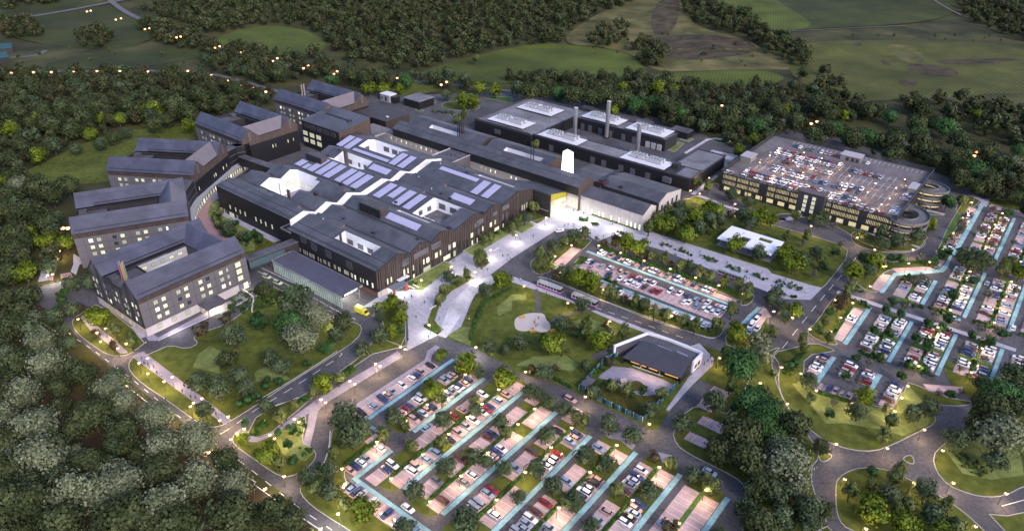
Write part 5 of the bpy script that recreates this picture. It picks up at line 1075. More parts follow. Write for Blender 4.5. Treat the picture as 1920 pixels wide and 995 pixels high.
# ---------------------------------------------------------------- places (screen zones) for labels
ZONES = [(0, 0, 420, 130, 'by the far left highway'), (420, 0, 760, 175, 'by the highway behind the wards'), (0, 130, 520, 250, 'in the wood behind the wards'), (0, 250, 380, 345, 'round the rear left lawn'),
 (520, 130, 700, 200, 'behind the farthest ward'), (700, 120, 960, 235, 'round the service yard'), (960, 100, 1180, 215, 'behind the energy centre'), (1180, 100, 1440, 270, 'in the belt behind the yard sheds'),
 (1440, 150, 1690, 300, 'behind the multi-storey car park'), (1690, 150, 1925, 400, 'in the far right wood'), (0, 345, 150, 520, 'in the wood left of the wards'), (0, 520, 120, 700, 'in the wood across the left road'), (120, 520, 290, 680, 'beside the nearest ward'),
 (380, 330, 560, 500, 'in the crescent garden'), (290, 500, 480, 640, 'by the nearest ward porch'), (480, 470, 700, 700, 'on the lawn below the canopy'), (700, 540, 790, 700, 'between the ambulance road and plaza'), (790, 460, 960, 660, 'on the lower plaza'), (880, 380, 1040, 520, 'along the plaza front'),
 (960, 330, 1130, 470, 'near the main entrance'), (1130, 400, 1250, 480, 'beside the pale brick hall'), (1200, 340, 1340, 470, 'in the grove by the brick hall'), (1340, 400, 1600, 540, 'on the pavilion lawn'), (1340, 300, 1760, 480, 'in front of the multi-storey car park'),
 (960, 470, 1060, 560, 'at the left end of the central car park'), (1060, 540, 1330, 640, 'in the planted strip below the central car park'), (1080, 420, 1440, 560, 'above the central car park'), (1330, 540, 1460, 700, 'right of the central car park'),
 (800, 520, 1260, 700, 'in the park with the play area'), (1080, 640, 1330, 800, 'round the nursery'), (1260, 640, 1440, 900, 'in the trees right of the nursery'), (1440, 500, 1600, 720, 'along the right avenue'), (1400, 720, 1560, 1000, 'in the wood by the roundabout'), (1560, 860, 1800, 1000, 'on the roundabout'),
 (1480, 700, 1760, 860, 'on the lawn below the right car park'), (1760, 690, 1925, 1000, 'in the lower right corner'), (1600, 330, 1925, 530, 'in the top right car park'), (1600, 530, 1925, 720, 'in the right car park'),
 (0, 700, 240, 860, 'in the lower left wood'), (0, 860, 300, 1000, 'in the bottom left corner wood'), (240, 640, 500, 800, 'on the lawn by the left road'), (300, 860, 620, 1000, 'in the wood below the left road'), (200, 780, 460, 870, 'in the wood edge by the road'), (460, 700, 640, 880, 'in the wedge by the road junction'),
 (540, 860, 700, 1000, 'at the bottom left of the near car park'), (600, 660, 760, 860, 'left of the near car park'), (640, 640, 1000, 800, 'in the upper near car park'), (640, 800, 1000, 1000, 'in the lower left near car park'), (1000, 740, 1420, 860, 'in the upper right near car park'), (1000, 860, 1420, 1000, 'in the lower right near car park')]
def place(x, y):
    for z in ZONES:
        if z[0] <= x < z[2] and z[1] <= y < z[3]: return z[4]
    return 'in the grounds'
# ---------------------------------------------------------------- cars
GL = mat('car_glass', (.02, .025, .035), .12, .05, 3, spec=.8); TY = mat('tyre_rubber', (.02, .02, .02), .8, .1, 5); RIM = mat('wheel_rim', (.4, .4, .42), .35, .05, 5, metal=.8)
LMP = mat('headlamp_glass', (.75, .75, .78), .2, .02, 3, spec=.8); TL = mat('tail_lamp', (.35, .02, .02), .3, .02, 3)
def car_body(L=4.5, Wd=1.82, Hh=1.45, est=False):
    b = MB(); w = Wd / 2
    S = [(-L / 2, .45, .80, .80), (-L / 2 + .12, .28, .95, .93), (-L / 2 + .75, .24, 1.0, 1.), (0, .22, .96, 1.), (L / 2 - 1.1, .24, .92, 1.), (L / 2 - .25, .28, .78, .92), (L / 2, .42, .66, .78)]
    rings = [[(x, -w * k, z0 + .1), (x, -w * k * .96, z0), (x, w * k * .96, z0), (x, w * k, z0 + .1), (x, w * k, z1 - .12), (x, w * k * .90, z1), (x, -w * k * .90, z1), (x, -w * k, z1 - .12)] for x, z0, z1, k in S]
    for r in rings: b.v += r
    n = 8
    for i in range(len(rings) - 1):
        for j in range(n): k = (j + 1) % n; b.f.append((i * n + j, i * n + k, (i + 1) * n + k, (i + 1) * n + j)); b.m.append(0)
    b.f.append(tuple(range(n - 1, -1, -1))); b.m.append(0); o = (len(rings) - 1) * n; b.f.append(tuple(o + j for j in range(n))); b.m.append(0)
    x0, x1 = (-L / 2 + (.35 if est else .85), .55)
    b.hull([(x0, -w * .70, Hh - .06), (x1 - .15, -w * .70, Hh - .06), (x1 - .15, w * .70, Hh - .06), (x0, w * .70, Hh - .06)], [(x0 + .1, -w * .64, Hh), (x1 - .25, -w * .64, Hh), (x1 - .25, w * .64, Hh), (x0 + .1, w * .64, Hh)])
    return b, x0, x1, w
CARM = {}
PAINT = {'w': ('white', (.80, .80, .80), 0), 's': ('silver', (.50, .51, .53), .5), 'g': ('grey', (.16, .17, .18), .3), 'k': ('black', (.02, .02, .022), .1), 'b': ('dark blue', (.035, .06, .17), .2), 'l': ('light blue', (.24, .34, .48), .2), 'r': ('red', (.26, .025, .025), .1), 'n': ('rose beige', (.52, .36, .33), .3), 'o': ('brown', (.12, .05, .03), .2), 'y': ('yellow', (.58, .62, .34), 0)}
def make_car(col, shape):
    L, Wd, Hh, est = [(4.5, 1.84, 1.44, False), (4.15, 1.78, 1.5, True), (4.75, 1.9, 1.62, True)][shape]
    nm, c, me = PAINT[col]; pm = mat('car_paint_' + nm.replace(' ', '_'), c, .28, .02, 1, metal=me, spec=.6)
    if shape not in CARM:
        b, x0, x1, w = car_body(L, Wd, Hh, est)
        g = MB(); g.hull([(x0 - .35, -w * .86, .94), (x1 + .65, -w * .86, .90), (x1 + .65, w * .86, .90), (x0 - .35, w * .86, .94)], [(x0, -w * .695, Hh - .05), (x1 - .12, -w * .695, Hh - .05), (x1 - .12, w * .695, Hh - .05), (x0, w * .695, Hh - .05)])
        wh = MB(); wh.v = []; n = 12; r = .33
        for y in (-.11, .11): wh.v += [(r * math.cos(2 * math.pi * i / n), y, r * math.sin(2 * math.pi * i / n)) for i in range(n)]
        wh.f = [tuple(range(n)), tuple(range(2 * n - 1, n - 1, -1))] + [(i, n + i, n + (i + 1) % n, (i + 1) % n) for i in range(n)]; wh.m = [1, 1] + [0] * n
        hd = MB().box(-.06, .03, -.2, .2, -.07, .07); CARM[shape] = (b, g.mesh('windows', GL), wh.mesh('wheel', [TY, RIM]), hd.mesh('headlight', LMP), hd.mesh('tail_lamp', TL), L, w)
    b, gm, wm, hm, tm, L, w = CARM[shape]
    bm = b.mesh('body', pm); bm.polygons.foreach_set('use_smooth', [False] * len(bm.polygons))
    t = thing('parked_car', 'x', 'car', (0, 0, -50), 0, 'cars parked in the bays')
    for nm_, me_, lc in [('body', bm, (0, 0, 0)), ('windows', gm, (0, 0, 0))] + [('wheel', wm, (x, y, .33)) for x in (-L / 2 + .85, L / 2 - .85) for y in (-w + .1, w - .1)] + [('headlight', hm, (L / 2 - .04, y, .58)) for y in (-w * .55, w * .55)] + [('tail_lamp', tm, (-L / 2 + .0, y, .72)) for y in (-w * .55, w * .55)]:
        o = D.objects.new(nm_, me_); COL.objects.link(o); o.parent = t; o.location = lc
    return t
PROTO = {}; NCAR = [0]
AZU = GRZ; AZV = GRZ + math.pi / 2     # pointing along u / along v
TINYCARS = []
def put_car(P, rz, col, lab, x, z=.12, moving=False):
    P = (float(P[0]), float(P[1]), z); sh = random.choice((0, 0, 1, 2)) if col != 'y' else 1
    if NCAR[0] >= 300 and not moving: TINYCARS.append((P, rz, col)); return
    NCAR[0] += 1
    if (col, sh) not in PROTO: o = PROTO[(col, sh)] = make_car(col, sh); o.location = P; o.rotation_euler = (0, 0, rz)
    else: o = dup(PROTO[(col, sh)], P, rz)
    pend(o, PAINT[col][0] + (' car' if sh == 0 else ' hatchback' if sh == 1 else ' tall car') + (' driving' if moving else ''), lab, x)
def strip_of(u, v):
    best = None
    for s in STRIPS:
        d = max(s[0] - u, 0, u - s[1]) + max(s[2] - v, 0, v - s[3])
        if best is None or d < best[0]: best = (d, s)
    return best
CARS_NEAR = ('N1037,227,k 950,287,n 908,318,b 865,347,w 776,412,w 688,473,s 640,505,n 596,540,b 502,605,l 405,675,k 735,585,r 835,605,b 765,660,n 905,548,w 925,505,w 1165,365,s 1200,340,s 1235,310,n 1268,290,k 1393,370,b 1355,392,n 1320,425,b 1285,448,w 1250,475,s 1215,505,s 1190,545,w 1057,620,b 1015,650,n 978,678,l 937,707,k 898,735,n 1185,655,r 1520,490,w 1668,552,l 1740,495,n 1595,612,b 1565,635,r 1545,675,w 1325,640,n 1455,745,w 1372,793,s 1298,855,n 1222,920,k 1615,865,b 1583,905,o '
 'O565,225,w 440,325,s 395,365,w 347,398,b 300,440,n 270,560,g 305,597,l 350,625,b 385,655,s 520,700,w 550,740,n 635,825,b 720,885,s 770,900,s 840,915,n 915,975,l 643,437,b 705,392,w 748,360,w 790,322,n 935,230,n 900,270,l 1080,262,l 1330,335,o 1110,535,g 1345,542,g 1420,475,w 1150,710,o 1700,232,w 1657,262,b 1620,298,n 1608,335,w 1615,610,r 1580,655,s 1505,750,s 1465,790,s 1415,825,s 1630,845,w '
 'P730,68,k 910,93,b 878,125,n 843,158,l 500,262,o 725,278,r 685,320,s 650,355,s 625,390,w 330,410,l 1113,222,l 1535,440,w 1478,492,b 1445,530,w 1410,568,s 1365,625,o 810,530,l 1095,515,n 1060,548,k 1015,595,b 980,630,w 960,678,b 620,738,r 545,828,o 492,890,w 450,935,s 395,965,s 665,975,s 1188,818,n 1120,905,s 1505,752,b 1465,795,n 1437,830,l 1398,875,k 1360,915,w 1690,915,l 20,750,s 0,800,s 340,990,s 590,990,g 1080,960,w')
CARS_CEN = ('c485,422,b 500,430,w 518,437,w 560,450,n 598,462,b 632,475,g 650,483,w 668,490,w 692,497,n 736,510,b 770,522,g 790,530,w 812,538,w 834,545,n 880,560,g 917,573,b 935,580,w 958,588,w 985,597,n 1028,612,b 1070,627,g 1092,635,w 1115,643,w 1138,650,n '
 '437,480,w 458,487,b 450,515,n 508,508,s 552,520,w 572,528,n 547,555,b 612,542,n 645,553,n 612,577,w 682,567,r 712,577,n 645,595,w 665,600,w 733,587,b 690,607,w 755,592,w 775,598,n 712,617,w 797,608,w 750,627,o 800,645,r 830,655,r 895,647,w 925,655,n 948,662,w 995,675,b 975,710,w 1000,712,w 1040,697,l 1083,710,n 1108,713,w 1045,732,l 1155,735,n 1180,742,w 1203,750,w 1088,747,w 1112,755,w 1137,763,w 1163,770,w '
 '610,660,w 660,680,s 920,775,w 1017,812,w 1060,828,w 1087,838,w 1392,790,b 1378,810,w 1360,825,w 1350,845,w 1385,860,w 1342,880,l')
for q in px(CARS_NEAR):
    P = ground(q[0], q[1], .7); u, v = UV(P); d, s = strip_of(u, v)
    rz = AZU if s[4] == 'v' else AZV
    if s[4] == 'v': u = (s[0] + s[1]) / 2 + random.uniform(-.25, .25)
    else: v = (s[2] + s[3]) / 2 + random.uniform(-.2, .2)
    if random.random() < .5: rz += math.pi
    put_car(W(u, v), rz + random.uniform(-.02, .02), q[3], (s[5] or 'beside the cyan walkway') + ('' if s[5].startswith('in ') or s[5].startswith('lower') else ', near lot'), q[0])
for q in px(CARS_CEN):
    P = ground(q[0], q[1], .7); u, v = UV(P)
    lab = 'in the bays right of the central lot' if q[0] > 1395 else ('in the central top row' if v > 88 else 'in the central upper middle row' if v > 80.5 else 'in the central lower middle row' if v > 74 else 'in the central bottom row')
    put_car(P, AZV + (math.pi if random.random() < .5 else 0) + random.uniform(-.03, .03), q[3], lab, q[0])
for s_, rz, lab in (('N1000,803,l', AZV, 'on the aisle of the near lot'), ('O820,780,w', AZU, 'at the lower aisle junction'), ('g330,250,n', AZU, 'on the road by the nursery'), ('g1118,660,l', AZU, 'on the lower exit road'), ('c270,307,w', AZV - .5, 'on the entrance loop'), ('c378,303,w', AZU, 'at the entrance loop'),
                    ('T1402,172,l', AZV, 'on the aisle of the right lot'), ('T1062,540,l', AZU, 'at the crossing of the right lot'), ('T1675,638,w', AZV, 'at the right edge aisle'), ('x245,368,w', AZU, 'on the far highway')):
    q = px(s_)[0]; P = ground(q[0], q[1], .7); put_car(P, rz, q[3], lab, q[0], .12 if q[1] > 200 else .6, True)
rr = random.Random(11)
RC = []
for (u0, u1, v0, v1, al, nm, k, dens) in STRIPS:
    if dens <= 0: continue
    for i in range(k):
        if rr.random() > dens: continue
        if al == 'v': u, v = (u0 + u1) / 2 + rr.uniform(-.2, .2), v0 + (v1 - v0) * (i + .5) / k; rz = AZU
        else: u, v = u0 + (u1 - u0) * (i + .5) / k, (v0 + v1) / 2; rz = AZV
        P = W(u, v); x, y = topix(P)
        if -30 < x < 2040 and y < 1020: RC.append((y, P, rz + (math.pi if rr.random() < .5 else 0), rr.choice('wwwwwwssnnnllbbrog'), nm, x))
RC.sort(key=lambda t: -t[0])
for y, P, rz, c_, nm, x in RC: put_car(P, rz, c_, nm, x)
# the several hundred remaining small cars (roof deck of the multi-storey and far bays)
rows = [(265.5, 79, 112, .7, 0), (265.5, 118, 128, .4, 0), (253., 76, 112, .72, 0), (248.2, 76, 136, .7, 0), (241., 78, 102, .8, 0), (236.2, 86, 112, .75, 0), (225., 78, 108, .6, 0), (220.2, 86, 132, .5, 0), (209.4, 74, 134, .85, 0), (204.6, 74, 141, .85, 0), (200.8, 66, 106, .6, 0), (200.8, 123, 150, .5, 0), (225.5, 116, 134, .7, 0)]
for v, a, c_, dens, _ in rows:
    u = a
    while u < c_:
        if rr.random() < dens: P = W(u, v); TINYCARS.append(((float(P[0]), float(P[1]), 10.32), AZV + rr.choice((0, math.pi)), rr.choice('wwwwwssnnrrlbog')))
        u += 2.55
for v in [204, 206.6, 209.2, 211.8] + [226 + 2.6 * i for i in range(4)] + [233, 248, 250.6]:
    P = W(152.5, v); TINYCARS.append(((float(P[0]), float(P[1]), 10.32), AZU, rr.choice('wwslr')))
def tiny():
    cols = list(PAINT); v = []; f = []; m = []; b, x0, x1, w = car_body(); g = MB(); g.hull([(x0 - .35, -w * .86, .94), (x1 + .65, -w * .86, .90), (x1 + .65, w * .86, .90), (x0 - .35, w * .86, .94)], [(x0, -w * .695, 1.4), (x1 - .12, -w * .695, 1.4), (x1 - .12, w * .695, 1.4), (x0, w * .695, 1.4)])
    for P, rz, c_ in TINYCARS:
        cz, sz = math.cos(rz), math.sin(rz)
        for src, mi in ((b, cols.index(c_)), (g, len(cols))):
            n = len(v); v += [(P[0] + x * cz - y * sz, P[1] + x * sz + y * cz, P[2] + z) for x, y, z in src.v]; f += [tuple(n + i for i in q) for q in src.f]; m += [mi] * len(src.f)
    me = D.meshes.new('parked_cars'); me.from_pydata(v, [], f)
    for c_ in cols: me.materials.append(mat('car_paint_' + PAINT[c_][0].replace(' ', '_'), PAINT[c_][1], .28, .02, 1, metal=PAINT[c_][2], spec=.6))
    me.materials.append(GL); me.polygons.foreach_set('material_index', m); o = D.objects.new('distant_parked_cars', me); COL.objects.link(o); o['kind'] = 'stuff'; o['label'] = 'hundreds of small parked cars on the roof deck and in the farthest bays'; o['category'] = 'cars'
tiny()
# ---------------------------------------------------------------- buses and ambulances
def bus(s, rz, lab):
    q = px(s)[0]; t = thing('bus', lab, 'bus', ground(q[0], q[1], 1.4) * np.array([1, 1, 0]) + np.array([0, 0, .1]), rz, 'single-deck buses')
    sil = mat('bus_silver', (.48, .48, .50), .35, .05, .5, metal=.4); pur = mat('bus_purple', (.22, .04, .30), .4, .05, 1)
    MB().hull([(-6, -1.25, .95), (6, -1.25, .95), (6, 1.25, .95), (-6, 1.25, .95)], [(-5.9, -1.2, 3.0), (5.8, -1.2, 3.0), (5.8, 1.2, 3.0), (-5.9, 1.2, 3.0)]).build('body', sil, t); MB().box(-6.02, 6.02, -1.27, 1.27, .35, .95).build('purple_skirt', pur, t)
    b = MB(); [b.box(x, x + 1.3, -1.28, 1.28, 1.5, 2.4) for x in (-5.3, -3.7, -2.1, -.5, 1.1, 2.7)]; b.box(4.4, 5.9, -1.27, 1.27, 1.3, 2.6); b.build('windows', GL, t); MB().box(5.9, 6.05, -1.1, 1.1, 1.2, 2.6).build('windscreen', GL, t)
    MB().box(-4.5, -1.5, -.8, .8, 3.0, 3.25).build('roof_pod', C_hvac, t)
    for x in (-3.6, 3.8):
        for y in (-1.05, 1.05): o = D.objects.new('wheel', CARM[0][2]); COL.objects.link(o); o.parent = t; o.location = (x, y, .48); o.scale = (1.4, 1.4, 1.4)
bus('c215,628', AZU + .06, 'silver and purple bus, front one of the pair on the park road'); bus('c410,700', AZU + .02, 'silver and purple bus behind the first on the park road'); bus('c1235,560', AZU, 'silver and purple bus at the plaza bus stop beside the planters')
q = px('b600,762')[0]; AMB = t = thing('ambulance', 'bright yellow ambulance van turning below the emergency canopy', 'ambulance', ground(q[0], q[1], 1.2) * np.array([1, 1, 0]) + np.array([0, 0, .08]), AZU + .1)
AMB.scale = (.9, .9, .9)
Y = mat('ambulance_yellow', (.68, .64, .05), .35, .03, 1, emis=(.85, .8, .03), es=0.0)
MB().box(-3.6, 1.3, -1.25, 1.25, .45, 3.2).build('box_body', Y, t); MB().hull([(1.3, -1.15, .45), (3.5, -1.15, .45), (3.5, 1.15, .45), (1.3, 1.15, .45)], [(1.3, -1.1, 2.6), (2.2, -1.05, 2.55), (2.2, 1.05, 2.55), (1.3, 1.1, 2.6)]).build('cab', Y, t)
b = MB(); b.hull([(2.3, -1.06, 1.6), (3.02, -1.1, 1.4), (3.02, 1.1, 1.4), (2.3, 1.06, 1.6)], [(2.2, -.95, 2.4), (2.35, -.95, 2.4), (2.35, .95, 2.4), (2.2, .95, 2.4)]); b.build('windscreen', GL, t)
b = MB()
for i in range(8): b.box(-3.4 + i * .58, -3.1 + i * .58, -1.27, 1.27, .8 + .5 * (i % 2), 1.3 + .5 * (i % 2))
b.build('checker_band', mat('ambulance_green', (.03, .35, .12), .4), t); MB().box(1.0, 1.3, -.9, .9, 3.2, 3.4).build('light_bar', mat('blue_beacon', (.05, .1, .6), .3), t); MB().box(-3.62, -3.58, -1, 1, .7, 2.9).build('rear_doors', MATS['ambulance_green'], t)
for x in (-2.4, 2.4):
    for y in (-1.05, 1.05): o = D.objects.new('wheel', CARM[0][2]); COL.objects.link(o); o.parent = t; o.location = (x, y, .4); o.scale = (1.2, 1.2, 1.2)
for s_, lab in (('b60,566', 'yellow chequered ambulance car beside the canopy, left one'), ('b122,600', 'yellow chequered ambulance car beside the canopy, right one')):
    q = px(s_)[0]; P = ground(q[0], q[1], .7); c_ = make_car('y', 2); c_.name = 'ambulance_car'; c_['category'] = 'ambulance'; c_['label'] = lab; c_['group'] = 'ambulance cars'; c_.location = (P[0], P[1], .06); c_.rotation_euler = (0, 0, AZU + .12)
    b = MB(); [b.box(-1.9 + i * .6, -1.6 + i * .6, -.96, .96, .55 + .18 * (i % 2), .73 + .18 * (i % 2)) for i in range(7)]; b.build('checker_band', MATS['ambulance_green'], c_); MB().box(-.5, -.2, -.6, .6, 1.62, 1.75).build('light_bar', MATS['blue_beacon'], c_)
# ---------------------------------------------------------------- trees
def leafmats(nm, cols): return [mat('leaf_%s_%d' % (nm, i), c, .85, .25, .6, spec=.15) for i, c in enumerate(cols)]
BARK = mat('bark', (.07, .055, .045), .95, .3, 3)
LM = {'o': leafmats('oval', [(.054, .076, .020), (.082, .106, .030), (.120, .146, .048)]), 'r': leafmats('olive', [(.055, .085, .006), (.095, .135, .010), (.150, .200, .022)]),
 'd': leafmats('dark', [(.034, .054, .024), (.052, .078, .036), (.080, .110, .055)]), 'g': leafmats('vivid', [(.024, .062, .016), (.038, .096, .026), (.060, .136, .042)]),
 'p': leafmats('pale', [(.085, .106, .054), (.128, .152, .082), (.19, .215, .13)]), 'w': leafmats('wood', [(.026, .038, .013), (.042, .058, .021), (.066, .085, .034)]),
 'b': leafmats('bronze', [(.042, .034, .018), (.066, .054, .030), (.10, .085, .05)]), 'k': leafmats('small', [(.014, .042, .012), (.024, .066, .020), (.040, .096, .030)]),
 't': leafmats('sparse', [(.06, .058, .04), (.11, .105, .08), (.17, .16, .13)]), 's': leafmats('shrub', [(.024, .062, .012), (.042, .098, .020), (.07, .14, .032)]),
 'f': leafmats('far', [(.032, .040, .014), (.050, .060, .024), (.080, .090, .040)]), 'h': leafmats('fawn', [(.030, .034, .014), (.046, .048, .020), (.068, .068, .030)])}
def crown_np(rng, dia, h, z0, n, leaf, lobes=14, shape='round', rough=.35):
    """leaf faces spread over many uneven clumps; returns verts (4n,3) and clump tone per leaf"""
    R_ = dia / 2; hc = (h - z0) / 2; cz = z0 + hc
    c = rng.normal(size=(lobes, 3)); c /= np.linalg.norm(c, axis=1)[:, None]; c *= (rng.random(lobes)[:, None] ** .5) * .68
    if shape == 'oval': c[:, :2] *= (1 - np.clip(c[:, 2], 0, 1) * .55)[:, None]
    rad_ = .30 + rng.random(lobes) * .24
    li = rng.integers(0, lobes, n); d = rng.normal(size=(n, 3)); d /= np.linalg.norm(d, axis=1)[:, None]
    r = rad_[li] * (1 - rng.random(n) ** 2 * .45) * (1 + rng.normal(size=n) * rough * .25)
    p = c[li] + d * r[:, None]; nrm = d * 1.2 + p * .9 + rng.normal(size=(n, 3)) * .32
    P = p * np.array([R_, R_, hc]); P[:, 2] += cz
    nrm /= np.linalg.norm(nrm, axis=1)[:, None]
    t = np.cross(nrm, rng.normal(size=(n, 3))); t /= np.linalg.norm(t, axis=1)[:, None]; b = np.cross(nrm, t)
    s = leaf * (.6 + rng.random(n) * .8); t = t * s[:, None] / 2; b = b * s[:, None] / 2 * .8
    V = np.stack([P - t - b, P + t - b * .6, P + t * .7 + b, P - t * .8 + b * .9], 1).reshape(-1, 3)
    tone_l = rng.random(lobes); tone = np.clip(tone_l[li] * .85 + rng.random(n) * .15, 0, .999); V[:, 2] = np.maximum(V[:, 2], .1)
    return V, (tone * 3).astype(int)
def quadmesh(name, V, M, mats):
    n = len(V) // 4; me = D.meshes.new(name); me.vertices.add(4 * n); me.vertices.foreach_set('co', V.astype(np.float32).ravel()); me.loops.add(4 * n); me.loops.foreach_set('vertex_index', np.arange(4 * n, dtype=np.int32))
    me.polygons.add(n); me.polygons.foreach_set('loop_start', np.arange(0, 4 * n, 4, dtype=np.int32)); me.polygons.foreach_set('loop_total', np.full(n, 4, dtype=np.int32))
    for m in mats: me.materials.append(m)
    me.polygons.foreach_set('material_index', M.astype(np.int32)); me.update(); me.validate(); return me
#        dia  h   z0   n    leaf lobes shape look
TK = {'o': (5.2, 7.6, 1.0, 900, .50, 16, 'oval', 'oval grey-green tree'), 'r': (9, 9, 1.4, 1500, .62, 22, 'round', 'bushy bright olive tree'), 'd': (9, 9, 1.5, 1600, .55, 24, 'round', 'dense dark grey-green tree'), 'g': (15, 12.5, 1.5, 3600, .62, 46, 'round', 'huge vivid green tree'),
 'p': (13, 13.5, 1.5, 3400, .58, 42, 'round', 'pale silvery tree'), 'w': (12, 12.5, 1.6, 2600, .68, 34, 'round', 'tall dark woodland tree'), 'b': (4.4, 4.8, .5, 600, .42, 12, 'round', 'small bronze tree'), 'k': (4.8, 5.2, 1.1, 800, .45, 12, 'round', 'small dark green tree'),
 't': (5, 5.5, 1.2, 280, .42, 12, 'round', 'thin sparse pale tree'), 's': (2.4, 1.7, .1, 260, .36, 7, 'round', 'low round green shrub')}
TP = {}
def limbs(h, dia, z0, rng, r=.16):
    b = MB(); cz = z0 + (h - z0) * .55; b.cyl(0, 0, r * 1.5, r, 0, cz * .8, 7)
    for i in range(5):
        a = rng.random() * 6.28; rr_ = dia * .28; b.beam((0, 0, z0 + (cz - z0) * .2 * (i % 3)), (math.cos(a) * rr_, math.sin(a) * rr_, cz + (rng.random() - .2) * (h - cz) * .5), r * .7)
    return b
for k, (dia, h, z0, n, leaf, lobes, shp, look) in TK.items():
    for v in range(3 if k in 'pwdog' else 2):
        rng = np.random.default_rng(hash(k) % 1000 if False else ord(k) * 10 + v); V, M_ = crown_np(rng, dia, h, z0, n, leaf, lobes, shp, .9 if k in 'pt' else .35)
        TP[(k, v)] = (quadmesh('crown', V, M_, LM[k]), limbs(h, dia, z0, rng, .07 if k in 'tsbk' else .18).mesh('trunk', BARK))
TROOT = {}
def put_tree(k, x, y, dpx, sc):
    dia, h = TK[k][0], TK[k][1]; P = ground(x, y, h * .5); depth = (_R @ (P - _C))[2]; D_ = dpx / sc / FPX * depth * TREE_SC
    s = D_ / dia; s = min(max(s, .5), 2.3); P = ground(x, y, h * s * .52)
    v = random.randrange(3 if k in 'pwdog' else 2); nm = {'s': 'shrub', 'b': 'bronze_tree', 'o': 'oval_tree', 'k': 'small_round_tree', 't': 'sparse_tree', 'w': 'woodland_tree', 'p': 'silver_tree', 'g': 'green_tree', 'r': 'olive_tree', 'd': 'dark_tree'}[k]
    loc = (P[0], P[1], .05 + hz(P[0], P[1]))
    if (k, v) not in TROOT:
        t = TROOT[(k, v)] = thing(nm, 'x', 'shrub' if k == 's' else 'tree', loc, 0, {'s': 'shrubs in the grounds', 'w': 'dark trees of the surrounding woods', 'o': 'oval trees planted along roads and beds', 'k': 'small round trees in the car parks'}.get(k, TK[k][7] + 's'))
        for c_, m_ in (('crown', TP[(k, v)][0]), ('trunk', TP[(k, v)][1])): o = D.objects.new(c_, m_); COL.objects.link(o); o.parent = t
    else: t = dup(TROOT[(k, v)], loc)
    t.rotation_euler = (0, 0, random.random() * 6.28); t.scale = (s, s, s * random.uniform(.93, 1.07))
    pend(t, TK[k][7], place(x, y), x)
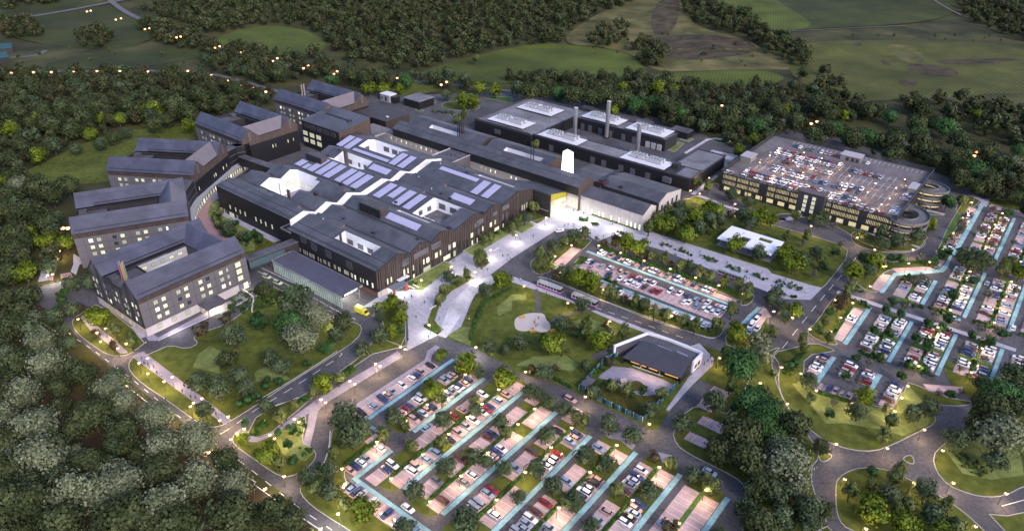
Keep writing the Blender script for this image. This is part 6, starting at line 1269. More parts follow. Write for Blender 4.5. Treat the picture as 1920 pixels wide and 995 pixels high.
TREES = {
'w': 'a60,130,130 160,200,150 290,110,120 380,60,110 80,320,130 260,270,110 60,420,130 50,560,120 130,480,110 160,680,130 40,690,120 30,200,110 200,60,130 100,850,150 '
     'b490,820,110 45,640,90 e470,110,150 520,330,200 440,400,150 700,420,150 330,190,110 350,300,110 100,60,190 500,620,190 900,640,190 620,620,120 40,490,160 60,650,170 200,850,230 1000,950,230 700,920,260 1270,590,140 60,850,230 350,960,230 1300,900,230 1350,960,190 850,950,190 150,750,190 1290,30,110 f110,900,180 200,940,150 g1180,530,160 1300,450,210 1330,590,190 1400,950,190 h160,410,160 1260,330,200 1200,390,140 1400,300,120 300,520,90 '
     'w450,640,110 530,600,100 980,600,120 1060,640,100 350,620,110 240,640,100 720,600,100 1140,550,110 1250,600,90 640,780,80 300,720,100 100,640,100 120,830,90 50,900,90 870,700,90 940,680,80 400,740,90 490,680,90 1340,520,90 x540,430,90 620,440,90 700,430,90 y150,440,100 230,430,80 310,440,80 100,530,110 350,540,110 450,550,110 610,550,110 520,540,120 880,600,120 1130,650,120 1240,660,130 1340,640,110 1260,590,90 1200,700,90 1040,600,90 730,440,80 180,520,90 1000,690,70 '
     'z290,600,110 480,790,110 260,780,110 720,780,110 840,700,100 860,800,110 1080,800,110 1230,850,110 1050,900,130 700,880,100 1300,930,110 60,640,90 160,700,100 940,690,90 560,620,90 950,900,100 1130,850,100 30,600,90 350,650,80 d1390,120,80 1250,30,120 1090,20,110 1440,60,100 1180,60,90',
'p': 'a100,60,110 50,100,90 230,940,160 190,820,120 b340,790,150 250,920,170 e260,50,190 130,220,180 200,400,210 30,330,120 620,190,170 710,260,160 230,570,240 430,800,240 700,740,210 920,540,200 880,350,170 1120,480,190 1120,720,220 1330,740,170 950,850,230 560,780,230 h110,600,230 170,730,130 60,540,150 1310,460,220 z1390,930,90 1330,960,80',
'r': 'a160,330,90 260,360,105 375,370,90 140,545,115 550,785,115 30,20,80 b1395,590,100 770,705,75 815,800,85 740,740,75 760,880,80 c370,580,110 450,595,115 645,380,100 715,395,105 865,270,110 1030,235,105 985,320,105 1140,185,105 1085,195,80 1395,225,100 1265,385,100 1265,880,120 490,930,125 230,940,130 '
     'd20,250,70 915,275,75 95,430,95 150,490,115 480,540,110 600,480,110 1430,540,100 150,760,90 e90,780,140 1375,470,75 f380,160,115 60,560,130 610,880,150 1190,50,130 985,200,115 1410,130,115 1045,5,70 h545,240,110 600,870,160 780,960,160 1000,990,120 '
     'w220,880,90 670,670,75 580,675,70 515,755,75 60,740,90 205,690,75 870,625,95 800,640,75 1070,715,75 x640,500,75 720,500,75 810,505,55 1165,570,80 1230,575,80 1350,510,75 1260,490,75 y560,620,75 820,500,90 910,500,70 1375,800,75 1285,855,65 620,500,70 z100,610,65 430,650,65 1180,640,60',
'd': 'a415,600,105 520,600,100 400,750,100 350,870,90 300,800,105 380,950,100 1330,905,140 1290,300,95 1380,340,60 b1095,570,70 1300,645,90 700,900,105 600,985,95 705,790,70 215,710,190 1320,970,85 455,900,95 1410,985,60 c345,345,85 235,395,80 300,540,85 1010,515,75 930,240,105 970,210,85 1060,300,90 1110,240,90 1180,255,75 1300,215,85 1355,270,75 1400,440,90 75,235,75 400,730,90 275,835,100 40,940,95 750,720,75 950,170,75 1240,100,75 1340,150,70 '
     'd300,240,85 645,320,85 640,380,85 730,370,90 845,330,90 270,435,75 205,480,85 540,460,85 565,535,85 50,660,85 90,730,75 20,700,75 110,790,85 1110,460,115 1200,485,125 1160,480,110 e1120,160,125 1235,190,135 1350,110,120 1400,190,105 1155,310,105 f60,290,90 150,60,110 80,20,100 500,360,170 540,450,170 590,400,130 290,690,115 400,670,120 420,770,120 1180,950,160 850,970,110 775,350,100 1055,370,108 1080,630,115 900,775,115 1235,575,105 1300,600,85 1255,100,80 1385,380,95 1395,645,105 1245,310,85 '
     'g95,205,90 160,230,85 215,270,90 300,310,88 190,95,100 550,400,115 675,450,115 190,455,110 135,645,118 410,570,115 530,615,118 235,740,118 335,830,122 780,765,122 30,800,90 440,970,105 1020,680,95 460,215,88 780,310,95 420,65,65 965,390,120 1145,265,130 1370,760,115 1330,880,150 1420,660,140 1180,580,110 h240,870,160 60,800,160 80,930,150 230,950,130 225,145,95 510,320,110 815,335,100 905,300,110 1200,165,95 1380,100,120 1050,480,130 1290,600,130 670,780,130 900,760,130 940,900,145 '
     'w300,815,95 430,840,70 565,815,70 710,755,65 x1080,535,65 1000,430,75 1090,420,75 1175,440,75 y30,500,80',
'g': 'b190,840,165 400,970,80 g1290,50,210 1360,250,190 1410,400,170 h10,320,190 40,430,140 1300,220,170 1430,230,140 x850,460,90 430,455,80 y265,530,100 700,590,110 800,590,100 950,640,100 1370,710,110 z580,770,110 380,730,95 690,660,90 1000,720,125 850,760,90 1170,960,140 1420,850,90',
'o': 'a645,860,75 740,935,72 1240,205,42 1235,270,42 1215,240,40 b1290,355,48 1330,345,48 1275,468,70 1250,470,60 1430,285,38 1040,690,60 1065,635,58 1190,560,50 1140,585,48 690,740,60 830,740,60 c155,435,65 160,500,68 215,460,55 290,370,58 380,365,55 415,320,58 540,650,68 580,672,60 695,705,62 805,765,68 870,775,66 965,810,70 1035,840,72 1165,835,68 805,455,62 860,470,62 955,505,66 1070,540,66 1120,560,62 1205,590,62 1280,610,62 1320,670,66 1345,635,62 1245,750,75 '
     '775,285,65 830,225,65 890,200,60 1135,285,58 1110,60,55 1050,35,50 125,170,62 35,258,55 0,290,48 425,830,75 410,885,70 545,880,66 630,875,66 180,920,58 285,970,65 925,290,50 d160,225,55 240,240,42 530,330,55 105,335,48 225,335,55 300,470,65 1095,130,55 1370,475,65 1330,530,75 460,620,55 440,670,60 325,820,55 345,905,58 20,880,75 200,920,62 205,975,60 f135,350,72 215,280,58 465,130,66 330,205,66 130,610,75 440,550,72 720,450,80 330,760,78 500,840,72 845,405,55 880,520,72 1050,480,72 1235,255,66 1050,250,66 1410,430,72 '
     'g360,350,72 405,375,66 585,760,76 900,610,72 1095,690,66 1130,740,90 565,165,72 650,195,72 845,210,66 1235,170,72 h245,235,58 700,370,75 660,450,80 670,300,50 465,770,80 585,730,76 720,690,85 750,640,66 790,850,85 725,880,76 1010,840,76 1075,960,100 1130,450,80 y130,815,45 80,780,40 x1175,645,42 1130,680,40 1150,672,38 1240,330,40',
'b': 'a545,890,48 635,960,58 1130,860,85 1275,800,65 460,745,55 c245,560,55 635,700,48 525,380,48 585,372,66 760,450,55 900,500,42 1230,220,48 530,842,48 350,885,55 d400,720,85 430,700,60 g110,85,52 245,75,48 800,575,66 555,40,52 890,965,95',
'k': 'a1330,265,40 1400,355,52 1440,330,45 b20,340,45 15,370,45 810,880,55 20,820,95 c370,890,62 d1010,155,80 378,432,52 320,520,46 700,470,52 745,475,55 980,440,55 1015,435,48 940,490,48 345,770,46 285,880,55 700,712,52 670,758,52 755,780,55 605,872,56 680,895,60 910,835,56 990,860,58 840,920,60 905,945,64 1048,673,56 1160,590,54 1020,810,54 1355,210,48 1250,930,56 1150,905,50 1330,900,50 e1350,285,52 1400,265,56 1440,240,50 1390,385,52 f50,185,46 130,150,55 290,55,46 60,145,44 10,240,46 205,430,56 130,440,46 180,505,56 215,600,64 455,500,46 345,635,46 840,405,40 '
     'g1265,290,60 1215,370,50 h345,335,55 120,65,55 150,45,50 755,120,55 800,60,55 880,80,64 1030,230,56 585,665,68 435,120,54 495,20,48 640,10,46 z595,865,34',
't': 'd200,380,38 410,385,42 265,555,42 870,450,42 870,580,55 820,600,55 775,735,55 940,780,55 1070,560,55 1250,680,55 1195,860,55 1300,880,55 1100,260,52 1080,285,46 1040,345,46 1215,315,46 1265,390,52 1275,185,42 1325,200,38 1330,270,46 1390,380,46 1400,650,50 770,385,50 370,280,45 860,180,60 h510,155,46 570,50,46 1090,80,46 1220,20,46 370,270,46 960,220,46 1095,210,42 b1100,540,45 c480,360,35 1330,300,40',
's': 'c385,240,22 405,245,22 425,250,20 460,268,22 480,272,22 b870,605,22 885,600,20 905,607,20 860,610,18 1300,335,20 1370,320,22 1400,305,20 f540,85,46 520,105,40 500,110,35 280,250,40 260,265,35 10,410,35 40,400,35 70,390,30 100,40,50 g460,90,40 520,75,40 690,235,30 745,195,32 485,90,30 h30,100,40 540,580,1 a1010,690,1 350,700,45 370,650,45 340,670,40 330,730,35 e1370,280,40 1440,440,40'}
for k, s in TREES.items():
    for q in px(s):
        d_ = float(q[3])
        if d_ > 2: put_tree(k, q[0], q[1], d_, q[2])
# ---------------------------------------------------------------- woods and planting too dense to count
def in_poly(pts, x, y):
    c = False; n = len(pts); j = n - 1
    for i in range(n):
        if (pts[i][1] > y) != (pts[j][1] > y) and x < (pts[j][0] - pts[i][0]) * (y - pts[i][1]) / (pts[j][1] - pts[i][1] + 1e-9) + pts[i][0]: c = not c
        j = i
    return c
def scatter(polys, spacing, rng, excl=()):
    out = []
    for s in polys:
        P = [(q[0], q[1]) for q in px(s)]; G = [ground(a, b) for a, b in P]; xs = [g[0] for g in G]; ys = [g[1] for g in G]; y = min(ys)
        while y < max(ys):
            x = min(xs)
            while x < max(xs):
                X = x + rng.normal() * spacing * .33; Y = y + rng.normal() * spacing * .33; u, v = topix((X, Y, 0))
                if in_poly(P, u, v) and not any(in_poly(e, u, v) for e in excl): out.append((X, Y))
                x += spacing
            y += spacing * .9
    return out
def wood(name, label, pts, tmpl, mats, smin, smax, rng, zoff=0.):
    Vs = []; Ms = []
    for X, Y in pts:
        V, M_, hh = tmpl[rng.integers(len(tmpl))]; s = smin + rng.random() * (smax - smin); a = rng.random() * 6.28; c, sn = math.cos(a), math.sin(a)
        W_ = V * s * np.array([1, 1, .85 + rng.random() * .35]); Z = np.empty_like(W_); Z[:, 0] = W_[:, 0] * c - W_[:, 1] * sn + X; Z[:, 1] = W_[:, 0] * sn + W_[:, 1] * c + Y; Z[:, 2] = W_[:, 2] + hz(X, Y) + zoff
        Vs.append(Z); off = int(rng.integers(0, len(mats) // 3)) * 3; Ms.append(M_ + off)
    o = D.objects.new(name, quadmesh(name, np.concatenate(Vs), np.concatenate(Ms), mats)); COL.objects.link(o); o['kind'] = 'stuff'; o['label'] = label; o['category'] = name.replace('_', ' '); return o
rng = np.random.default_rng(5)
FT = [(*crown_np(rng, 11, 11, .5, 300, 1.25, 16), 0) for _ in range(6)]; FT2 = [(*crown_np(rng, 9, 9, .3, 520, .75, 16), 0) for _ in range(6)]
FAR = ['270,25 330,5 400,-20 1235,-20 1225,8 1110,35 1045,82 960,86 850,112 770,136 700,128 640,112 620,100 615,78 560,50 470,50 400,70 350,48', '1300,-12 1330,15 1400,35 1425,62 1440,70 1370,70 1290,45 1268,20 1280,-10',
       '1400,45 1500,85 1530,105 1525,130 1480,122 1440,100 1400,75', '1100,92 1120,60 1180,48 1175,75 1140,90', '1175,90 1215,80 1255,110 1245,130 1210,132', '1790,20 1850,-10 1960,-20 1990,60 1960,85 1880,70 1830,45', '1490,150 1530,135 1580,160 1570,185 1520,180',
       '0,45 60,40 80,70 20,78', '150,70 210,62 205,90 160,92', '230,45 330,55 420,95 520,115 500,125 400,108 300,80', '0,0 60,-5 120,10 100,18 0,25', '420,85 540,105 640,118 620,132 540,122 440,112', '1680,190 1800,192 1960,215 1990,290 1900,275 1790,240 1700,225']
farpts = scatter(FAR, 11.5, rng)
wood('distant_wood', 'dark mixed woodland covering the far hillside', farpts, FT, LM['w'] + LM['f'] + LM['f'] + LM['w'] + LM['h'], .6, 1.35, rng)
MID = ['-30,150 180,150 400,150 470,172 520,192 500,208 370,215 350,236 240,240 100,285 30,330 -60,360 -60,200', '-30,135 200,138 380,140 395,150 -30,152', '470,110 560,128 700,150 760,160 740,175 680,160 560,150 500,165 380,130 400,118', '770,148 960,178 1100,166 1290,208 1450,232 1700,278 1950,322 1980,440 1790,345 1760,322 1480,248 1400,292 1330,262 1200,225 1030,180 930,178 820,168',
       '950,150 1210,152 1330,172 1480,165 1600,192 1680,230 1560,232 1400,210 1200,190 960,170', '-60,330 40,330 70,400 110,430 125,520 40,540 -60,560', '-40,560 40,560 120,625 60,660 -40,700', '2000,350 2250,400 2300,1000 2100,1000 2075,430']
midpts = scatter(MID, 8.6, rng, excl=[[(860, 150), (900, 178), (980, 182), (960, 160)], [(x, y) for x, y, *_ in px('20,136 180,134 300,133 400,138 470,158 480,166 400,146 300,141 180,142 20,144')]])
wood('woodland_belt', 'dense mixed woodland belt wrapped round the back and left of the site', midpts, FT2, LM['w'] + LM['f'] + LM['d'] + LM['w'] + LM['h'] + LM['f'], .75, 1.4, rng)
NEARW = ['e-60,-100 60,-60 200,-40 420,60 400,200 560,240 700,180 860,300 1000,420 1180,520 1320,650 1447,760 f300,900 330,1100 e-100,1200', 'g1200,560 1447,640 h300,800 330,1000 g1100,1100 1290,900 1320,760', 'g1200,-60 1447,-60 h20,200 130,360 240,440 200,560 g1447,640 1250,560 1300,300', 'h1180,200 1300,140 1500,60 1500,320 1350,420 1180,400 1120,380']
nearpts = scatter(NEARW, 9.5, rng, excl=[[(q[0], q[1]) for q in px('e420,70 480,60 520,160 420,300 640,560 700,620 560,640 400,520')]])
NT = [(*crown_np(rng, 9, 8.5, .3, 1300, .52, 20, 'round', .6), 0) for _ in range(5)]
wood('woodland_understorey', 'dark understorey filling the near woods in the lower corners', nearpts, NT, LM['w'] + LM['p'] + LM['w'] + LM['d'], .7, 1.2, rng)
# beds of shrubs and ground cover
ST = [(*crown_np(rng, 1.7, 1.2, 0, 60, .38, 5), 0) for _ in range(6)]
BEDS = ['c810,382 840,375 905,403 872,412', 'c905,418 950,415 1030,448 1000,460', 'c1045,455 1080,450 1180,488 1150,500', 'c1190,510 1230,505 1340,545 1300,555', 'c1345,555 1380,550 1447,590 1400,590', 'd40,595 60,588 200,632 190,655 60,625', 'd75,665 110,668 190,695 150,700', 'c385,237 430,243 425,257 390,252', 'c445,263 495,275 480,283 448,275', 'c575,308 660,335 690,345 640,345',
 'c350,505 385,458 425,456 430,475 380,505', 'f235,510 330,540 280,598', 'f160,400 280,350 265,480 200,450', 'b10,600 110,640 100,740 0,760', 'a1320,690 1447,640 1447,760 1260,800', 'f0,380 90,370 60,430 0,455', 'd480,605 560,655 540,670 490,650', 'd640,480 720,510 700,540 650,530', 'd780,560 900,580 920,610 800,610', 'd720,700 890,745 870,760 730,725', 'h1000,540 1090,560 1200,620 1240,690 1180,690 1080,630', 'h860,240 950,250 940,285 870,270',
 'd1000,430 1130,200 1150,215 1020,440', 'd490,690 600,745 580,755 480,715', 'd840,470 940,480 930,520 850,500', 'd1290,850 1400,900 1380,920 1280,880', 'c510,575 560,560 600,620 640,660 600,665 520,600', 'c640,700 760,735 900,780 1150,870 1130,885 900,830 700,750 620,700', 'g700,220 750,190 760,215 705,240', 'h870,20 885,10 900,40 880,45', 'b1320,300 1400,290 1447,250 1447,270 1340,340', 'a1200,200 1260,250 1400,360 1420,420 1250,330 1200,260',
 'h105,100 160,60 200,50 120,130', 'x990,625 1130,640 1120,652 1000,638', 'H530,143 760,170 740,180 540,152', 'K1080,315 1240,322 1190,345']
bedpts = scatter(BEDS, 1.7, rng)
bedpts += [(p[0] + float(rng.normal()) * .3, p[1] + float(rng.normal()) * .3) for (u0, u1, v0, v1) in ((175.6, 176.7, 93, 126), (191.5, 192.3, 96, 127), (207.4, 208.5, 101, 128), (191.5, 192.9, 145, 190), (207.4, 208.5, 145, 190), (223.3, 224.4, 147, 192), (192.5, 193.5, 209, 264), (208.7, 209.7, 206, 262), (170.4, 181, 158.5, 166), (170.4, 181, 90, 92.5), (186, 197, 93, 95), (186, 197, 141.5, 144), (202, 213, 142, 145), (218, 229, 143, 146), (186.5, 197.5, 128, 129.5), (202.5, 213, 129, 131)) for _ in range(int((v1 - v0) * (u1 - u0) * .55) + 3) for p in [W(rng.uniform(u0, u1), rng.uniform(v0, v1))]]
wood('shrub_planting', 'low mixed shrub planting in beds along paths and car parks', bedpts, ST, LM['s'] + LM['k'] + LM['o'] + LM['s'], .6, 1.5, rng, .08)
HT = [(*crown_np(rng, 30, 5, 0, 10, 1, 2), 0)]
# hillside scrub on the far heath
hpts = scatter(['1080,100 1260,128 1440,128 1500,118 1420,80 1290,62 1180,70', '1560,60 1900,70 1900,80 1560,70', '0,90 380,90 380,120 0,125', '620,100 780,100 760,140 640,135'], 26, rng)
wood('hillside_scrub', 'scattered scrub bushes on the far hillside', hpts, FT, LM['w'] + LM['o'], .15, .45, rng)
# hedges: one thing per run
def hedge(s, lab, w=1.2, h=1.2, pts=None):
    P_ = pts or gp(s); Vs = []; Ms = []; b = MB()
    for a, c in zip(P_[:-1], P_[1:]):
        a = np.array(a); c = np.array(c); L_ = np.linalg.norm(c - a); d = (c - a) / L_; nn = np.array([-d[1], d[0], 0]); n = int(L_ * 26)
        t = rng.random(n) * L_; k = rng.random(n); ang = (k - .5) * math.pi; off = np.sin(ang) * w / 2 * 1.05; z = np.clip(np.cos(ang) * 1.6, .08, 1) * h
        P = a + d * t[:, None] + nn * off[:, None]; P[:, 2] = z * (.9 + rng.random(n) * .2); nr = rng.normal(size=(n, 3)); nr /= np.linalg.norm(nr, axis=1)[:, None]; tt = np.cross(nr, rng.normal(size=(n, 3))); tt /= np.linalg.norm(tt, axis=1)[:, None]; bb = np.cross(nr, tt)
        Vs.append(np.stack([P - tt * .2 - bb * .16, P + tt * .2 - bb * .16, P + tt * .2 + bb * .16, P - tt * .2 + bb * .16], 1).reshape(-1, 3)); Ms.append(rng.integers(0, 3, n))
        b.prism([tuple((x)[:2]) for x in (a - nn * w * .42, c - nn * w * .42, c + nn * w * .42, a + nn * w * .42)], .05, h * .9)
    t = thing('hedge', lab, 'hedge', (0, 0, 0), 0, 'clipped hedges'); o = D.objects.new('leaves', quadmesh('leaves', np.concatenate(Vs), np.concatenate(Ms), LM['s'])); COL.objects.link(o); o.parent = t
    b.build('inner_growth', LM['s'][0], t)
hedge('c480,400 750,500 1000,575 1290,675', 'long clipped hedge above the top row of the central car park', 1.8, 1.5)
hedge('b1215,930 1240,830 1290,720 1447,640', 'curved clipped hedge along the left edge of the park')
hedge('d650,520 760,495 935,490', 'short clipped hedge above the empty pink bays at top right', 1.2, 1.)
hedge('f500,640 700,480', 'clipped hedge above the lower left bay row'); hedge('g220,130 340,190', 'short clipped hedge at the park edge above the near lot'); hedge('b955,850 1030,893', 'short clipped hedge at the tip of the plaza lawn wedge')
hedge('h275,215 460,270', 'clipped hedge below the four cars facing the large lawn'); hedge('d360,915 470,745', 'clipped hedge left of the leftmost right-lot bays'); hedge('h90,110 200,0', 'clipped hedge between the avenue lawn and the short bay row')
nm7 = ['second', 'third', 'fourth', 'fifth', 'sixth', 'seventh']
for k, (v0, v1) in enumerate(((-46, -14), (-66, -9), (-65, -12), (-63, -14), (-63, -13), (-60, -12))):
    h_ = 63.4 + 15.52 * k; hedge('', 'low green hedge dividing the %s double bay row of the near lot' % nm7[k], .9, .7, pts=[W(h_, v0), W(h_, v1)])
# ---------------------------------------------------------------- lamps
POLE = mat('lamp_pole', (.10, .10, .10), .5, .1, 2, metal=.5); HEAD = mat('lamp_head_glow', (1, .9, .75), .4, .02, 1, emis=(1, .45, .15), es=1.9); HEADW = mat('lamp_head_white', (1, .95, .85), .4, .02, 1, emis=(1, .58, .28), es=2.6); HEADR = mat('lamp_head_sodium', (1, .6, .4), .4, .02, 1, emis=(1, .36, .16), es=1.7)
LW = {}
def lampmesh(h, hm, r):
    k = (h, hm.name)
    if k not in LW:
        p = MB(); p.cyl(0, 0, .10, .06, 0, h, 7); p.cyl(0, 0, .22, .2, 0, .25, 8); p.beam((0, 0, h), (.7, 0, h + .15), .07)
        hd = MB(); n = 8
        hd.cyl(.7, 0, r * .6, r, h - r * .7, h, n); hd.cyl(.7, 0, r, r * .5, h + .01, h + r * .6, n); c = MB(); c.cyl(.7, 0, r * .5, r * .2, h + r * .6, h + r * .6 + .1, n)
        LW[k] = (p.mesh('lamp_pole', POLE), hd.mesh('lamp_head', hm), c.mesh('lamp_cap', POLE))
    return LW[k]
def lightdata(col, e, r, key):
    if key not in LW: l = D.lights.new(key, 'POINT'); l.energy = e; l.color = col; l.shadow_soft_size = r; LW[key] = l
    return LW[key]
def lamp(x, y, kind, z0=.05, h=5.):
    hm, col, e, r = {'w': (HEAD, (1, .66, .36), E_LAMP, .48), 'p': (HEADW, (1, .86, .70), E_LAMP * 1.5, .50), 'r': (HEADR, (1, .42, .2), E_LAMP * 3.2, 1.05), 'd': (HEAD, (1, .66, .42), E_LAMP * .42, .42)}[kind]
    P = ground(x, y, z0 + h + (hz(*ground(x, y)[:2]) if y < 250 else 0)); loc = (P[0], P[1], z0 + (hz(P[0], P[1]) if y < 250 else 0))
    a, b, c = lampmesh(h, hm, r); t = thing('street_lamp', 'x', 'street lamp', loc, random.random() * 6.28 if kind != 'w' else GRZ, 'lit street lamps')
    for nm, m in (('lamp_pole', a), ('lamp_head', b), ('lamp_cap', c)): o = D.objects.new(nm, m); COL.objects.link(o); o.parent = t
    lo = D.objects.new('lamp_light', lightdata(col, e, .3, 'lamp_light_' + kind)); COL.objects.link(lo); lo.parent = t; lo.location = (.7, 0, h - .45)
    pend(t, {'w': 'lit warm street lamp', 'p': 'lit bright plaza lamp', 'r': 'orange highway lamp', 'd': 'lit roof-deck lamp'}[kind], 'on the multi-storey roof' if kind == 'd' else place(x, y), x)
LAMPS = {'r': 'w480,38 502,32 657,105 684,97 820,162 847,155 1000,212 1025,206 1220,270 1245,262 1362,297 1388,290 70,412 185,410 295,407 412,408 545,402 682,402 840,404 937,400 1066,402 1192,428 1285,456 1358,478 1435,497 x125,330 102,345 268,385 293,373 437,420 457,403 803,442 1050,478 1075,462 52,518 y1157,612 1182,597 z250,700 272,685 1160,878 1175,860 a345,297 378,297',
 'w': 'a296,424 332,420 484,778 436,804 590,856 543,880 563,930 660,968 707,942 b810,960 835,973 c237,450 265,535 330,387 485,390 607,430 740,475 887,520 1030,570 1162,613 1297,660 508,637 780,740 895,785 62,617 308,712 545,815 1003,80 1108,8 1055,97 1255,155 1443,212 1355,905 d237,279 497,345 595,413 811,413 657,506 787,490 905,482 25,760 130,795 372,695 470,712 402,795 228,860 345,873 568,618 1144,147 1095,232 1317,207 1040,318 978,411 1240,350 1190,432 1275,272 1133,535 1085,633 1020,752 1367,593 1323,697 1268,822 950,850 1200,968 1420,480 '
      'e780,40 827,14 829,100 967,119 920,144 1134,240 1087,265 1070,285 1282,342 1234,363 1373,410 1331,436 1298,470 f669,44 693,58 523,142 550,159 360,246 386,263 209,356 235,373 70,445 97,465 150,678 1065,195 960,275 840,365 1175,105 1365,190 1270,270 1185,345 1080,440 935,555 755,690 1300,545 1150,675 975,820 675,485 478,635 485,740 695,885 1350,810 g25,385 120,298 212,515 65,655 328,405 432,655 254,855 583,503 672,812 823,626 1088,755 933,941 68,90 405,230 767,383 1165,12 1393,153 '
      'h68,65 176,100 262,196 98,270 460,268 375,496 662,520 872,416 705,312 745,237 780,170 840,57 422,695 812,715 975,533 1034,715 1333,775 1158,960 540,973 1138,93',
 'p': 'a258,562 297,558 b162,650 430,793 687,725 1097,512 940,590 1317,417 982,835 1247,543 1253,967 c190,232 590,320 20,335 e722,168 960,356 1192,548 f47,765 471,904 370,990'}
for k, s in LAMPS.items():
    for q in px(s): lamp(q[0], q[1], k, h=8. if k == 'r' else 5.)
for q in px('L710,240 605,305 520,375 402,440 925,280 1098,335 830,350 1010,400 750,435 930,470 640,490 825,550 1168,450 1255,375 1360,500 995,595 1283,580 1605,560 1540,650 1440,720 1200,655 1670,765 1730,700 M1087,283 1010,362'): lamp(q[0], q[1], 'd', 10.32, 3.6)
# lamps that light the entrance, courts and porches
def softlight(P, e, col=(1, .95, .85), sz=1.5, name='wall_light', rz=0., lab='', sx=None, tilt=0.):
    l = D.lights.new(name, 'AREA'); l.shape = 'RECTANGLE'; l.size = sx or sz; l.size_y = .4; l.energy = e * LIT; l.color = col; o = D.objects.new(name, l); COL.objects.link(o); o.location = [float(c) for c in P]; o.rotation_euler = Euler((tilt, 0, rz)); o.parent = None; return o
def fitting(P, e, col, lab, sx, rz=0., tilt=0.):
    t = thing('strip_luminaire', lab, 'luminaire', P, rz, 'wall and courtyard luminaires'); m = mat('luminaire_face', (1, .97, .9), .4, .02, 1, emis=(1, .96, .88), es=3 * LIT)
    MB().box(-sx / 2, sx / 2, -.12, .12, .0, .12).build('luminaire_housing', C_hvac, t); MB().box(-sx / 2 + .1, sx / 2 - .1, -.08, .08, -.04, .0).build('luminaire_face', m, t)
    l = D.lights.new('strip_light', 'AREA'); l.shape = 'RECTANGLE'; l.size = sx; l.size_y = .3; l.energy = e * LIT; l.color = col; l.spread = rad(170); o = D.objects.new('strip_light', l); COL.objects.link(o); o.parent = t; o.location = (0, 0, -.08); o.rotation_euler = (tilt, 0, 0)
for (u, v, z, e, sx, rz, lab) in ((-22, 7.2, 13., 900, 10, 0, 'strip luminaire in the small slot courtyard near the canopy'), (-18, 50, 13, 1500, 8, 0, 'strip luminaire in the square courtyard near the plaza gables'), (-98, 24, 12.5, 2600, 14, 0, 'strip luminaire in the planted courtyard of the rear block'), (-98, 66.5, 13.2, 1500, 14, 0, 'strip luminaire in the middle courtyard of the rear block'), (-99, 90.5, 13, 1500, 14, 0, 'strip luminaire in the far courtyard of the rear block')):
    fitting(W(u, v, z), e * .45, (.95, .97, 1), lab, sx, GRZ)
for k, v in enumerate((12, 27, 42, 57, 72, 87, 102)):
    fitting(W(-60.9, v, 9.5), 300, (.95, .97, 1), '%s strip luminaire along the white light court between the blocks' % ordinal(k + 1), 9, GRZ + rad(90), rad(95))
for (P, e, lab) in ((W(16.5, 118, 8.2), 2600, 'large luminaire over the main entrance forecourt'), (W(30, 118, 6), 1500, 'luminaire lighting the pale brick wall, left'), (W(44, 119, 6), 900, 'luminaire lighting the pale brick wall, right'), (W(5, 8.5, 3.6), 500, 'luminaire under the plaza entrance canopy'), (W(-30, -9.5, 5.3), 1500, 'luminaire under the emergency canopy roof, left'), (W(-12, -9.5, 5.3), 1800, 'luminaire under the emergency canopy roof, right'), (W(-2, -9, 6), 700, 'luminaire at the ambulance bay mouth')):
    fitting(P, e * .42, (1, .95, .84), lab, 2.5, GRZ)
for u in (-118, -100, -84, -45, -30, -15): fitting(W(u, 112, 9), 500, (1, .95, .88), 'court luminaire along the beige lower wall at %s' % {-118: 'its far left end', -100: 'the left third', -84: 'the left of the cross block', -45: 'the right of the cross block', -30: 'the right third', -15: 'its right end'}[u], 3, GRZ)
M1 = ward1.matrix_world if False else Matrix.Translation(Vector(ward1.location)) @ Euler(ward1.rotation_euler).to_matrix().to_4x4()
for (x, y, z, e, col, lab) in ((26.8, -3.5, 3.2, 1300, (1, .82, .55), 'luminaire under the nearest ward porch'), (24, 20, 14, 900, (1, .96, .9), 'luminaire in the nearest ward courtyard'), (45, -3, 4, 350, (1, .8, .8), 'luminaire by the nearest ward side door'), (8, -6, 4.5, 500, (1, .85, .95), 'luminaire beside the nearest ward pale base')):
    P = M1 @ Vector((x, y, z)); fitting(P, e * .5, col, lab, 1.6, ward1.rotation_euler[2])
fitting(W(116, 26, 3.2), 160, (1, .6, .3), 'warm luminaire under the nursery veranda', 12, GRZ + .12); fitting(W(-130, -16, 4.3), 250, (1, .9, .95), 'luminaire over the pink terrace by the crescent', 2, GRZ)
for u in (72, 90, 108, 126, 144): fitting(W(u, 205, 6.6), 300, (1, .85, .5), 'interior luminaire of the multi-storey car park, %s from left' % ordinal([72, 90, 108, 126, 144].index(u) + 1), 6, GRZ)
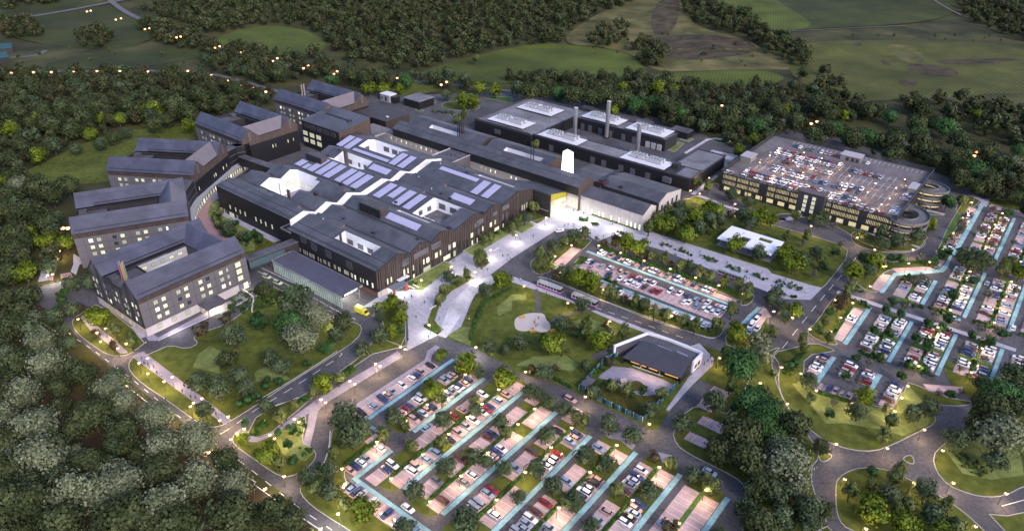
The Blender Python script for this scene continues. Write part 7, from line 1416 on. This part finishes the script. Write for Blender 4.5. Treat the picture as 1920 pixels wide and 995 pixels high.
# ---------------------------------------------------------------- people
def person_mesh(pose, seed):
    me = D.meshes.new('p'); r = random.Random(seed); st = [.0, .22, .12][pose]; arm = [.05, .25, .15][pose]
    V = [(0, 0, .95), (0, 0, 1.18), (0, 0, 1.42), (0, 0, 1.52), (0, 0, 1.66), (0, 0, 1.76), (0, .1, .88), (st, .11, .48), (st * 1.1 - .04, .11, .08), (st * 1.1 + .1, .11, .04), (0, -.1, .88), (-st, -.11, .48), (-st * 1.3, -.11, .08), (-st * 1.3 + .14, -.11, .04),
         (0, .19, 1.40), (-arm, .24, 1.14), (-arm + .05, .25, .88), (0, -.19, 1.40), (arm, -.24, 1.14), (arm + .08, -.25, .90)]
    Eg = [(0, 1), (1, 2), (2, 3), (3, 4), (4, 5), (0, 6), (6, 7), (7, 8), (8, 9), (0, 10), (10, 11), (11, 12), (12, 13), (2, 14), (14, 15), (15, 16), (2, 17), (17, 18), (18, 19)]
    Rr = [.15, .14, .15, .06, .10, .07, .09, .065, .05, .04, .09, .065, .05, .04, .065, .05, .035, .065, .05, .035]
    me.from_pydata(V, Eg, []); o = D.objects.new('p', me); COL.objects.link(o); m = o.modifiers.new('s', 'SKIN'); 
    for i, k in enumerate(me.skin_vertices[0].data): k.radius = (Rr[i] * (.8 if i in (0, 1, 2) else 1), Rr[i] * (1.25 if i in (0, 1, 2) else 1)); k.use_root = (i == 0)
    s = o.modifiers.new('u', 'SUBSURF'); s.levels = 1; bpy.context.view_layer.update(); out = D.meshes.new_from_object(o.evaluated_get(bpy.context.evaluated_depsgraph_get())); D.objects.remove(o); return out
SKIN = mat('skin', (.42, .27, .20), .7, .05, 2); HAIR = mat('hair', (.03, .02, .015), .8, .1, 3)
CL = [('dark navy', (.02, .025, .05)), ('black', (.015, .015, .018)), ('charcoal', (.05, .05, .055)), ('blue', (.05, .08, .22)), ('dark brown', (.06, .035, .025)), ('white', (.6, .6, .6))]
PM = {}
def person(x, y, i):
    k = (i % 3, (i * 7) % len(CL)); 
    if k not in PM:
        me = person_mesh(k[0], k[1]); me.name = 'person'; nm, c = CL[k[1]]; me.materials.clear(); me.materials.append(mat('jacket_' + nm.replace(' ', '_'), c, .85, .1, 2)); me.materials.append(mat('trousers', (.02, .02, .03), .85, .1, 2)); me.materials.append(SKIN); me.materials.append(HAIR)
        for p in me.polygons:
            z = p.center.z; p.material_index = 1 if z < .92 else (3 if z > 1.70 or (z > 1.6 and p.center.x < 0) else 2 if z > 1.5 or (z < .93 and abs(p.center.y) > .22) else 0); p.use_smooth = True
        PM[k] = me
    o = D.objects.new('person', PM[k]); COL.objects.link(o); P = ground(x, y, .9); o.location = (P[0], P[1], .11); o.rotation_euler = (0, 0, random.random() * 6.28); o['category'] = 'person'; o['group'] = 'people walking about the site'
    pend(o, 'person in %s %s' % (CL[k[1]][0], ['standing', 'striding', 'walking'][k[0]]), place(x, y), x)
PEOPLE = 'b1213,545 1183,515 1050,590 990,602 953,712 968,682 880,680 840,685 905,795 975,907 1200,775 1205,810 1035,805 860,920 1308,528 1125,470 1115,480 1357,452 1395,450 1425,445 1437,465 1421,472 1117,462 c50,585 30,385 45,355 120,335 203,300 297,278 318,270 350,275 347,195 405,208 445,305 518,340 553,268 567,272 557,258 590,262 783,375 762,352 985,405 920,440 928,447 1062,428 1318,565 1325,577 1342,573 1305,590 1215,490 1413,545 130,815 128,827 122,855 135,845 145,838 150,800 118,864 736,848 797,888 880,930 893,934 195,658 297,675 d100,580 215,655 g1123,10 1108,30 1130,38 1087,48 a290,480 300,495 320,480 280,500 325,455 330,445 675,935 825,943 e800,18 815,45 835,50 868,65 885,98 910,115 1030,205 1078,235 1105,240 1220,330 f343,265'
for i, q in enumerate(px(PEOPLE)): person(q[0], q[1], i)
# ---------------------------------------------------------------- small furniture
OR = mat('orange_timber', (.60, .34, .04), .6, .1, 2)
for s_, lab in (('c57,800', 'orange picnic table left of the pale play area'), ('c115,882', 'orange picnic table below the pale play area'), ('c228,877', 'orange picnic table right of the pale play area')):
    q = px(s_)[0]; t = thing('picnic_table', lab, 'picnic table', ground(q[0], q[1]), random.random(), 'orange picnic tables'); MB().box(-1.1, 1.1, -.4, .4, .7, .78).build('table_top', OR, t)
    for y in (-.85, .7): MB().box(-1.1, 1.1, y, y + .25, .42, .48).build('bench_seat', OR, t)
    for x in (-.8, .8): b = MB(); b.beam((x, -.75, 0), (x, -.1, .7), .09); b.beam((x, .75, 0), (x, .1, .7), .09); b.beam((x, -.8, .4), (x, .8, .4), .08); b.build('leg_frame', OR, t)
WB = mat('pale_stone', (.62, .60, .62), .7, .05, 1)
for s_ in 'b880,632,A b905,625,A b1000,745,B b1355,418,B b852,720,B c835,400,A c860,408,A c965,445,A c490,?'.split(' ')[:-1] + ['c580,300,A', 'c640,?'][:1] + ['c940,420,A', 'c1085,465,A', 'c1290,520,A', 'c430,210,A', 'c900,372,A']:
    q = px(s_)[0]; t = thing('stone_bench', 'x', 'bench', ground(q[0], q[1]), AZU if q[3] == 'A' else AZV, 'pale stone benches'); MB().box(-1.9, 1.9, -.3, .3, .38, .5).build('seat', WB, t); MB().box(-1.6, -1.2, -.25, .25, 0, .38).build('bench_foot', WB, t); MB().box(1.2, 1.6, -.25, .25, 0, .38).build('bench_foot', WB, t)
    pend(t, 'long pale stone bench', place(q[0], q[1]), q[0])
t = thing('garden_wall', 'thin white boundary wall running from the nearest ward side door', 'wall', (0, 0, 0)); P_ = gp('B1660,520 1775,600 1755,725')
b = MB()
for a, c in zip(P_[:-1], P_[1:]):
    d = (c - a) / np.linalg.norm(c - a); nn = np.array([-d[1], d[0], 0]) * .15; b.prism([tuple(x[:2]) for x in (a - nn, c - nn, c + nn, a + nn)], 0, 1.3)
b.build('wall_face', C_trimw, t)
finish_labels()
# ---------------------------------------------------------------- camera, sky, sun
cam = D.cameras.new('camera'); co = D.objects.new('camera', cam); COL.objects.link(co)
cam.sensor_width = 36; cam.lens = 36 * FPX / 1920; cam.clip_start = 1; cam.clip_end = 9000
r_, u_, f_ = _R[0], -_R[1], _R[2]
co.matrix_world = Matrix(((r_[0], u_[0], -f_[0], 0), (r_[1], u_[1], -f_[1], 0), (r_[2], u_[2], -f_[2], CAM_H), (0, 0, 0, 1)))
SC.camera = co
w = D.worlds.new('World'); SC.world = w; w.use_nodes = True; nt = w.node_tree
sky = nt.nodes.new('ShaderNodeTexSky'); sky.sky_type = 'NISHITA'; sky.sun_disc = False
SUN_EL = rad(34); SUN_AZ = rad(146)
sky.sun_elevation = SUN_EL; sky.sun_rotation = SUN_AZ; sky.ozone_density = 3.0; sky.dust_density = 1.5
tn = nt.nodes.new('ShaderNodeMix'); tn.data_type = 'RGBA'; tn.blend_type = 'MULTIPLY'; tn.inputs['Factor'].default_value = 1; tn.inputs['B'].default_value = SKY_T; nt.links.new(sky.outputs['Color'], tn.inputs['A']); nt.links.new(tn.outputs['Result'], nt.nodes['Background'].inputs['Color']); nt.nodes['Background'].inputs['Strength'].default_value = SKY_S
sd = D.lights.new('sun', 'SUN'); sd.energy = SUN_S; sd.angle = rad(14); sd.color = (1, .86, .80)
so = D.objects.new('sun', sd); COL.objects.link(so)
dirv = Vector((math.sin(SUN_AZ) * math.cos(SUN_EL), math.cos(SUN_AZ) * math.cos(SUN_EL), math.sin(SUN_EL)))
so.rotation_euler = (-dirv).to_track_quat('-Z', 'Y').to_euler(); so.location = (0, 0, 300)
SC.view_settings.view_transform = 'Standard'; SC.view_settings.look = 'None'; SC.view_settings.gamma = 1; SC.view_settings.exposure = EXPO
SC.render.engine = 'CYCLES'
